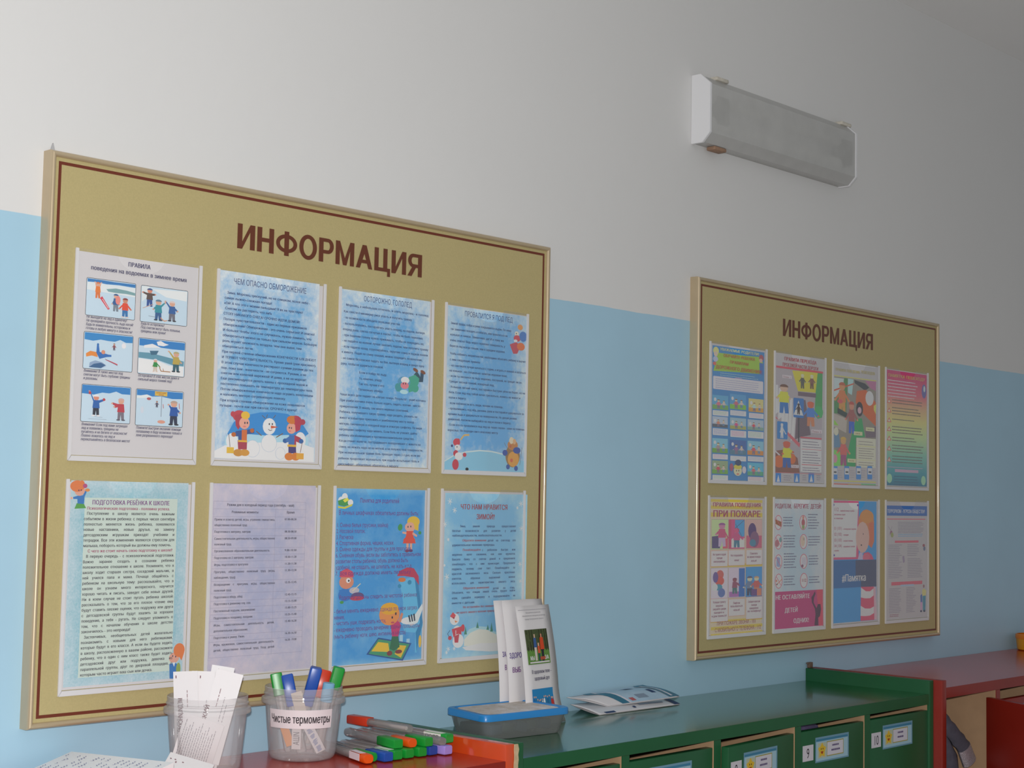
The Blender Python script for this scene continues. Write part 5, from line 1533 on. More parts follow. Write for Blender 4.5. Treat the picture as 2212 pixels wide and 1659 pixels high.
SHEETS.append(dict(board=2, col=1, row=0, gain=2.45, label='white sheet on crossing the road with a large blue crossing sign', art=[
 ('street_picture', [
  ('R','8a8488',0.7,21.9,199.2,264.2,0),
  ('P','a39c34',[70.1,262,201.3,266.4,180.3,216.2,94.7,215]),
  ('P','3f7f4c',[179.9,265.9,201.3,266.4,200.1,158.2,180.7,154,167.1,164.9,170.6,215.6]),
  ('P','b0aab0',[-0.8,224.1,11.2,223.9,13.3,161.8,-1.1,153.9]),
  ('P','b0aab0',[14.5,217.4,26.5,217.1,26.4,150.2,12,142.3]),
  ('P','b0aab0',[29.8,210.6,41.8,210.3,39.6,138.6,25.2,130.8]),
  ('P','b0aab0',[45.2,203.8,57.3,203.5,52.9,127,38.4,119.1]),
  ('P','b0aab0',[60.7,196.9,72.9,196.6,66.3,115.3,51.7,107.4]),
  ('P','b0aab0',[76.3,190,88.6,189.7,79.7,103.5,65,95.7]),
  ('P','5c5058',[93,194.1,126.8,196.1,150.3,113.8,108.8,107.8,82.7,100.5]),
  ('P','a8555c',[51.2,117.7,105.2,91.1,101.5,82.7,47.6,111.4]),
  ('P','a8555c',[-1.8,152.8,16.4,142.6,-1.7,147.7]),
  ('P','6f4a40',[-0.9,70.7,46.1,76.5,94.3,57.6,103.9,22.8,-1,20.2]),
  ('E','a85a34',17.4,47,21.7,14.2,0),
  ('E','a85a34',72,54.9,14.8,12.3,0),
  ('P','a8a0a4',[0.9,72.8,22.6,62.4,17.2,60.8,0.9,68.8]),
  ('R','5c4f58',94.7,204.2,172.6,213.9,0),
  ('E','3f8a54',184.5,170,19.3,14.8,0),
 ]),
 ('printed_walker', [
  ('K','b3ad34','2f5f94','b08a78','5a4034','',36.1,159.9,69.7,1.8,[-1.4,-0.5,1.2,-0.5]),
 ]),
 ('printed_walker', [
  ('K','b8b02c','2f5088','a0503c','a0503c','',48.4,33.7,63.4,1.8,[-0.9,-0.5,1.4,-0.58]),
 ]),
 ('printed_walker', [
  ('K','3f68a0','a06a4c','a8553c','a8553c','',149.4,134.6,60.7,1.8,[-1.9,-0.42,1.9,-0.42]),
 ]),
 ('printed_walker', [
  ('K','4a4a44','4a4a44','b0a080','b0aa8c','',113.4,222.4,35.4,1.4,[-1.9,-0.42,1.9,-0.42]),
 ]),
 ('printed_walker', [
  ('K','6a4a40','5a4038','b0a080','b0aa8c','',154,224,34.7,1.5,[-1.9,-0.42,1.9,-0.42]),
 ]),
 ('crossing_sign', [
  ('R','3a3a40',95.6,95.1,100.6,152.8,0),
  ('R','2f5f94',75.5,152.5,119.5,198.6,3),
  ('P','b8b8b8',[96.8,193.3,117.7,158.1,76.6,158.4]),
  ('K','3a2f2c','3a2f2c','3a2f2c','3a2f2c','',97.1,160.1,26.9,1.4,[-1.9,-0.42,1.9,-0.42]),
 ]),
 ('walkway_sign', [
  ('R','2f6698',8.1,99.3,51.2,140,3),
  ('K','a8c0cc','a8c0cc','a8c0cc','a8c0cc','',27.7,101.3,35.7,1.1,[-1.2,-0.4,2.6,-0.3]),
 ]),
 ('text_field', [
  ('R','a85058',105.8,105,197.3,108.4,0),
  ('R','6a5a64',105.4,25,198,104.3,0),
  ('R','a8a4a8',105.8,25.4,197.6,103.9,0),
  ('R','a05058',110.9,78.9,196.7,79.9,0),
  ('R','a05058',111.2,42.1,197,43.7,0),
  ('G','5f5868',114.5,96.7,195.8,84.2,3,2.3,0.4),
  ('G','5f5868',114.7,71.8,196,46.9,5,2.3,0.2),
  ('G','5f5868',115,34.5,196.3,28.9,2,2.3,0.4),
 ]),
 ('small_signs', [
  ('R','2f68a0',3,-1.5,25.3,20,0),
  ('P','aab8c0',[14.1,16.5,20.7,0.4,7.1,0.1]),
  ('R','2f68a0',79.5,0.1,102.5,22,0),
  ('P','aab8c0',[90.9,18.4,97.7,2.1,83.6,1.8]),
  ('R','2f68a0',141.3,1.4,164.9,23.6,0),
  ('P','aab8c0',[153,19.9,160,3.4,145.5,3.1]),
  ('G','6f6878',35.8,14,71.7,4.4,3,1.8,0.3),
  ('G','6f6878',115.2,15.9,134,6.2,3,1.9,0.3),
  ('G','6f6878',176,17.4,195.3,7.5,3,1.9,0.3),
  ('R','a85058',-0.3,22.1,197.2,21.2,0),
 ]),
 ('lettering', [
  ('T','a5424c','ПРАВИЛА ПЕРЕХОДА',36,283.5,173.9,8.2,'b',0,0),
  ('T','a5424c','ПРОЕЗЖЕЙ ЧАСТИ ДОРОГИ',28.8,269.8,181.8,7.8,'b',0,0),
  ('R','a5424c',2.4,264,202.4,268.8,0),
  ('R','a89ca0',28,242,67.3,249.2,0),
  ('T','8a3f48','План 1',30.9,242.9,63.6,4.1,'n',0,0),
  ('R','a89ca0',152.1,119.3,198.4,127.7,0),
  ('T','8a3f48','План 2',155.2,120.5,194.5,4.2,'n',0,0),
  ('R','a89ca0',66.7,33.8,98.2,41,0),
  ('T','8a3f48','План 3',69.6,35.5,94.5,4.1,'n',0,0),
 ]),
]))
SHEETS.append(dict(board=2, col=2, row=0, gain=2.75, label='white sheet with an orange and green street picture above four small blue signs', art=[
 ('street_picture', [
  ('R','6f6a62',-4.7,45.1,199.7,261.3,0),
  ('P','8fa4b0',[-0.7,258.3,48.1,258.7,42.7,217.9,-0.4,209.2]),
  ('P','3f6a44',[48.1,260.4,65.3,260.4,58.1,172.3,-2.1,171.1,-2.3,209.1,38.9,217.7]),
  ('P','7f9ca8',[66,260.4,92.1,259.8,84.6,220.5,66.2,225.5]),
  ('P','2f3438',[96,259,146.8,253.3,166.6,244.3,146.8,235.7,98,251]),
  ('P','8a5a74',[146.7,260.5,200.5,262.1,198.5,238,174.5,242.7]),
  ('P','a8502c',[107.7,232.2,150.8,238.1,198.6,208.9,198.7,148.6,139.2,176.6,102,203.2]),
  ('P','b0462c',[-2.4,228.1,92.2,250.6,92.2,247.5,-2.4,224.1]),
  ('E','9aa09c',168.6,217.5,19.8,18.6,0),
  ('P','a89a4c',[188.6,200,200.6,204.9,198.6,179.8,188.6,189.6]),
  ('P','8a847c',[-5.8,172.9,61.9,160.3,58.3,125.8,-5.6,140.9]),
  ('P','6f9a3c',[-5,160.9,24.2,142.3,-4.9,143.9]),
  ('P','2f7a4c',[104.1,162.5,131.4,165.9,147.2,119.5,104.3,115.6,100.8,44.3,51.1,44.9,81.2,116.7]),
  ('P','5a5058',[147.2,135.9,198.7,148.6,198.8,120.6,151.1,118.6]),
  ('P','5f9a4c',[-5.3,85.1,35.9,76.6,47.4,44.8,-6.8,43.2]),
  ('E','a8707c',7.9,61.6,10.4,10.4,0),
 ]),
 ('printed_walker', [
  ('K','a8603c','a8703c','a8704c','8a4a34','',39.1,171.3,80.8,1.3,[-1.9,-0.42,1.9,-0.42]),
  ('P','2b3834',[18.4,186.2,63.8,174.6,58.1,163.2,18.4,172.2]),
  ('E','b0484c',29.5,202,12.8,5.2,0),
 ]),
 ('printed_walker', [
  ('K','7a4a48','2f4f94','a06a58','8a3f38','',83.1,125.9,81.3,1.1,[-1.9,-0.42,1.9,-0.42]),
 ]),
 ('printed_walker', [
  ('E','2b2b30',120.4,187.9,16.4,18.4,0),
  ('E','a08088',120.4,184.8,9.3,8.2,0),
 ]),
 ('printed_walker', [
  ('K','b0504c','7a4060','b07a50','a8803c','',45.5,45.8,72.4,1.3,[-1.9,-0.42,1.9,-0.42]),
 ]),
 ('printed_walker', [
  ('P','4f6a80',[-5.5,119,24.3,122.3,32,90.5,-3.4,87.1]),
  ('E','b09a88',12.3,127.7,10.5,10,0),
 ]),
 ('text_field', [
  ('R','a8a28c',105.8,43.7,198.5,116.6,0),
  ('G','6a6460',116,106.9,190.8,99.8,2,2.2,0.2),
  ('G','6a6460',116.8,89.6,192.9,66.2,5,2.2,0.2),
  ('G','6a6460',117,55,189,48.9,2,2.2,0.3),
  ('R','a89a5c',107.5,97.1,196.8,95.8,0),
  ('R','a89a5c',107.7,62.6,196.9,61.8,0),
  ('R','a8a47c',150.3,135.1,191.9,144.6,0),
  ('G','7a7458',158.2,138.1,182,138.1,1,3.3,0),
  ('R','a8a47c',93.5,122.3,134.2,131.7,0),
  ('G','7a7458',101.2,125.3,124.5,125.3,1,3.3,0),
  ('R','a8a47c',64.3,54.2,104.6,63.5,0),
  ('G','7a7458',72,57.2,94.9,57.2,1,3.2,0),
 ]),
 ('small_signs', [
  ('R','35689a',-3,11.3,18.5,43.4,2),
  ('R','b0b0b4',-1.3,23,17.4,38.4,0),
  ('R','33373c',2.5,26.9,14.4,30.6,0),
  ('R','35689a',50.1,12.5,72.1,44.9,2),
  ('R','b0b0b4',51.9,24.3,71,39.9,0),
  ('R','33373c',55.7,28.3,67.9,32,0),
  ('R','35689a',105.1,13.7,127.6,46.5,2),
  ('R','b0b0b4',107,25.7,126.4,41.4,0),
  ('R','33373c',110.9,29.7,123.3,33.4,0),
  ('R','35689a',158.1,14.9,181.1,48,2),
  ('R','b0b0b4',160,27,179.9,42.9,0),
  ('R','33373c',164,31,176.7,34.8,0),
  ('G','77727c',21.9,32.1,43.6,16.1,4,1.6,0.3),
  ('G','77727c',75.9,33.5,100.8,17.4,4,1.6,0.3),
  ('G','77727c',129.9,34.9,152.2,18.6,4,1.6,0.3),
  ('G','77727c',185,36.4,195.8,19.9,4,1.6,0.3),
 ]),
 ('lettering', [
  ('R','a8984c',-0.8,262.5,200.5,264.8,0),
  ('R','a8984c',-6.6,6.8,199.1,9.5,0),
  ('R','a05044',-6.6,-1.4,66.5,1.5,0),
  ('R','a87a4c',66.5,-0.4,128.1,2,0),
  ('R','4f8a5c',128.1,0.6,198.3,3.3,0),
  ('R','b0aab0',-2.8,298.5,198.4,296.3,0),
  ('T','a89c58','ПРАВИЛА ПОВЕДЕНИЯ',8.5,275.7,121.2,6.8,'b',0,0),
  ('T','a89c58','ПЕШЕХОДОВ',127,277.7,193.6,7,'b',0,0),
 ]),
]))
SHEETS.append(dict(board=2, col=3, row=0, gain=3.1, label='rainbow gradient sheet from magenta to teal with small warning triangles', art=[
 ('rainbow_print', [
  ('R','@rainbow',0.4,2.1,208.5,296.8,0),
 ]),
 ('printed_emblem', [
  ('E','4a4a74',194.1,252.6,12.5,18.6,0),
  ('E','8a94b0',195.8,258.9,5,8.3,0),
 ]),
 ('warning_triangles', [
  ('P','a04a44',[14.1,224.6,25.1,212.1,2.4,211.9]),
  ('P','a8a088',[14.1,220.6,20.4,213.8,7.1,213.8]),
  ('P','a04a44',[14.1,200.6,25.1,188,2.5,188]),
  ('P','a8a088',[14.1,196.6,20.4,189.8,7.1,189.9]),
  ('P','a04a44',[14.1,175.7,25.1,163,2.5,163.1]),
  ('P','a8a088',[14.2,171.7,20.4,164.8,7.1,164.9]),
  ('P','a04a44',[14.2,152.7,25.1,140,2.5,140.2]),
  ('P','a8a088',[14.2,148.7,20.4,141.8,7.2,142]),
  ('P','a04a44',[14.2,128.8,25.1,116.1,2.5,116.3]),
  ('P','a8a088',[14.2,124.8,20.5,117.9,7.2,118.1]),
  ('P','a04a44',[14.2,103.3,25.2,90.5,2.6,90.9]),
  ('P','a8a088',[14.2,99.3,20.5,92.4,7.2,92.7]),
  ('P','a04a44',[14.3,75,25.2,62.2,2.6,62.7]),
  ('P','a8a088',[14.3,71.1,20.5,64.1,7.3,64.5]),
 ]),
 ('lettering', [
  ('T','a89858','ПАМЯТКА ПЕШЕХОДУ',9.3,279.7,199.2,8,'b',0,0),
  ('G','b8909c',7.4,269.6,161.8,228.6,6,3.2,0.2),
  ('G','4f4a44',29,219.9,190.7,212.3,2,3.2,0.1),
  ('G','4f4a44',29,199.9,178.2,184.6,3,3.2,0.1),
  ('G','4f4a44',29,170.2,145.2,170.2,1,3.2,0.1),
  ('G','4f4a44',29,151.4,190.5,136.2,3,3.2,0.1),
  ('G','4f4a44',29.1,123.8,153.3,116.2,2,3.2,0.1),
  ('G','4f4a44',29.1,103.5,194.6,88.3,3,3.2,0.1),
  ('G','4f4a44',29.1,75.9,194.5,60.8,3,3.2,0.1),
  ('R','8a7484',5.7,48,186.1,49.3,0),
  ('R','8a7484',42.9,36.5,163.4,44,0),
  ('G','2f4a5c',38.9,24.4,165.5,3.4,4,3,0.1),
  ('E','6f9a78',15.5,19.8,13.2,11.9,0),
  ('E','6f9a78',190.2,17.7,12.4,12.3,0),
 ]),
]))
SHEETS.append(dict(board=2, col=0, row=1, gain=2.3, label='sheet with pink capital heading about fire and six pictures above yellow stripes', art=[
 ('striped_print', [
  ('R','b09a84',3.6,-0.5,202,295.4,0),
  ('R','b8963c',4.3,289,201.2,294.8,0),
  ('R','b8963c',4.6,273.9,201.4,280.7,0),
  ('R','b8963c',4.8,256.3,201.6,265.6,0),
  ('R','b8963c',6.5,146.3,202.9,153,0),
  ('R','b8963c',8.4,26.3,204.4,31,0),
  ('R','b8963c',8.6,10.3,204.6,17,0),
  ('R','b8963c',8.8,-3.7,204.7,2.1,0),
 ]),
 ('picture_panels', [
  ('R','5a5068',7.6,185.1,70,250.7,0),
  ('R','9ab07c',8,185.5,69.6,250.3,0),
  ('R','5a5068',71,185.7,133,251,0),
  ('R','b0456c',71.4,186.1,132.6,250.6,0),
  ('R','5a5068',136.9,185.9,200.5,251.2,0),
  ('R','b08a84',137.3,186.3,200.1,250.8,0),
  ('R','5a5068',6.6,77.4,70.2,144.9,0),
  ('R','a8a0aa',7,77.8,69.8,144.5,0),
  ('R','5a5068',71.9,78.2,135.1,144.7,0),
  ('R','a89ca8',72.3,78.6,134.7,144.3,0),
  ('R','5a5068',137.6,78.1,201.8,144.8,0),
  ('R','3a78b0',138,78.5,201.4,144.4,0),
  ('P','4a3f62',[9.2,213.3,36,215.2,39.7,187.4,9.6,187.7]),
  ('R','a84a5c',49.6,186.7,68.9,209.1,0),
  ('K','a04464','9a8aa0','a06a84','7a4a78','',46.4,191.3,53.6,1.7,[-1.5,-0.5,1.8,-0.3]),
  ('R','3f80ae',95.2,212.8,131.5,249.9,0),
  ('R','a0405c',72.1,187,81.2,249.8,0),
  ('R','b0a8a4',82,188.5,131.8,209,0),
  ('K','a0486c','3f6478','a84a6c','a84a6c','',101.9,188.8,44.2,1.7,[-1.9,-0.42,1.9,-0.42]),
  ('L','4a3f5c',1.2,[95.4,231,130,249.2]),
  ('L','4a3f5c',1.2,[97,241,123.5,210.8]),
  ('R','a05064',139.2,186.9,199.4,214.8,0),
  ('E','4a3560',162.1,224.9,16,18.3,0),
  ('E','6a4a64',171.2,206.5,17.8,18.3,0),
  ('E','3f6a80',164.2,198.4,12.8,8.1,0),
  ('E','a0524c',40.6,130,13.5,9.9,0),
  ('E','a84a40',39.1,116.2,16.8,9.9,0),
  ('E','3f788a',36,102.5,13.4,7.1,0),
  ('E','5a4a78',23.9,124.5,10,11.8,0),
  ('E','4f5f8c',46.2,90.4,13.5,9.9,0),
  ('E','bcb0b8',20.9,102.9,11.3,7.9,0),
  ('R','2f5a94',111.5,79.7,134,142.5,0),
  ('R','8a5a8c',75.1,80,111.3,91.5,0),
  ('K','7a4458','3f6060','7a4450','6a3a48','',95.7,86.9,36,1.7,[1.8,-0.5,1.4,-0.6]),
  ('E','3a7cb4',166.8,133.3,21.3,8.1,0),
  ('K','5a6a84','3a3f54','d8a58c','4a4a60','',153.3,81.1,44.5,1.7,[-1.9,-0.42,1.9,-0.42]),
  ('K','a0504c','a06a54','d8a58c','a08060','',179.8,84.3,40.7,1.8,[-1.9,-0.42,1.9,-0.42]),
  ('R','a86a54',181.5,79.6,199.9,96.4,0),
  ('R','5a3f6c',160.2,79.8,181.7,95,0),
 ]),
 ('caption_fields', [
  ('R','a8584c',5.9,147.8,68.6,182.7,0),
  ('R','b0a4a4',6.4,148.3,68.1,182.2,0),
  ('R','a8584c',70.5,148.7,133.6,183.6,0),
  ('R','b0a4a4',71,149.2,133.1,183.1,0),
  ('R','a8584c',138.4,149.5,201,183.3,0),
  ('R','b0a4a4',138.9,150,200.5,182.8,0),
  ('R','a8584c',5.5,27.7,71,78.4,0),
  ('R','b0a4a4',6,28.2,70.5,77.9,0),
  ('R','a8584c',72.8,38,135,75.8,0),
  ('R','b0a4a4',73.3,38.5,134.5,75.3,0),
  ('R','a8584c',139.1,28.5,202.5,78,0),
  ('R','b0a4a4',139.6,29,202,77.5,0),
 ]),
 ('lettering', [
  ('T','a03f68','ПРАВИЛА ПОВЕДЕНИЯ',11.5,278.8,194.7,8.7,'b',0,0),
  ('T','a03f68','ПРИ ПОЖАРЕ',11.9,256.3,195,14.2,'b',0,0),
  ('T','8a3f60','Не тушите водой',12.5,171.9,61,4.7,'b',0,0),
  ('T','8a3f60','горящие',26.7,164.2,48.5,4.7,'b',0,0),
  ('T','8a3f60','электроприборы!',15.1,156.5,58.8,4.7,'b',0,0),
  ('T','8a3f60','Не открывайте',79.1,169.1,125.1,4.8,'b',0,0),
  ('T','8a3f60','окна!',93,158.5,111.3,4.8,'b',0,0),
  ('T','8a3f60','Помогите',153.2,172.5,183,4.9,'b',0,0),
  ('T','8a3f60','во время пожара',142.7,165,195,4.9,'b',0,0),
  ('T','8a3f60','нельзя!',157.6,156.2,179.7,4.9,'b',0,0),
  ('T','8a3f60','Услышав тревогу',14.8,68.2,61.8,4.7,'b',0,0),
  ('T','8a3f60','немедленно',24.9,60.4,52.4,4.7,'b',0,0),
  ('T','8a3f60','закройте двери',14.3,53.3,63.4,4.7,'b',0,0),
  ('T','8a3f60','выходите и',19.1,45.7,56,4.7,'b',0,0),
  ('T','8a3f60','и дом покиньте!',10.6,38.2,66.3,4.7,'b',0,0),
  ('T','8a3f60','Лифтом',89.8,64,116.1,4.8,'b',0,0),
  ('T','8a3f60','пользоваться',79.7,57.2,125.9,4.8,'b',0,0),
  ('T','8a3f60','нельзя!',91.4,48.8,115.6,4.8,'b',0,0),
  ('T','8a3f60','Сообщите взрослым',146.8,65.1,194.4,4.8,'b',0,0),
  ('T','8a3f60','пожара',159.6,57.4,181.9,4.9,'b',0,0),
  ('T','8a3f60','немедленно',152.6,50.4,188.1,4.8,'b',0,0),
  ('T','8a3f60','по телефону!',145,43.9,198.2,4.8,'b',0,0),
  ('T','96485c','ПРИ ПОЖАРЕ ЗВОНИ - 101',29.5,19.8,178.8,8.2,'n',0,0),
  ('T','96485c','С МОБИЛЬНОГО ТЕЛЕФОНА - 112',22.4,5.6,198,8.6,'n',0,0),
 ]),
]))
SHEETS.append(dict(board=2, col=1, row=1, gain=2.55, label='pale blue sheet with eight ringed symbols above a magenta field', art=[
 ('pale_print', [
  ('R','@cool_paper',0.8,-2.2,206.3,297.8,0),
 ]),
 ('ringed_symbols', [
  ('E','a84f5c',16,244.4,15.4,17.3,0),
  ('E','a9a4a8',16,244.4,13.3,15.7,0),
  ('P','7a4a28',[3.7,251.9,28.3,246,27.7,234.2,4.5,241.1]),
  ('L','a84f5c',1.6,[6.1,254.6,26.6,233.8]),
  ('E','a84f5c',119.8,244.7,16.1,17.7,0),
  ('E','a9a4a8',119.8,244.7,13.9,16.1,0),
  ('E','8a4a50',119.8,244.3,7.3,8.8,0),
  ('E','6f7a4c',119.9,234.2,5.8,5.2,0),
  ('E','a86a60',119.7,256.3,4.4,4,0),
  ('E','a84f5c',16.5,199.8,15.4,17.3,0),
  ('E','a9a4a8',16.5,199.8,13.3,15.7,0),
  ('E','8a5a60',11.3,196.9,8.4,8.6,0),
  ('E','5f7a7c',25.2,204.7,5.6,5.9,0),
  ('L','a84f5c',1.6,[6.6,210.1,27.1,189.1]),
  ('E','a84f5c',121.3,200.1,16.1,17.6,0),
  ('E','a9a4a8',121.3,200.1,13.9,16,0),
  ('E','a89080',118.3,201.2,8.8,12.8,0),
  ('E','8a7a74',122.7,206.1,3.7,3.6,0),
  ('E','a84f5c',17,154.1,15.4,17.2,0),
  ('E','a9a4a8',17,154.1,13.3,15.7,0),
  ('P','6f7a98',[9.8,165.6,23.9,163.4,23,141.9,9,144.1]),
  ('L','a84f5c',1.6,[7.1,164.5,27.6,143.4]),
  ('E','a84f5c',122.4,154,16.1,17.6,0),
  ('E','a9a4a8',122.4,154,13.9,16,0),
  ('R','98949c',114.3,145.8,133.4,163.2,0),
  ('E','6a4a5c',117,143.1,5.1,3.6,0),
  ('E','a84f5c',18.5,110.2,15.4,17.2,0),
  ('E','a9a4a8',18.5,110.2,13.3,15.7,0),
  ('L','a06a4c',2,[8.8,101.1,31.4,114.2]),
  ('E','3f3034',11.6,103,2.1,2,0),
  ('E','a8705c',9.4,110.9,3.5,3.1,0),
  ('L','a84f5c',1.6,[8.6,120.6,29.1,99.4]),
  ('E','a84f5c',123.5,109,16.1,17.6,0),
  ('E','a9a4a8',123.5,109,13.9,16,0),
 ]),
 ('magenta_field', [
  ('R','8f2f5c',3.9,0.7,206.3,85.9,0),
  ('P','a03a4c',[178.3,86.1,205.3,86.1,208.1,0.5,190.1,0.3]),
 ]),
 ('printed_silhouette', [
  ('P','3f2438',[169.6,2.2,174.3,28.2,171.2,41.4,158.1,56.9,156.2,69,163.5,74.8,170.9,82.7,173.9,76.5,167.3,66.7,165.5,56.7,178.6,42.1,184.1,52,195.4,51.6,198.1,39.3,193.7,23.3,185.5,19.7,186.4,1.9]),
 ]),
 ('lettering', [
  ('T','94304c','РОДИТЕЛИ,',-0.8,277.3,69.9,10.2,'b',0,0),
  ('T','94304c','БЕРЕГИТЕ',80,277.7,142.7,10.4,'b',0,0),
  ('T','94304c','ДЕТЕЙ!',150.8,277.7,197.5,10.5,'b',0,0),
  ('G','56586c',35.9,254.9,80.5,236,4,3,0.3),
  ('G','56586c',140.6,262.5,189,230.2,6,3,0.3),
  ('G','56586c',37.4,212.5,89.2,187.3,5,3,0.3),
  ('G','56586c',142.1,210.1,194.2,190.7,4,3,0.3),
  ('G','56586c',38.9,171.1,92.5,139.6,6,3,0.3),
  ('G','56586c',144.3,164.8,196.4,145.5,4,3,0.3),
  ('G','56586c',39.5,119,87.6,100.1,4,2.9,0.3),
  ('G','56586c',145.5,115.5,193.8,102.7,3,3,0.3),
  ('T','9a4450','112',113.7,105.9,134.5,7.6,'b',0,0),
  ('T','bdb4bc','НЕ ОСТАВЛЯЙТЕ',5.7,67.7,149.5,10.1,'b',0,0),
  ('T','bdb4bc','ДЕТЕЙ',43.8,37.4,98.7,10.2,'b',0,0),
  ('T','bdb4bc','ОДНИХ!',80.3,11.8,146.3,10.3,'b',0,0),
 ]),
]))
SHEETS.append(dict(board=2, col=2, row=1, gain=2.85, label='blue sheet with emergency numbers, a red-haired child and a hashtag heading', art=[
 ('blue_print', [
  ('R','336f9c',1.6,3.3,202.5,297.6,0),
 ]),
 ('number_field', [
  ('R','a04460',-0.3,155.2,117.6,297.8,0),
  ('P','a4a0a8',[1.1,292.6,115.8,293.5,105.6,160.5,1.9,161]),
 ]),
 ('printed_child', [
  ('E','a8623c',153.8,245.4,37.3,32.6,0),
  ('P','a8563c',[167.5,251.5,190.5,243.4,191.4,198.3,179.6,182,163.8,190.3]),
  ('E','a88078',136.3,208.8,31.9,38.6,0),
  ('E','b06a38',157.7,259.7,31.4,16.3,0),
  ('E','3a2f34',139.4,216.9,1.9,1.8,0),
  ('E','3a2f34',130.6,189.6,3.1,2,0),
  ('P','a03f58',[136.5,154,142.3,170.2,163.8,172,179.6,165.6,189.6,153.2]),
  ('E','a84f60',154.1,160.9,17.2,7.7,0),
  ('P','8a84a0',[113.3,154.4,122.9,172.4,136.5,170.2,138.5,154]),
 ]),
 ('dark_band', [
  ('R','2b5078',0.7,86.7,202.2,153.4,0),
  ('P','3a3f54',[103.7,152.9,201.5,152.2,202.8,86.3,129,86.7,128.9,101.6,103.8,110.3]),
 ]),
 ('striped_sleeve', [
  ('P','a03f54',[129,87.1,189.7,86.2,192.7,3.8,127.4,4]),
  ('P','b0a4a4',[129,85.5,152.4,75.7,172,75.1,188.6,81.8,189.8,64.4,172,57.9,148.5,58.2,128.3,61.3]),
  ('P','b0a4a4',[127.2,41.2,148.6,33.4,172.1,32.5,191,36.9,191.1,20.6,172.2,15.2,148.7,14.6,127.3,16.1]),
  ('P','a88088',[189.7,85.8,199.7,86,204.6,4.1,192.7,3.8]),
 ]),
 ('lettering', [
  ('T','9a4460','112',4.9,272.4,24.7,9.1,'n',0,0),
  ('T','9a4460','- единый номер службы',29.2,271.8,97.4,4,'b',0,0),
  ('T','9a4460','экстренных служб',5,262.5,55.5,4,'b',0,0),
  ('T','9a4460','и помощи',5.1,253.3,44.3,4,'b',0,0),
  ('T','9a4460','01 (101)',5.2,227.6,39.9,7.5,'n',0,0),
  ('T','9a4460','- пожарная охрана',43.6,227.5,106,4,'b',0,0),
  ('T','9a4460','02 (102)',5.3,213.3,40,7.5,'n',0,0),
  ('T','9a4460','- полиция',43.7,213.2,70.2,4,'b',0,0),
  ('T','9a4460','03 (103)',5.4,199.1,40,7.5,'n',0,0),
  ('T','9a4460','- скорая помощь',43.8,198.8,90.8,4,'b',0,0),
  ('T','9a4460','04 (104)',5.5,185.2,40.1,7.5,'n',0,0),
  ('T','9a4460','- аварийная газовая',43.9,184.9,100.8,4,'b',0,0),
  ('T','9a4460','служба',5.5,175.4,26,4,'b',0,0),
  ('T','c4c2c8','#Памятка',41.3,101.8,153.1,17.5,'b',0,0),
  ('E','4a3f7a',3,287.6,3,2.8,0),
  ('E','4a3f7a',112.7,287.8,3.1,2.8,0),
  ('E','4a3f7a',5.6,166.3,3,2.8,0),
 ]),
]))
SHEETS.append(dict(board=2, col=3, row=1, gain=3.3, label='white sheet with a dark blue heading bar, red subheadings and small grey columns of print', art=[
 ('heading_bar', [
  ('R','274878',-1.5,263.1,209.2,288.7,0),
 ]),
 ('printed_insect', [
  ('L','6a5a68',1.5,[9.8,235.9,31.2,219.1]),
  ('L','6a5a68',1.5,[29.2,235.9,13.7,213.2]),
  ('E','6a4a58',25.4,219.1,6.2,5.9,0),
  ('E','6a7048',29.3,214.2,7,6.7,0),
 ]),
 ('printed_emblem', [
  ('E','6a3f44',191.9,186.1,6.6,4.1,0),
  ('E','4a4f60',194.8,177.9,5.8,5.7,0),
  ('P','6a6070',[80.4,159.1,90.4,161,93.2,144.9,84.4,142.1]),
 ]),
 ('printed_person', [
  ('P','2f6070',[185.4,56.3,201.9,56.8,199.8,15.3,187.4,15.7]),
  ('P','a08a58',[183.4,70.5,193.7,74.3,205.3,67.8,201.9,55.8,183.4,55.3]),
  ('E','6a4a4c',191.7,80.4,4.1,4.5,0),
  ('P','3f4f78',[173.1,56.7,183.4,60.4,184.6,38.1,175.1,34.4]),
  ('P','8a6a84',[173.9,38.5,183.3,40.2,181.2,18,175.1,18.2]),
  ('E','2b2f40',177.1,16.1,4.9,2.8,0),
  ('E','2b2f40',194.4,15.9,5.8,2.8,0),
 ]),
 ('lettering', [
  ('T','8fa4b0','ТЕРРОРИЗМ - УГРОЗА ОБЩЕСТВУ!',5.1,270.1,198.3,9.1,'b',0,0),
  ('R','a04450',4,253.4,200.4,255.6,0),
  ('R','a04450',43,194,164.3,199.6,0),
  ('R','a04450',25.5,86.3,183.4,94.8,0),
  ('R','6f8098',72.5,82.8,140.5,87.2,0),
  ('G','5f5a68',58.7,245.9,196.2,219,8,1.8,0.2),
  ('G','4f74a0',58.7,214.7,196.1,210.1,2,2.2,0.1),
  ('G','5f5a68',10.6,187.6,84.4,105,20,1.8,0.3),
  ('G','5f5a68',106.4,187.8,167.2,160.8,7,1.8,0.2),
  ('G','5f5a68',107.6,151.7,186.5,104.7,12,1.8,0.2),
  ('G','5f5a68',13.9,77.4,74.5,17.6,16,1.8,0.2),
  ('G','5f5a68',101.1,77.9,152.7,16.1,16,1.8,0.4),
  ('G','6a3f4c',17,11.6,64.6,7.7,2,2,0.1),
 ]),
]))
for spec in SHEETS: build_poster(spec)

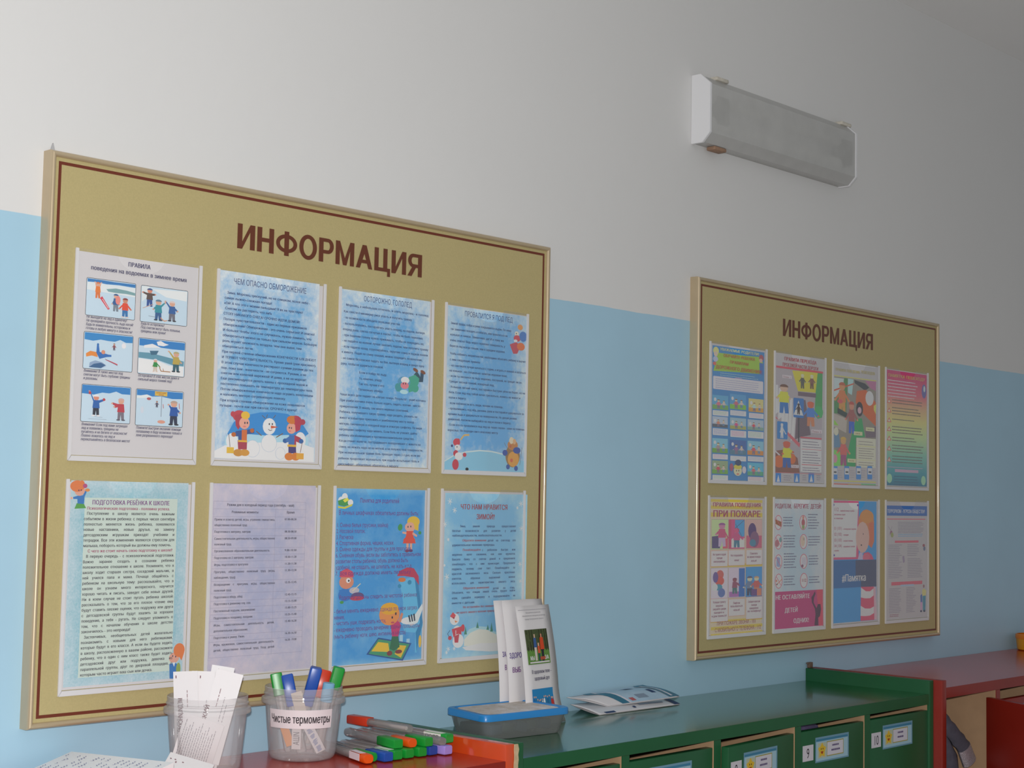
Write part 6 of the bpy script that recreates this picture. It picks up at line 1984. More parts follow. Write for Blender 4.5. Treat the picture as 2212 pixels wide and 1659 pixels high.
# ------------------------------------------------------------------ things on the lockers
def lid_label(a):
    return a
JAR = sheer('clear_jar_plastic', (0.86, 0.82, 0.83), 0.27, rough=0.08, glossy=0.5)
def jar(x, y, label, scale=1.0, with_label=False):
    e = empty('plastic_jar', (x, y, ZC + 0.0005), 0, label, 'jar', 'clear plastic jars on the red lockers')
    prof = [(0, 0.0015), (0.030, 0.0015), (0.034, 0.0), (0.046, 0.0008), (0.0505, 0.004), (0.0525, 0.010), (0.0575, 0.060), (0.0595, 0.084), (0.0597, 0.087),
            (0.0655, 0.088), (0.0662, 0.091), (0.0655, 0.0955), (0.0612, 0.097), (0.0608, 0.100), (0.0625, 0.1012), (0.0625, 0.1030), (0.0608, 0.1042), (0.0612, 0.112), (0.0605, 0.1128)]
    bm = lathe_bm([(r * scale, z) for r, z in prof], 72)
    from_bm('body', bm, JAR, e, smooth=True)
    if with_label:
        rad = 0.0601; a0, a1 = math.radians(-136.5 - 50), math.radians(-136.5 + 55)
        n = 28; V = []; F = []; fm = []
        for i in range(n + 1):
            a = a0 + (a1 - a0) * i / n
            for z, dr in ((0.053, -0.0016), (0.0815, 0.0006)):
                V.append(((rad + dr) * scale * math.cos(a), (rad + dr) * scale * math.sin(a), z))
        for i in range(n): F.append((2*i, 2*i+2, 2*i+3, 2*i+1)); fm.append(0)
        gv, gf, w = run('Чистые термометры', 'b')
        o = len(V); span = (a1 - a0) * 0.93
        for gx, gz, gk in gv:
            a = a0 + (a1 - a0) * 0.04 + span * gx / w; z = 0.0615 + gz * 0.0176
            k = (z - 0.053) / 0.0285
            rr = (rad - 0.0016 + 0.0022 * k + 0.0003 + 0.00003 * gk) * scale
            V.append((rr * math.cos(a), rr * math.sin(a), z))
        F += [tuple(i + o for i in f) for f in gf]; fm += [1] * len(gf)
        lb = mesh('paper_label', V, F, [mat('jar_label_paper', (0.80, 0.72, 0.75), 0.5), ink('3a3238')], e, fmat=fm)
        lb['label'] = 'white paper label with black lettering'
    return e
J1 = jar(0.237, -0.096, 'left plastic jar, without a label, stuffed with white printed wrappers', 0.975)
J2 = jar(0.423, -0.0915, 'right plastic jar with a white lettered label, holding coloured thermometer cases', 1.0, True)

# thermometer cases: clear body, coloured cap, some with a paper strip
BODY = sheer('clear_case_plastic', (0.66, 0.62, 0.62), 0.26, rough=0.12, glossy=0.8)
CASEG = 'thermometer cases'
def cap_mat(h): return mat('cap_' + h, s2l(h), 0.32, spec=0.5)
def case(label, tip, tail, cap_hex, cap_len=0.052, w=0.0185, h=0.0145, roll=0.0, strip=None, hexed=False, group='loose thermometer cases', core=True):
    """tip = end of the cap, tail = end of the clear body (both axis points)"""
    tip = Vector(tip); tail = Vector(tail); d = (tail - tip); Ln = d.length; d.normalize()
    e = empty('thermometer_case', tip); tag(e, label, 'thermometer case', group)
    up = Vector((0, 0, 1)) if abs(d.z) < 0.8 else Vector((0.55, 0.8, 0)).normalized()
    sd = d.cross(up).normalized(); up = sd.cross(d).normalized()
    q = Matrix((sd, d, up)).transposed().to_4x4()
    e.matrix_world = Matrix.Translation(tip) @ q @ Matrix.Rotation(roll, 4, 'Y')
    def tube(name, a, b, ww, hh, r, m, taper=0.86, n=3):
        L = b - a; secs = []
        for t, s in ((0, taper), (0.035, 1.0), (0.965, 1.0), (1.0, taper)) :
            secs.append([Vector((px * s, a + L * t, pz * s)) for px, pz in rrect(ww, hh, r, n)])
        return from_bm(name, loft_bm(secs), m, e, smooth=True)
    tube('cap', 0, cap_len, w, h, h * (0.18 if hexed else 0.42), cap_mat(cap_hex))
    tube('clear_tube', cap_len - 0.004, Ln, w * 0.9, h * 0.9, h * 0.36, BODY)
    if core: tube('thermometer', cap_len - 0.012, Ln - 0.008, w * 0.42, h * 0.42, h * 0.2, mat('thermometer_plastic', (0.46, 0.40, 0.38), 0.4))
    if strip:
        a, b, col, txt, tcol = strip
        bm = box_bm((-w * 0.515, a, -h * 0.30), (-w * 0.495, b, h * 0.44)); box_bm((-w * 0.46, a, h * 0.495), (w * 0.1, b, h * 0.515), bm=bm)
        st = from_bm('paper_strip', bm, mat('strip_' + col, s2l(col, 1.2), 0.6), e); st['label'] = 'paper strip glued on the cap'
        if txt:
            V, F, tw = run(txt, 'b'); s = (b - a) * 0.78 / tw; sy = h * 0.46 / 0.72
            mesh('lettering', [(-w * 0.518 - gk * 0.00002, b - (b - a) * 0.1 - gx * s, -h * 0.2 + gz * sy) for gx, gz, gk in V], F, ink(tcol), st)
    return e
ZR = ZC + 0.0085; Z2 = ZC + 0.0230; Z3 = ZC + 0.0375
def lying(label, x, y, z, cap, tilt=0.10, L=0.148, rev=False, dz=0.0, strip=None, **k):
    tip = Vector((x, y, z)); d = Vector((math.sin(tilt), math.cos(tilt), 0))
    tail = tip + d * L + Vector((0, 0, dz))
    if rev: tip, tail = tail, tip
    return case(label, tip, tail, cap, strip=strip, **k)
OG, GN, BL, LI, RD = 'e2560f', '169433', '1f4fa8', 'a58ddb', 'cf3a1e'
lying('orange capped case with a paper strip at the front left of the pile', 0.462, -0.206, ZR, OG, tilt=0.26, strip=(0.014, 0.05, 'd8ccd2', None, None))
lying('green capped case beside the orange one with the paper strip, bottom row', 0.478, -0.198, ZR, GN, tilt=0.14)
lying('blue capped case in the bottom row near the orange one', 0.4985, -0.212, ZR, BL, hexed=True, tilt=0.08)
lying('green capped case with a paper strip, beside the blue one', 0.521, -0.209, ZR, GN, hexed=True, tilt=0.08, strip=(0.014, 0.05, 'd4d6cf', None, None))
lying('green capped case in the middle of the bottom row', 0.546, -0.209, ZR, GN, hexed=True, tilt=0.06)
lying('green capped case in the bottom row left of the dark blue one', 0.572, -0.211, ZR, GN, hexed=True, tilt=0.05)
lying('dark blue capped case beside the lilac one', 0.595, -0.212, ZR, '23489c', hexed=True, tilt=0.02)
lying('lilac capped case at the right end of the bottom row', 0.6165, -0.224, ZR, LI, hexed=True, tilt=0.0)
lying('clear case with a green cap, left on the second layer', 0.533, -0.196, Z2, GN, tilt=0.16, L=0.155, core=False, hexed=True)
lying('orange capped case lying on top of the green ones', 0.557, -0.203, Z2, OG, tilt=0.11)
lying('green capped case right of the orange one on the second layer', 0.584, -0.212, Z2, GN, tilt=0.06, hexed=True)
lying('case turned around, its clear end forward and green cap behind', 0.605, -0.222, Z2, GN, tilt=0.10, rev=True, core=False)
lying('green capped case with a handwritten strip, nearest the orange panel', 0.6265, -0.216, Z2 + 0.002, GN, tilt=0.0, hexed=True, strip=(0.012, 0.052, 'dcd8d0', 'ПОЛЯ', '3c3a4c'))
lying('topmost case turned around, red cap at the back', 0.585, -0.165, Z3 + 0.001, RD, tilt=0.0, rev=True, hexed=True)

# cases standing in the labelled jar
jx, jy = 0.423, -0.0915
VR = Vector((0.688, -0.725, 0)); VF = Vector((0.722, 0.688, 0))         # across and away, as one faces the jar
def standing(label, a_top, f_top, z_top, a_bot, f_bot, z_bot, cap, cl=0.05, strip=None, **k):
    t = Vector((jx, jy, ZC)) + VR * a_top + VF * f_top + Vector((0, 0, z_top))
    b = Vector((jx, jy, ZC)) + VR * a_bot + VF * f_bot + Vector((0, 0, z_bot))
    return case(label, t, b, cap, cap_len=cl, group='thermometer cases in the jar', strip=strip, **k)
standing('green capped case at the left in the labelled jar', -0.047, 0.012, 0.130, -0.020, 0.002, 0.010, GN, 0.036, hexed=True)
standing('blue capped case leaning left in the labelled jar', -0.026, -0.012, 0.131, 0.002, -0.020, 0.012, BL, 0.05, hexed=True)
standing('tall blue capped case rising highest in the labelled jar', 0.021, -0.014, 0.143, -0.012, 0.000, 0.010, BL, 0.062, hexed=True)
standing('red capped case behind the tall blue one in the jar', 0.030, 0.034, 0.134, 0.004, 0.016, 0.012, RD, 0.045, hexed=True)
standing('green capped case at the right in the labelled jar', 0.054, 0.014, 0.141, 0.020, 0.012, 0.012, GN, 0.036, hexed=True)
standing('case with a pale blue clear cap at the right in the labelled jar', 0.042, -0.020, 0.120, 0.026, -0.012, 0.010, '7db0cf', 0.03)
def slip(name, label, group, pts, m, th=0.0006):
    """stiff paper strip through a list of (left, right) edge points"""
    V = []; F = []
    for l, r in pts: V += [l, r]
    for i in range(len(pts) - 1): F.append((2*i, 2*i+1, 2*i+3, 2*i+2))
    o = mesh(name, V, F, m); md = o.modifiers.new('thickness', 'SOLIDIFY'); md.thickness = th
    return tag(o, label, *group)
def JP(j, a, f, z):
    return Vector((j[0], j[1], ZC)) + VR * a + VF * f + Vector((0, 0, z))
j2 = (jx, jy); j1 = (0.237, -0.096)
def paper_strip(label, j, a0, z0, a1, z1, w, f0, f1, m, txt=None, tcol='3b4f86', cap=0.01, scrawl=None):
    c0 = JP(j, a0, f0, z0); c1 = JP(j, a1, f1, z1); d = (c1 - c0); L = d.length; d.normalize()
    n = -VF; sd = d.cross(n).normalized(); n = sd.cross(d)
    o = mesh('paper_slip', [c0 - sd * w/2, c0 + sd * w/2, c1 + sd * w/2, c1 - sd * w/2], [(0, 1, 2, 3)], m)
    md = o.modifiers.new('thickness', 'SOLIDIFY'); md.thickness = 0.0005; md.offset = -1
    tag(o, label, 'paper', 'paper slips in the labelled jar')
    if txt:
        V, F, tw = run(txt, 'n'); s = L * 0.6 / tw
        q = [c0 + d * (L * 0.2 + gx * s) + sd * (gz * cap - cap * 0.36) + n * 0.0009 for gx, gz, gk in V]
        mesh('lettering', q, F, ink(tcol), o)
    if scrawl:                                                       # blurred handwriting, pen strokes only
        r = random.Random(5); V = []; F = []; s = 0.1
        while s < 0.9:
            for k in range(r.randrange(4, 8)):
                a = c0 + d * (L * s) + sd * (0.003 * (r.random() - .5) - 0.003) + n * 0.0009; b = c0 + d * (L * (s + 0.03)) + sd * (0.003 + 0.002 * r.random()) + n * 0.0009
                w_ = (b - a).normalized().cross(n) * 0.0004; i = len(V); V += [a - w_, a + w_, b + w_, b - w_]; F.append((i, i + 1, i + 2, i + 3)); s += 0.028
            s += 0.05
        mesh('handwriting', V, F, ink(scrawl), o)
    return o
paper_strip('orange paper slip inside the labelled jar', j2, -0.0235, 0.056, -0.013, 0.025, 0.0125, -0.046, -0.040, mat('orange_paper', (0.75, 0.30, 0.07), 0.6))
paper_strip('white paper slip with dark capital letters inside the labelled jar', j2, -0.003, 0.055, -0.004, 0.020, 0.014, -0.050, -0.043, PAPER, 'ИША', '4a4450', 0.013)
paper_strip('white paper slip with blue handwriting inside the labelled jar', j2, 0.014, 0.057, 0.034, 0.016, 0.0155, -0.049, -0.034, PAPER, scrawl='6c7fae')
paper_strip('beige folded slip at the rim inside the labelled jar', j2, -0.006, 0.108, 0.004, 0.075, 0.017, -0.046, -0.050, mat('beige_paper', (0.55, 0.45, 0.38), 0.6))

# printed paper wrappers in the left jar
WRAP = mat('wrapper_paper', (0.80, 0.77, 0.78), 0.5)
def wrapper(label, a0, z0, a1, z1, w, f0, f1, bend=0.0, lines=(), seed=1, j=j1, big=None, top_marks=()):
    """flat wrapper, bottom centre (a0, z0) to top centre (a1, z1); print is given along its length (0..1) and across (0..1)"""
    rnd = random.Random(seed)
    c0 = JP(j, a0, f0, z0); c1 = JP(j, a1, f1, z1); d = c1 - c0; L = d.length; d.normalize()
    n = -VF; sd = d.cross(n).normalized(); n = sd.cross(d).normalized()
    def at(u, v, h=0.0): return c0 + d * (u * L) + sd * ((v - 0.5) * w) + n * (h + bend * (math.sin(u * math.pi) ))
    N = 10; V = []; F = []
    for i in range(N + 1): V += [at(i / N, 0), at(i / N, 1)]
    for i in range(N): F.append((2*i, 2*i+1, 2*i+3, 2*i+2))
    o = mesh('wrapper', V, F, WRAP); md = o.modifiers.new('thickness', 'SOLIDIFY'); md.thickness = 0.0005; md.offset = -1
    tag(o, label, 'wrapper', 'paper wrappers by the left jar')
    V = []; F = []; fm = []
    def quad(u0, v0, u1, v1, k):
        o_ = len(V); V.extend([at(u0, v0, .0007), at(u1, v0, .0007), at(u1, v1, .0007), at(u0, v1, .0007)]); F.append((o_, o_+1, o_+2, o_+3)); fm.append(k)
    for (v, u0, u1, th, k) in lines:                              # rows of print too small to read: word-long dashes along the wrapper
        u = u0
        while u < u1:
            dl = min(0.02 + rnd.random() * 0.05, u1 - u); quad(u, v, u + dl, v + th, k); u += dl + 0.012
    for (u, v) in top_marks: quad(u, v, u + 0.03, v + 0.035, 1)
    if big:
        for txt, u0, u1, v, cap, k in big:
            gv, gf, tw = run(txt, 'b'); o_ = len(V)
            V.extend([at(u0 + (u1 - u0) * gx / tw, v - gz * cap / w, .0007) for gx, gz, gk in gv]); F.extend([tuple(i + o_ for i in f) for f in gf]); fm.extend([k] * len(gf))
    mesh('lettering', V, F, [ink('8e8890'), ink('6e3040')], o, fmat=fm)
    return o
lin = [(0.12 + i * 0.075, 0.05 + (i % 3) * 0.02, 0.50 - (i % 4) * 0.06, 0.022, 0) for i in range(9)]
wrapper('leftmost upright wrapper in the left jar', -0.022, 0.012, -0.030, 0.150, 0.036, -0.024, -0.024, lines=[(0.55, 0.62, 0.80, 0.02, 1)] + lin[:5], seed=3,
        big=[('МЕДИЦИНСКИЙ', 0.72, 0.36, 0.35, 0.009, 1)], top_marks=[(0.93, 0.10)])
wrapper('upright wrapper second from the left in the left jar', -0.006, 0.020, -0.004, 0.150, 0.034, -0.030, -0.018, lines=[(0.3, 0.58, 0.78, 0.02, 1), (0.7, 0.50, 0.68, 0.02, 0)], seed=5, top_marks=[(0.925, 0.08), (0.92, 0.36)])
wrapper('tallest wrapper, leaning right in the left jar', 0.004, 0.012, 0.024, 0.157, 0.034, -0.024, -0.012, lines=[(0.25, 0.55, 0.72, 0.02, 1)], seed=8, top_marks=[(0.94, 0.3)])
wrapper('rightmost wrapper leaning right in the left jar', 0.006, 0.020, 0.036, 0.150, 0.040, -0.034, -0.020, lines=[(0.32, 0.60, 0.80, 0.02, 1), (0.55, 0.45, 0.72, 0.02, 0), (0.68, 0.45, 0.66, 0.02, 0)], seed=9,
        big=[('ЧЕСКИЙ', 0.32, 0.60, 0.10, 0.009, 1)])
lin2 = [(0.08 + i * 0.058, 0.06 + (i * 7 % 5) * 0.015, 0.92 - (i * 5 % 7) * 0.03, 0.016, 0) for i in range(14)]
wrapper('wide printed leaflet lying slanted at the front of the left jar', -0.018, 0.006, 0.006, 0.084, 0.060, -0.036, -0.046, lines=lin2, seed=11, bend=0.003,
        big=[('ТЕРАПЕВТИЧЕСКИЙ', 0.93, 0.93, 0.1, 0.0001, 1)][:0])
w2 = wrapper('wrapper lying on the red top in front of the left jar', -0.012, 0.0085, -0.006, 0.031, 0.066, -0.118, -0.069, lines=[(0.2, 0.62, 0.68, 0.03, 1)], seed=13, top_marks=[(0.72, 0.06), (0.73, 0.16), (0.70, 0.34)])

# curled handwritten sheets at the left edge
def local(x, y, z): return Vector((x, y - 0.02, z + 1.34))
A, Bp = local(.054, -.006, -.05), local(.086, -.214, -.042)
away = Vector((-.971, -.113, 0)).normalized()
def curl(s, v):
    """point at distance s from the raised short edge, v across it; the sheets sink towards the locker top"""
    top = (A * (1 - v) + Bp * v) + away * s
    drop = 0.25 * s if s < 0.10 else 0.025 + 0.012 * (1 - math.exp(-(s - 0.10) / 0.05))
    top.z = max(ZC + 0.0022, top.z - drop); return top
NS = 16; bm = bmesh.new(); U = []; D_ = []
for i in range(NS + 1):
    for v in (0.0, 1.0):
        c = curl(0.297 * i / NS, v); U.append(bm.verts.new(c)); D_.append(bm.verts.new((c.x, c.y, ZC + 0.0008)))
for i in range(NS):
    a, b, c, d = 2*i, 2*i+1, 2*i+3, 2*i+2
    bm.faces.new((U[a], U[b], U[c], U[d])); bm.faces.new((D_[a], D_[d], D_[c], D_[b])); bm.faces.new((U[a], U[d], D_[d], D_[a])); bm.faces.new((U[b], D_[b], D_[c], U[c]))
bm.faces.new((U[0], D_[0], D_[1], U[1])); bm.faces.new((U[-2], U[-1], D_[-1], D_[-2]))
bmesh.ops.recalc_face_normals(bm, faces=bm.faces)
pad = tag(from_bm('paper_stack', bm, mat('bright_white_paper', (0.86, 0.85, 0.86), 0.6)), 'curled white handwritten sheets at the bottom left corner', 'papers')
ink_v = []; rnd = random.Random(4); V = []; F = []
for r in range(16):
    v0 = 0.03 + r * 0.06; s = 0.010
    while s < 0.27:
        dl = 0.005 + rnd.random() * 0.016
        if rnd.random() < 0.68:
            n = max(2, int(dl / 0.0022)); pts = [curl(s + k * 0.0022, v0 + (0.018 if k % 2 else 0.0) * (0.5 + rnd.random())) + Vector((0, 0, 0.0005)) for k in range(n + 1)]
            for p0, p1 in zip(pts, pts[1:]):
                o = len(V); t_ = (p1 - p0).normalized().cross(Vector((0, 0, 1))) * 0.00045
                V += [p0 - t_, p0 + t_, p1 + t_, p1 - t_]; F.append((o, o+1, o+2, o+3))
        s += dl + 0.005
mesh('handwriting', V, F, ink('5f689e'), pad)

# food box with blue lid
def boxq(z, k, pts=((.778, -.025), (.752, -.150), (.958, -.168), (.973, -.041))):
    cx = sum(p[0] for p in pts) / 4; cy = sum(p[1] for p in pts) / 4
    out = []
    P = [Vector((cx + (x - cx) * k, cy + (y - cy) * k)) for x, y in pts]
    for i in range(4):
        a, b, c = P[i - 1], P[i], P[(i + 1) % 4]; r = 0.020
        u = (a - b).normalized(); v = (c - b).normalized()
        for t in range(6):
            s = t / 5; p0 = b + u * r; p1 = b; p2 = b + v * r
            q_ = p0 * (1 - s) ** 2 + p1 * 2 * s * (1 - s) + p2 * s * s
            out.append(local(q_.x, q_.y, z))
    return out
fb = empty('storage_box', local(.865, -.095, -.0895), 0, 'clear plastic storage box with a bright blue lid, on the green lockers', 'box')
def shift(secs): return [[p - Vector(fb.location) for p in s] for s in secs]
BX = sheer('smoky_box_plastic', (0.42, 0.44, 0.43), 0.36, rough=0.15, glossy=0.7)
o = from_bm('tub', loft_bm(shift([boxq(-.0895, .84), boxq(-.085, .87), boxq(-.056, .945), boxq(-.0555, .985), boxq(-.053, .985)])), BX, fb, smooth=True)
LID = mat('blue_lid_plastic', (0.022, 0.235, 0.60), 0.3)
o = from_bm('lid', loft_bm(shift([boxq(-.0565, .965), boxq(-.0565, 1.0), boxq(-.047, 1.0), boxq(-.045, .985), boxq(-.045, .90), boxq(-.0465, .885)])), LID, fb, smooth=True)
bm = bmesh.new(); ring = [bm.verts.new(p - Vector(fb.location)) for p in boxq(-.0462, .845)]; bm.faces.new(ring)
bm.normal_update()
if bm.faces[:][0].normal.z < 0: bmesh.ops.reverse_faces(bm, faces=bm.faces)
PIC = frost_mat('lid_picture', '8f7c58', 'd2ced0', 0.0, 0.0, edge=0.05, scale=16, amount=0.8, gain=1.25)
o2 = from_bm('lid_insert', bm, PIC, o); o2['label'] = 'faded paper picture under the clear lid top'
# dark things stored inside
CT = mat('dark_box_contents', (0.05, 0.07, 0.08), 0.6, noise=(40, 0.5)); CT2 = mat('navy_box_contents', (0.03, 0.055, 0.10), 0.6)
rnd = random.Random(8)
for i in range(5):
    a = rnd.random() * 0.6 - 0.5
    o = box('folded_packet', (-0.042, -0.014, 0), (0.042, 0.014, 0.018), CT if i % 2 else CT2, None, bevel=0.003, loc=local(.800 + i * 0.031, -.096 + (i % 2) * 0.006, -.0845), rot=(0.12 * (i % 3), 0.04, math.pi / 2 + a * 0.2))
    tag(o, 'dark packet lying inside the blue-lidded box', 'packet', 'packets in the storage box')

# standing leaflets
def leaflet(label, xl, xr, yl, yr, z0, z1, lean, seed, front=None):
    """upright third-of-a-page leaflet, slightly bowed"""
    w = math.hypot(xr - xl, yr - yl); N = 10; V = []; F = []
    e = Vector((xr - xl, yr - yl, 0)).normalized()
    org = local(xl, yl, z0); nrm = Vector((e.y, -e.x, 0))
    def at(u, v, h=0.0):
        bow = 0.006 * math.sin(math.pi * v) + 0.010 * max(0, 0.25 - v) * (1 if u > .5 else .3)
        foot = 0.10 * max(0, 0.28 - v) ** 1.5 * u
        return org + e * (u * w + foot) + Vector((0, 0, v * (z1 - z0))) + Vector((0, lean * v, 0)) + nrm * (bow + h)
    for j in range(N + 1):
        for i in range(5): V.append(at(i / 4, j / N))
    for j in range(N):
        for i in range(4):
            a = j * 5 + i; F.append((a, a + 1, a + 6, a + 5))
    o = mesh('leaflet', V, F, PAPER, smooth=True); md = o.modifiers.new('thickness', 'SOLIDIFY'); md.thickness = 0.0008
    md.offset = -1
    tag(o, label, 'leaflet', 'leaflets standing against the wall')
    if front:
        for name, items in front:
            V = []; F = []; fm = []; ms = []
            h = 0.0012
            for it in items:
                m = NAMED[it[1][1:]] if it[1][0] == '@' else ink(it[1])
                if m not in ms: ms.append(m)
                k = ms.index(m); o_ = len(V); h += 0.00006
                if it[0] == 'P':
                    pts = list(zip(it[2][0::2], it[2][1::2]))
                    V += [at(a / 100, b / 100, h) for a, b in pts]; F.append(tuple(range(o_, o_ + len(pts)))); fm.append(k)
                elif it[0] == 'Q':                               # rectangle cut into strips so that it follows the bow
                    x0, y0, x1, y1 = it[2]; n = max(1, int(abs(y1 - y0) / 4))
                    for i in range(n):
                        a, b = y0 + (y1 - y0) * i / n, y0 + (y1 - y0) * (i + 1) / n; q_ = len(V)
                        V += [at(x0 / 100, a / 100, h), at(x1 / 100, a / 100, h), at(x1 / 100, b / 100, h), at(x0 / 100, b / 100, h)]
                        F.append((q_, q_+1, q_+2, q_+3)); fm.append(k)
                else:
                    txt, x0, y0, x1, cap = it[2:7]; gv, gf, tw = run(txt, 'b' if len(it) > 7 else 'n')
                    V += [at((x0 + (x1 - x0) * gx / tw) / 100, (y0 + gz * cap / .72) / 100, h + gk * 0.00002) for gx, gz, gk in gv]
                    F += [tuple(i + o_ for i in f) for f in gf]; fm += [k] * len(gf)
            mesh(name, V, F, ms, o, fmat=fm)
    return o
pv = [('lettering', [('T', '5b3f8e', 'ЗА', 52, 47, 82, 4.6, 1), ('T', '7a3c86', 'О', 60, 37, 80, 4.6, 1)])]
pv2 = [('lettering', [('T', '5b3f8e', 'ЗДОРОВ', 20, 45, 120, 5, 1), ('T', '8a3c7e', 'ВЫБ', 34, 34.5, 92, 5, 1)])]
leaflet('rear leaflet, furthest left of the standing leaflets', 0.905, 1.020, -.040, -.040, -.0895, .1365, 0.022, 1,
        [('lettering', [('T', '56408c', 'ЗА', 8, 55, 17, 4.2, 1), ('T', '743c84', 'В', 12, 44.5, 17, 4.2, 1)])])
leaflet('middle leaflet between the two other standing leaflets', 0.918, 1.030, -.052, -.050, -.0895, .1365, 0.026, 2,
        [('lettering', [('T', '56408c', 'ЗДОРО', 4, 54, 34, 4.2, 1), ('T', '743c84', 'ВЫБ', 9, 42.5, 30, 4.2, 1)])])
def crowd(x0, x1, y0, y1, n, cols, seed, sz):
    r = random.Random(seed); out = []
    for i in range(n):
        x = x0 + (x1 - x0) * (i + r.random() * .5) / n; b = y0 + r.random() * (y1 - y0) * 0.25; h = sz * (0.8 + r.random() * 0.4); w = sz * 0.36
        c = cols[r.randrange(len(cols))]
        out.append(('P', c, [x - w * .5, b, x + w * .5, b, x + w * .6, b + h * .7, x, b + h * .8, x - w * .6, b + h * .7]))
        out.append(('P', 'd9a98c', [x + 0.55 * w * math.cos(t * math.pi / 3) * .8 if False else x + w * .42 * math.cos(t * math.pi / 3) for t in range(6) for _ in (0,)][:0] or
                    [v for t in range(6) for v in (x + w * .42 * math.cos(t * math.pi / 3), b + h * .88 + w * .22 * math.sin(t * math.pi / 3))]))
    return out
FOREST = mat('print_forest', s2l('44502c'), 0.55, noise=(260, 0.75)); NAMED['forest'] = FOREST
MEADOW = mat('print_meadow', s2l('5f8a3a'), 0.55, noise=(300, 0.5)); NAMED['meadow'] = MEADOW
family = [('Q', '@forest', (14, 62, 80, 80)), ('Q', '@meadow', (14, 51, 80, 63))]
for x in (18, 26, 33, 55, 62, 70, 76): family.append(('P', '2e2a1e', [x, 62, x + 2.2, 62, x + 1.8, 80, x + .3, 80]))
family += [('P', 'cfc3bb', [36, 54, 42, 54, 43, 66, 36, 66]), ('P', '3f5d94', [35, 65, 44, 65, 43, 73, 36, 73]), ('P', 'd8b49c', [38, 73, 41.5, 73, 41.5, 76, 38, 76]),
           ('P', '2f5a52', [46, 53, 51, 53, 51.5, 60, 45.5, 60]), ('P', 'd2583a', [45, 60, 52, 60, 51.5, 66, 45.5, 66]), ('P', 'd8a98c', [46.5, 66, 50.5, 66, 50.5, 68.6, 46.5, 68.6]),
           ('P', '2b2b33', [56, 53, 62, 53, 62.5, 63, 55.5, 63]), ('P', 'cf4a26', [53, 63, 65, 63, 64, 73, 54.5, 73]), ('P', 'c98d70', [57, 73, 61, 73, 61, 76, 57, 76]),
           ('P', 'b0533a', [50, 54.4, 66, 54.4, 66, 57, 50, 57]),
           ('T', 'e4e0e2', 'МЫ', 20, 54.6, 33, 3.4, 1), ('T', 'e4e0e2', 'ЗА', 63, 54.6, 75, 3.4, 1), ('P', 'd8d2d4', [18, 52, 76, 52, 76, 53.2, 18, 53.2])]
group = [('Q', '2b86bd', (19, 15, 80, 30.5)), ('Q', '@meadow', (19, 8, 80, 16.5))] + crowd(22, 79, 12, 18, 12, ['e6e6ea', '2f7fa8', 'c23c36', '39414f', 'd7d4c4', '2c6aa0'], 5, 11)
txt = [('T', '6a6672', 'Муниципальное дошкольное', 26, 93.6, 70, 1.15), ('T', '6a6672', 'образовательное учреждение детский сад', 14, 91.0, 82, 1.15), ('T', '6a6672', 'города Костромской области', 20, 88.2, 76, 1.15),
       ('T', '45425e', 'В здоровом теле –', 22, 43.4, 80, 3.0, 1), ('T', '45425e', 'здоровый дух', 28, 37.8, 73, 3.0, 1),
       ('P', '8d8a94', [4, 96.4, 88, 96.4, 88, 96.7, 4, 96.7]), ('P', 'a5a2ab', [88, 3, 88.6, 3, 88.6, 96.4, 88, 96.4])]
leaflet('front leaflet with two colour photographs, standing behind the blue-lidded box', 0.936, 1.036, -.078, -.070, -.0895, .1265, 0.034, 3,
        [('family_picture', family), ('group_picture', group), ('lettering', txt)])

# two folded brochures lying against the wall
TEAL = mat('brochure_teal', s2l('2f6d86'), 0.3); BRO = mat('brochure_gloss_paper', (0.66, 0.64, 0.66), 0.22)
SKYB = mat('brochure_sky', s2l('9fb9cc'), 0.25, noise=(30, 0.2))
def brochure(label, q, bulge, bars, seed):
    """folded glossy sheet over a quad (front-left, front-right, back-right, back-left) with a rounded fold"""
    a, b, c, d = [local(*p) for p in q]; N = 24; K = 12
    def at(u, v, h=0.0):
        p = (a * (1 - u) + b * u) * (1 - v) + (d * (1 - u) + c * u) * v
        return p + Vector((0, 0, bulge * math.sin(math.pi * min(1, v * 1.1)) * (0.4 + 0.6 * math.sin(math.pi * u)) + h))
    V = [at(i / N, j / K) for j in range(K + 1) for i in range(N + 1)]
    V2 = [at(i / N, j / K) * 1.0 - Vector((0, 0, 0.0035 * math.sin(math.pi * min(1, j / K + 0.08)) + 0.0006)) for j in range(K + 1) for i in range(N + 1)]
    F = [(j * (N + 1) + i, j * (N + 1) + i + 1, (j + 1) * (N + 1) + i + 1, (j + 1) * (N + 1) + i) for j in range(K) for i in range(N)]
    o = mesh('brochure', V, F, BRO, smooth=True); md = o.modifiers.new('thickness', 'SOLIDIFY'); md.thickness = 0.0004; md.offset = -1
    tag(o, label, 'brochure', 'brochures lying on the green lockers')
    mesh('inner_leaf', V2, F, PAPER, o, smooth=True)
    h = 0.0004
    for m, u0, v0, u1, v1, sh in bars:
        h += 0.00012; n, k2 = 8, 8; V = []; F = []
        for i in range(n + 1):
            for j in range(k2 + 1): V.append(at(u0 + (u1 - u0) * i / n, v0 + (v1 - v0) * j / k2, h + 0.0003))
        for i in range(n):
            for j in range(k2): a_ = i * (k2 + 1) + j; F.append((a_, a_ + k2 + 1, a_ + k2 + 2, a_ + 1))
        mesh('printed_band', V, F, m, o)
    return o
GR = ink('7d8ea0'); NV = ink('2b3f66'); RD2 = ink('a85a5e'); WHT = ink('c9c9d2')
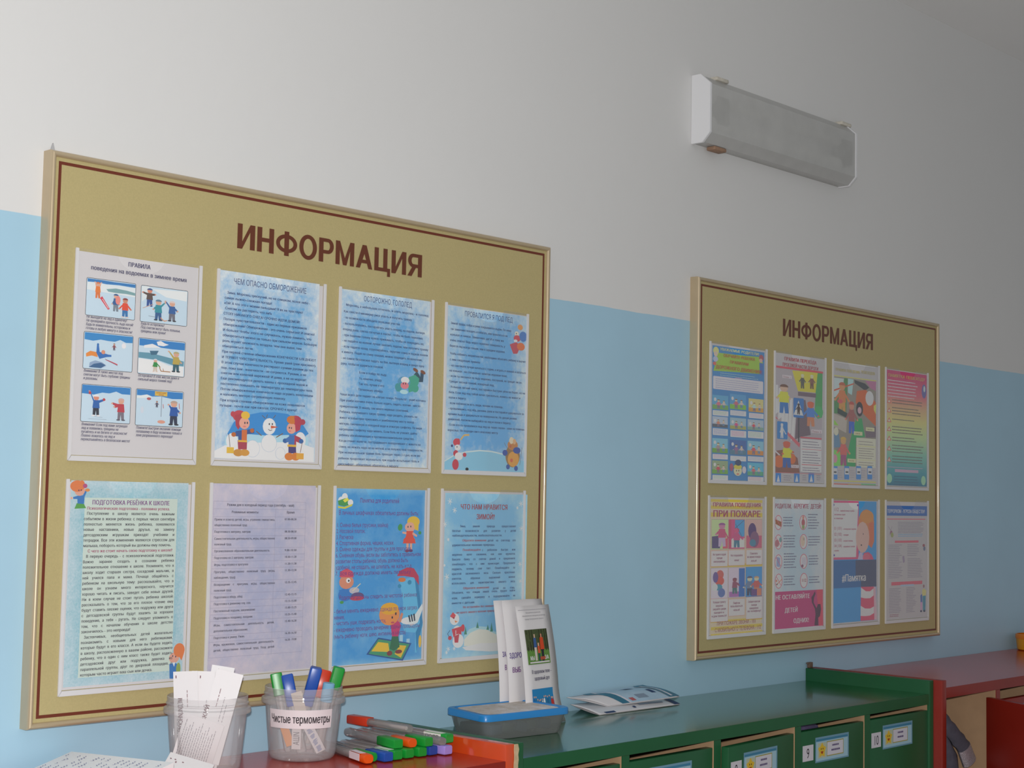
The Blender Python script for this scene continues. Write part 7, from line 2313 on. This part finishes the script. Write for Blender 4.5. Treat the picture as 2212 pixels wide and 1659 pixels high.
brochure('lower flat brochure, white with dark corners, on the green lockers', [(1.165, -.058, -.0885), (1.412, -.064, -.0878), (1.430, .010, -.0800), (1.150, .005, -.0740)], 0.004,
         [(NV, .08, 0.0, .2, .10, 0), (NV, .93, 0.0, 1.0, .5, 0), (GR, .55, .22, .85, .30, 0), (NV, .45, .10, .48, .2, 0), (NV, .70, .8, .9, .95, 0)], 1)
brochure('upper flat brochure with teal and white bands, resting against the wall', [(1.218, -.034, -.0790), (1.425, -.052, -.0745), (1.385, .013, -.0560), (1.140, .006, -.0600)], 0.010,
         [(SKYB, .20, 0.0, .86, 1.0, 0), (TEAL, .20, 0.0, .30, 1.0, 0), (WHT, .30, 0.0, .33, 1.0, 0), (RD2, .36, .05, .42, .16, 0), (GR, .48, .1, .62, .25, 0), (NV, .55, .6, .66, .8, 0), (NV, .74, .25, .8, .45, 0), (TEAL, .86, 0.0, 1.0, 1.0, 0), (WHT, .90, 0.05, .93, .95, 0)], 2)

# yellow pot at the right edge
yp = empty('yellow_pot', local(3.098, -.040, -.0770), 0, 'yellow plastic pot cut off by the right edge, on the red lockers', 'pot')
YL = mat('yellow_pot_plastic', (0.72, 0.32, 0.01), 0.3); OR2 = mat('orange_pot_rim', (0.75, 0.22, 0.01), 0.3)
from_bm('body', lathe_bm([(0, 0), (0.042, 0), (0.046, 0.003), (0.0485, 0.028), (0.0490, 0.034), (0.0465, 0.034), (0.044, 0.004), (0, 0.004)], 40), YL, yp, smooth=True)
from_bm('rim', lathe_bm([(0.0465, 0.0325), (0.0500, 0.0325), (0.0510, 0.036), (0.0505, 0.044), (0.0490, 0.0455), (0.0465, 0.0455)], 40), OR2, yp, smooth=True)

# jacket in the open red locker
JK = mat('grey_padded_cloth', (0.105, 0.105, 0.14), 0.75, noise=(60, 0.35), bump=(90, 0.4))
jk = empty('hanging_jacket', local(2.055, -.245, -.118), 0, 'grey jacket hanging in the open red locker', 'jacket')
V = []; F = []; NU, NV_ = 28, 20
for j in range(NV_ + 1):
    v = j / NV_; z = -0.008 - v * 0.60
    xr = 0.050 + 0.115 * min(1, max(0, -z - 0.02) / 0.10) + 0.02 * v; dp = 0.012 + 0.026 * min(1, v * 4)
    for i in range(NU):
        a = 2 * math.pi * i / NU; k = 1 + 0.10 * math.sin(a * 4 + v * 5) + 0.06 * math.sin(a * 7 - v * 9)
        V.append((0.004 + xr * (0.5 + 0.5 * math.cos(a) * (k if math.cos(a) > 0 else 1)), dp * k * math.sin(a), z + 0.006 * math.sin(a * 3)))
for j in range(NV_):
    for i in range(NU): F.append((j*NU+i, j*NU+(i+1)%NU, (j+1)*NU+(i+1)%NU, (j+1)*NU+i))
F.append(tuple(range(NU))[::-1]); F.append(tuple(range(NV_*NU, NV_*NU+NU)))
mesh('body', V, F, JK, jk, smooth=True)
def tube_between(c0, c1, r0, r1, n=14, m=8):
    secs = []
    for t in range(m + 1):
        s = t / m; c = c0.lerp(c1, s); r = (r0 + (r1 - r0) * s) * (1 + 0.08 * math.sin(s * 19))
        secs.append([c + Vector((r * math.cos(a) * 0.85, r * 0.5 * math.sin(a), r * math.cos(a) * 0.45)) for a in [2*math.pi*i/n for i in range(n)]])
    return loft_bm(secs)
slv = from_bm('sleeve', tube_between(Vector((0.055, -0.028, -0.035)), Vector((0.163, -0.030, -0.112)), 0.022, 0.024), JK, jk, smooth=True)
SEQ = mat('silver_sequins', (0.55, 0.50, 0.55), 0.25, metal=0.5, noise=(700, 0.7), bump=(500, 0.9))
cf = from_bm('cuff', tube_between(Vector((0.163, -0.030, -0.112)), Vector((0.186, -0.032, -0.148)), 0.025, 0.026, m=3), SEQ, slv, smooth=True); cf['label'] = 'glittering silver cuff'

# purple folded cloth behind door nine, a small metal hook on the panel
cl = box('folded_cloth', (1.50, -.300, 1.05), (1.60, -.245, 1.2215), mat('purple_cloth', (0.13, 0.10, 0.20), 0.9, noise=(60, 0.4)), bevel=0.012)
tag(cl, 'purple folded cloth showing above door number nine', 'cloth')
hk = empty('metal_bracket', (2.018, -0.006, 1.2795), 0, 'small brown metal bracket at the wall on the panel between green and red lockers', 'bracket')
BR = mat('brown_metal', (0.16, 0.10, 0.07), 0.5)
box('plate', (-0.007, -0.004, 0.0), (0.007, 0.004, 0.013), BR, hk, bevel=0.001)
box('tab', (-0.012, -0.0035, 0.0095), (-0.0065, 0.0035, 0.0125), BR, hk, bevel=0.0008)
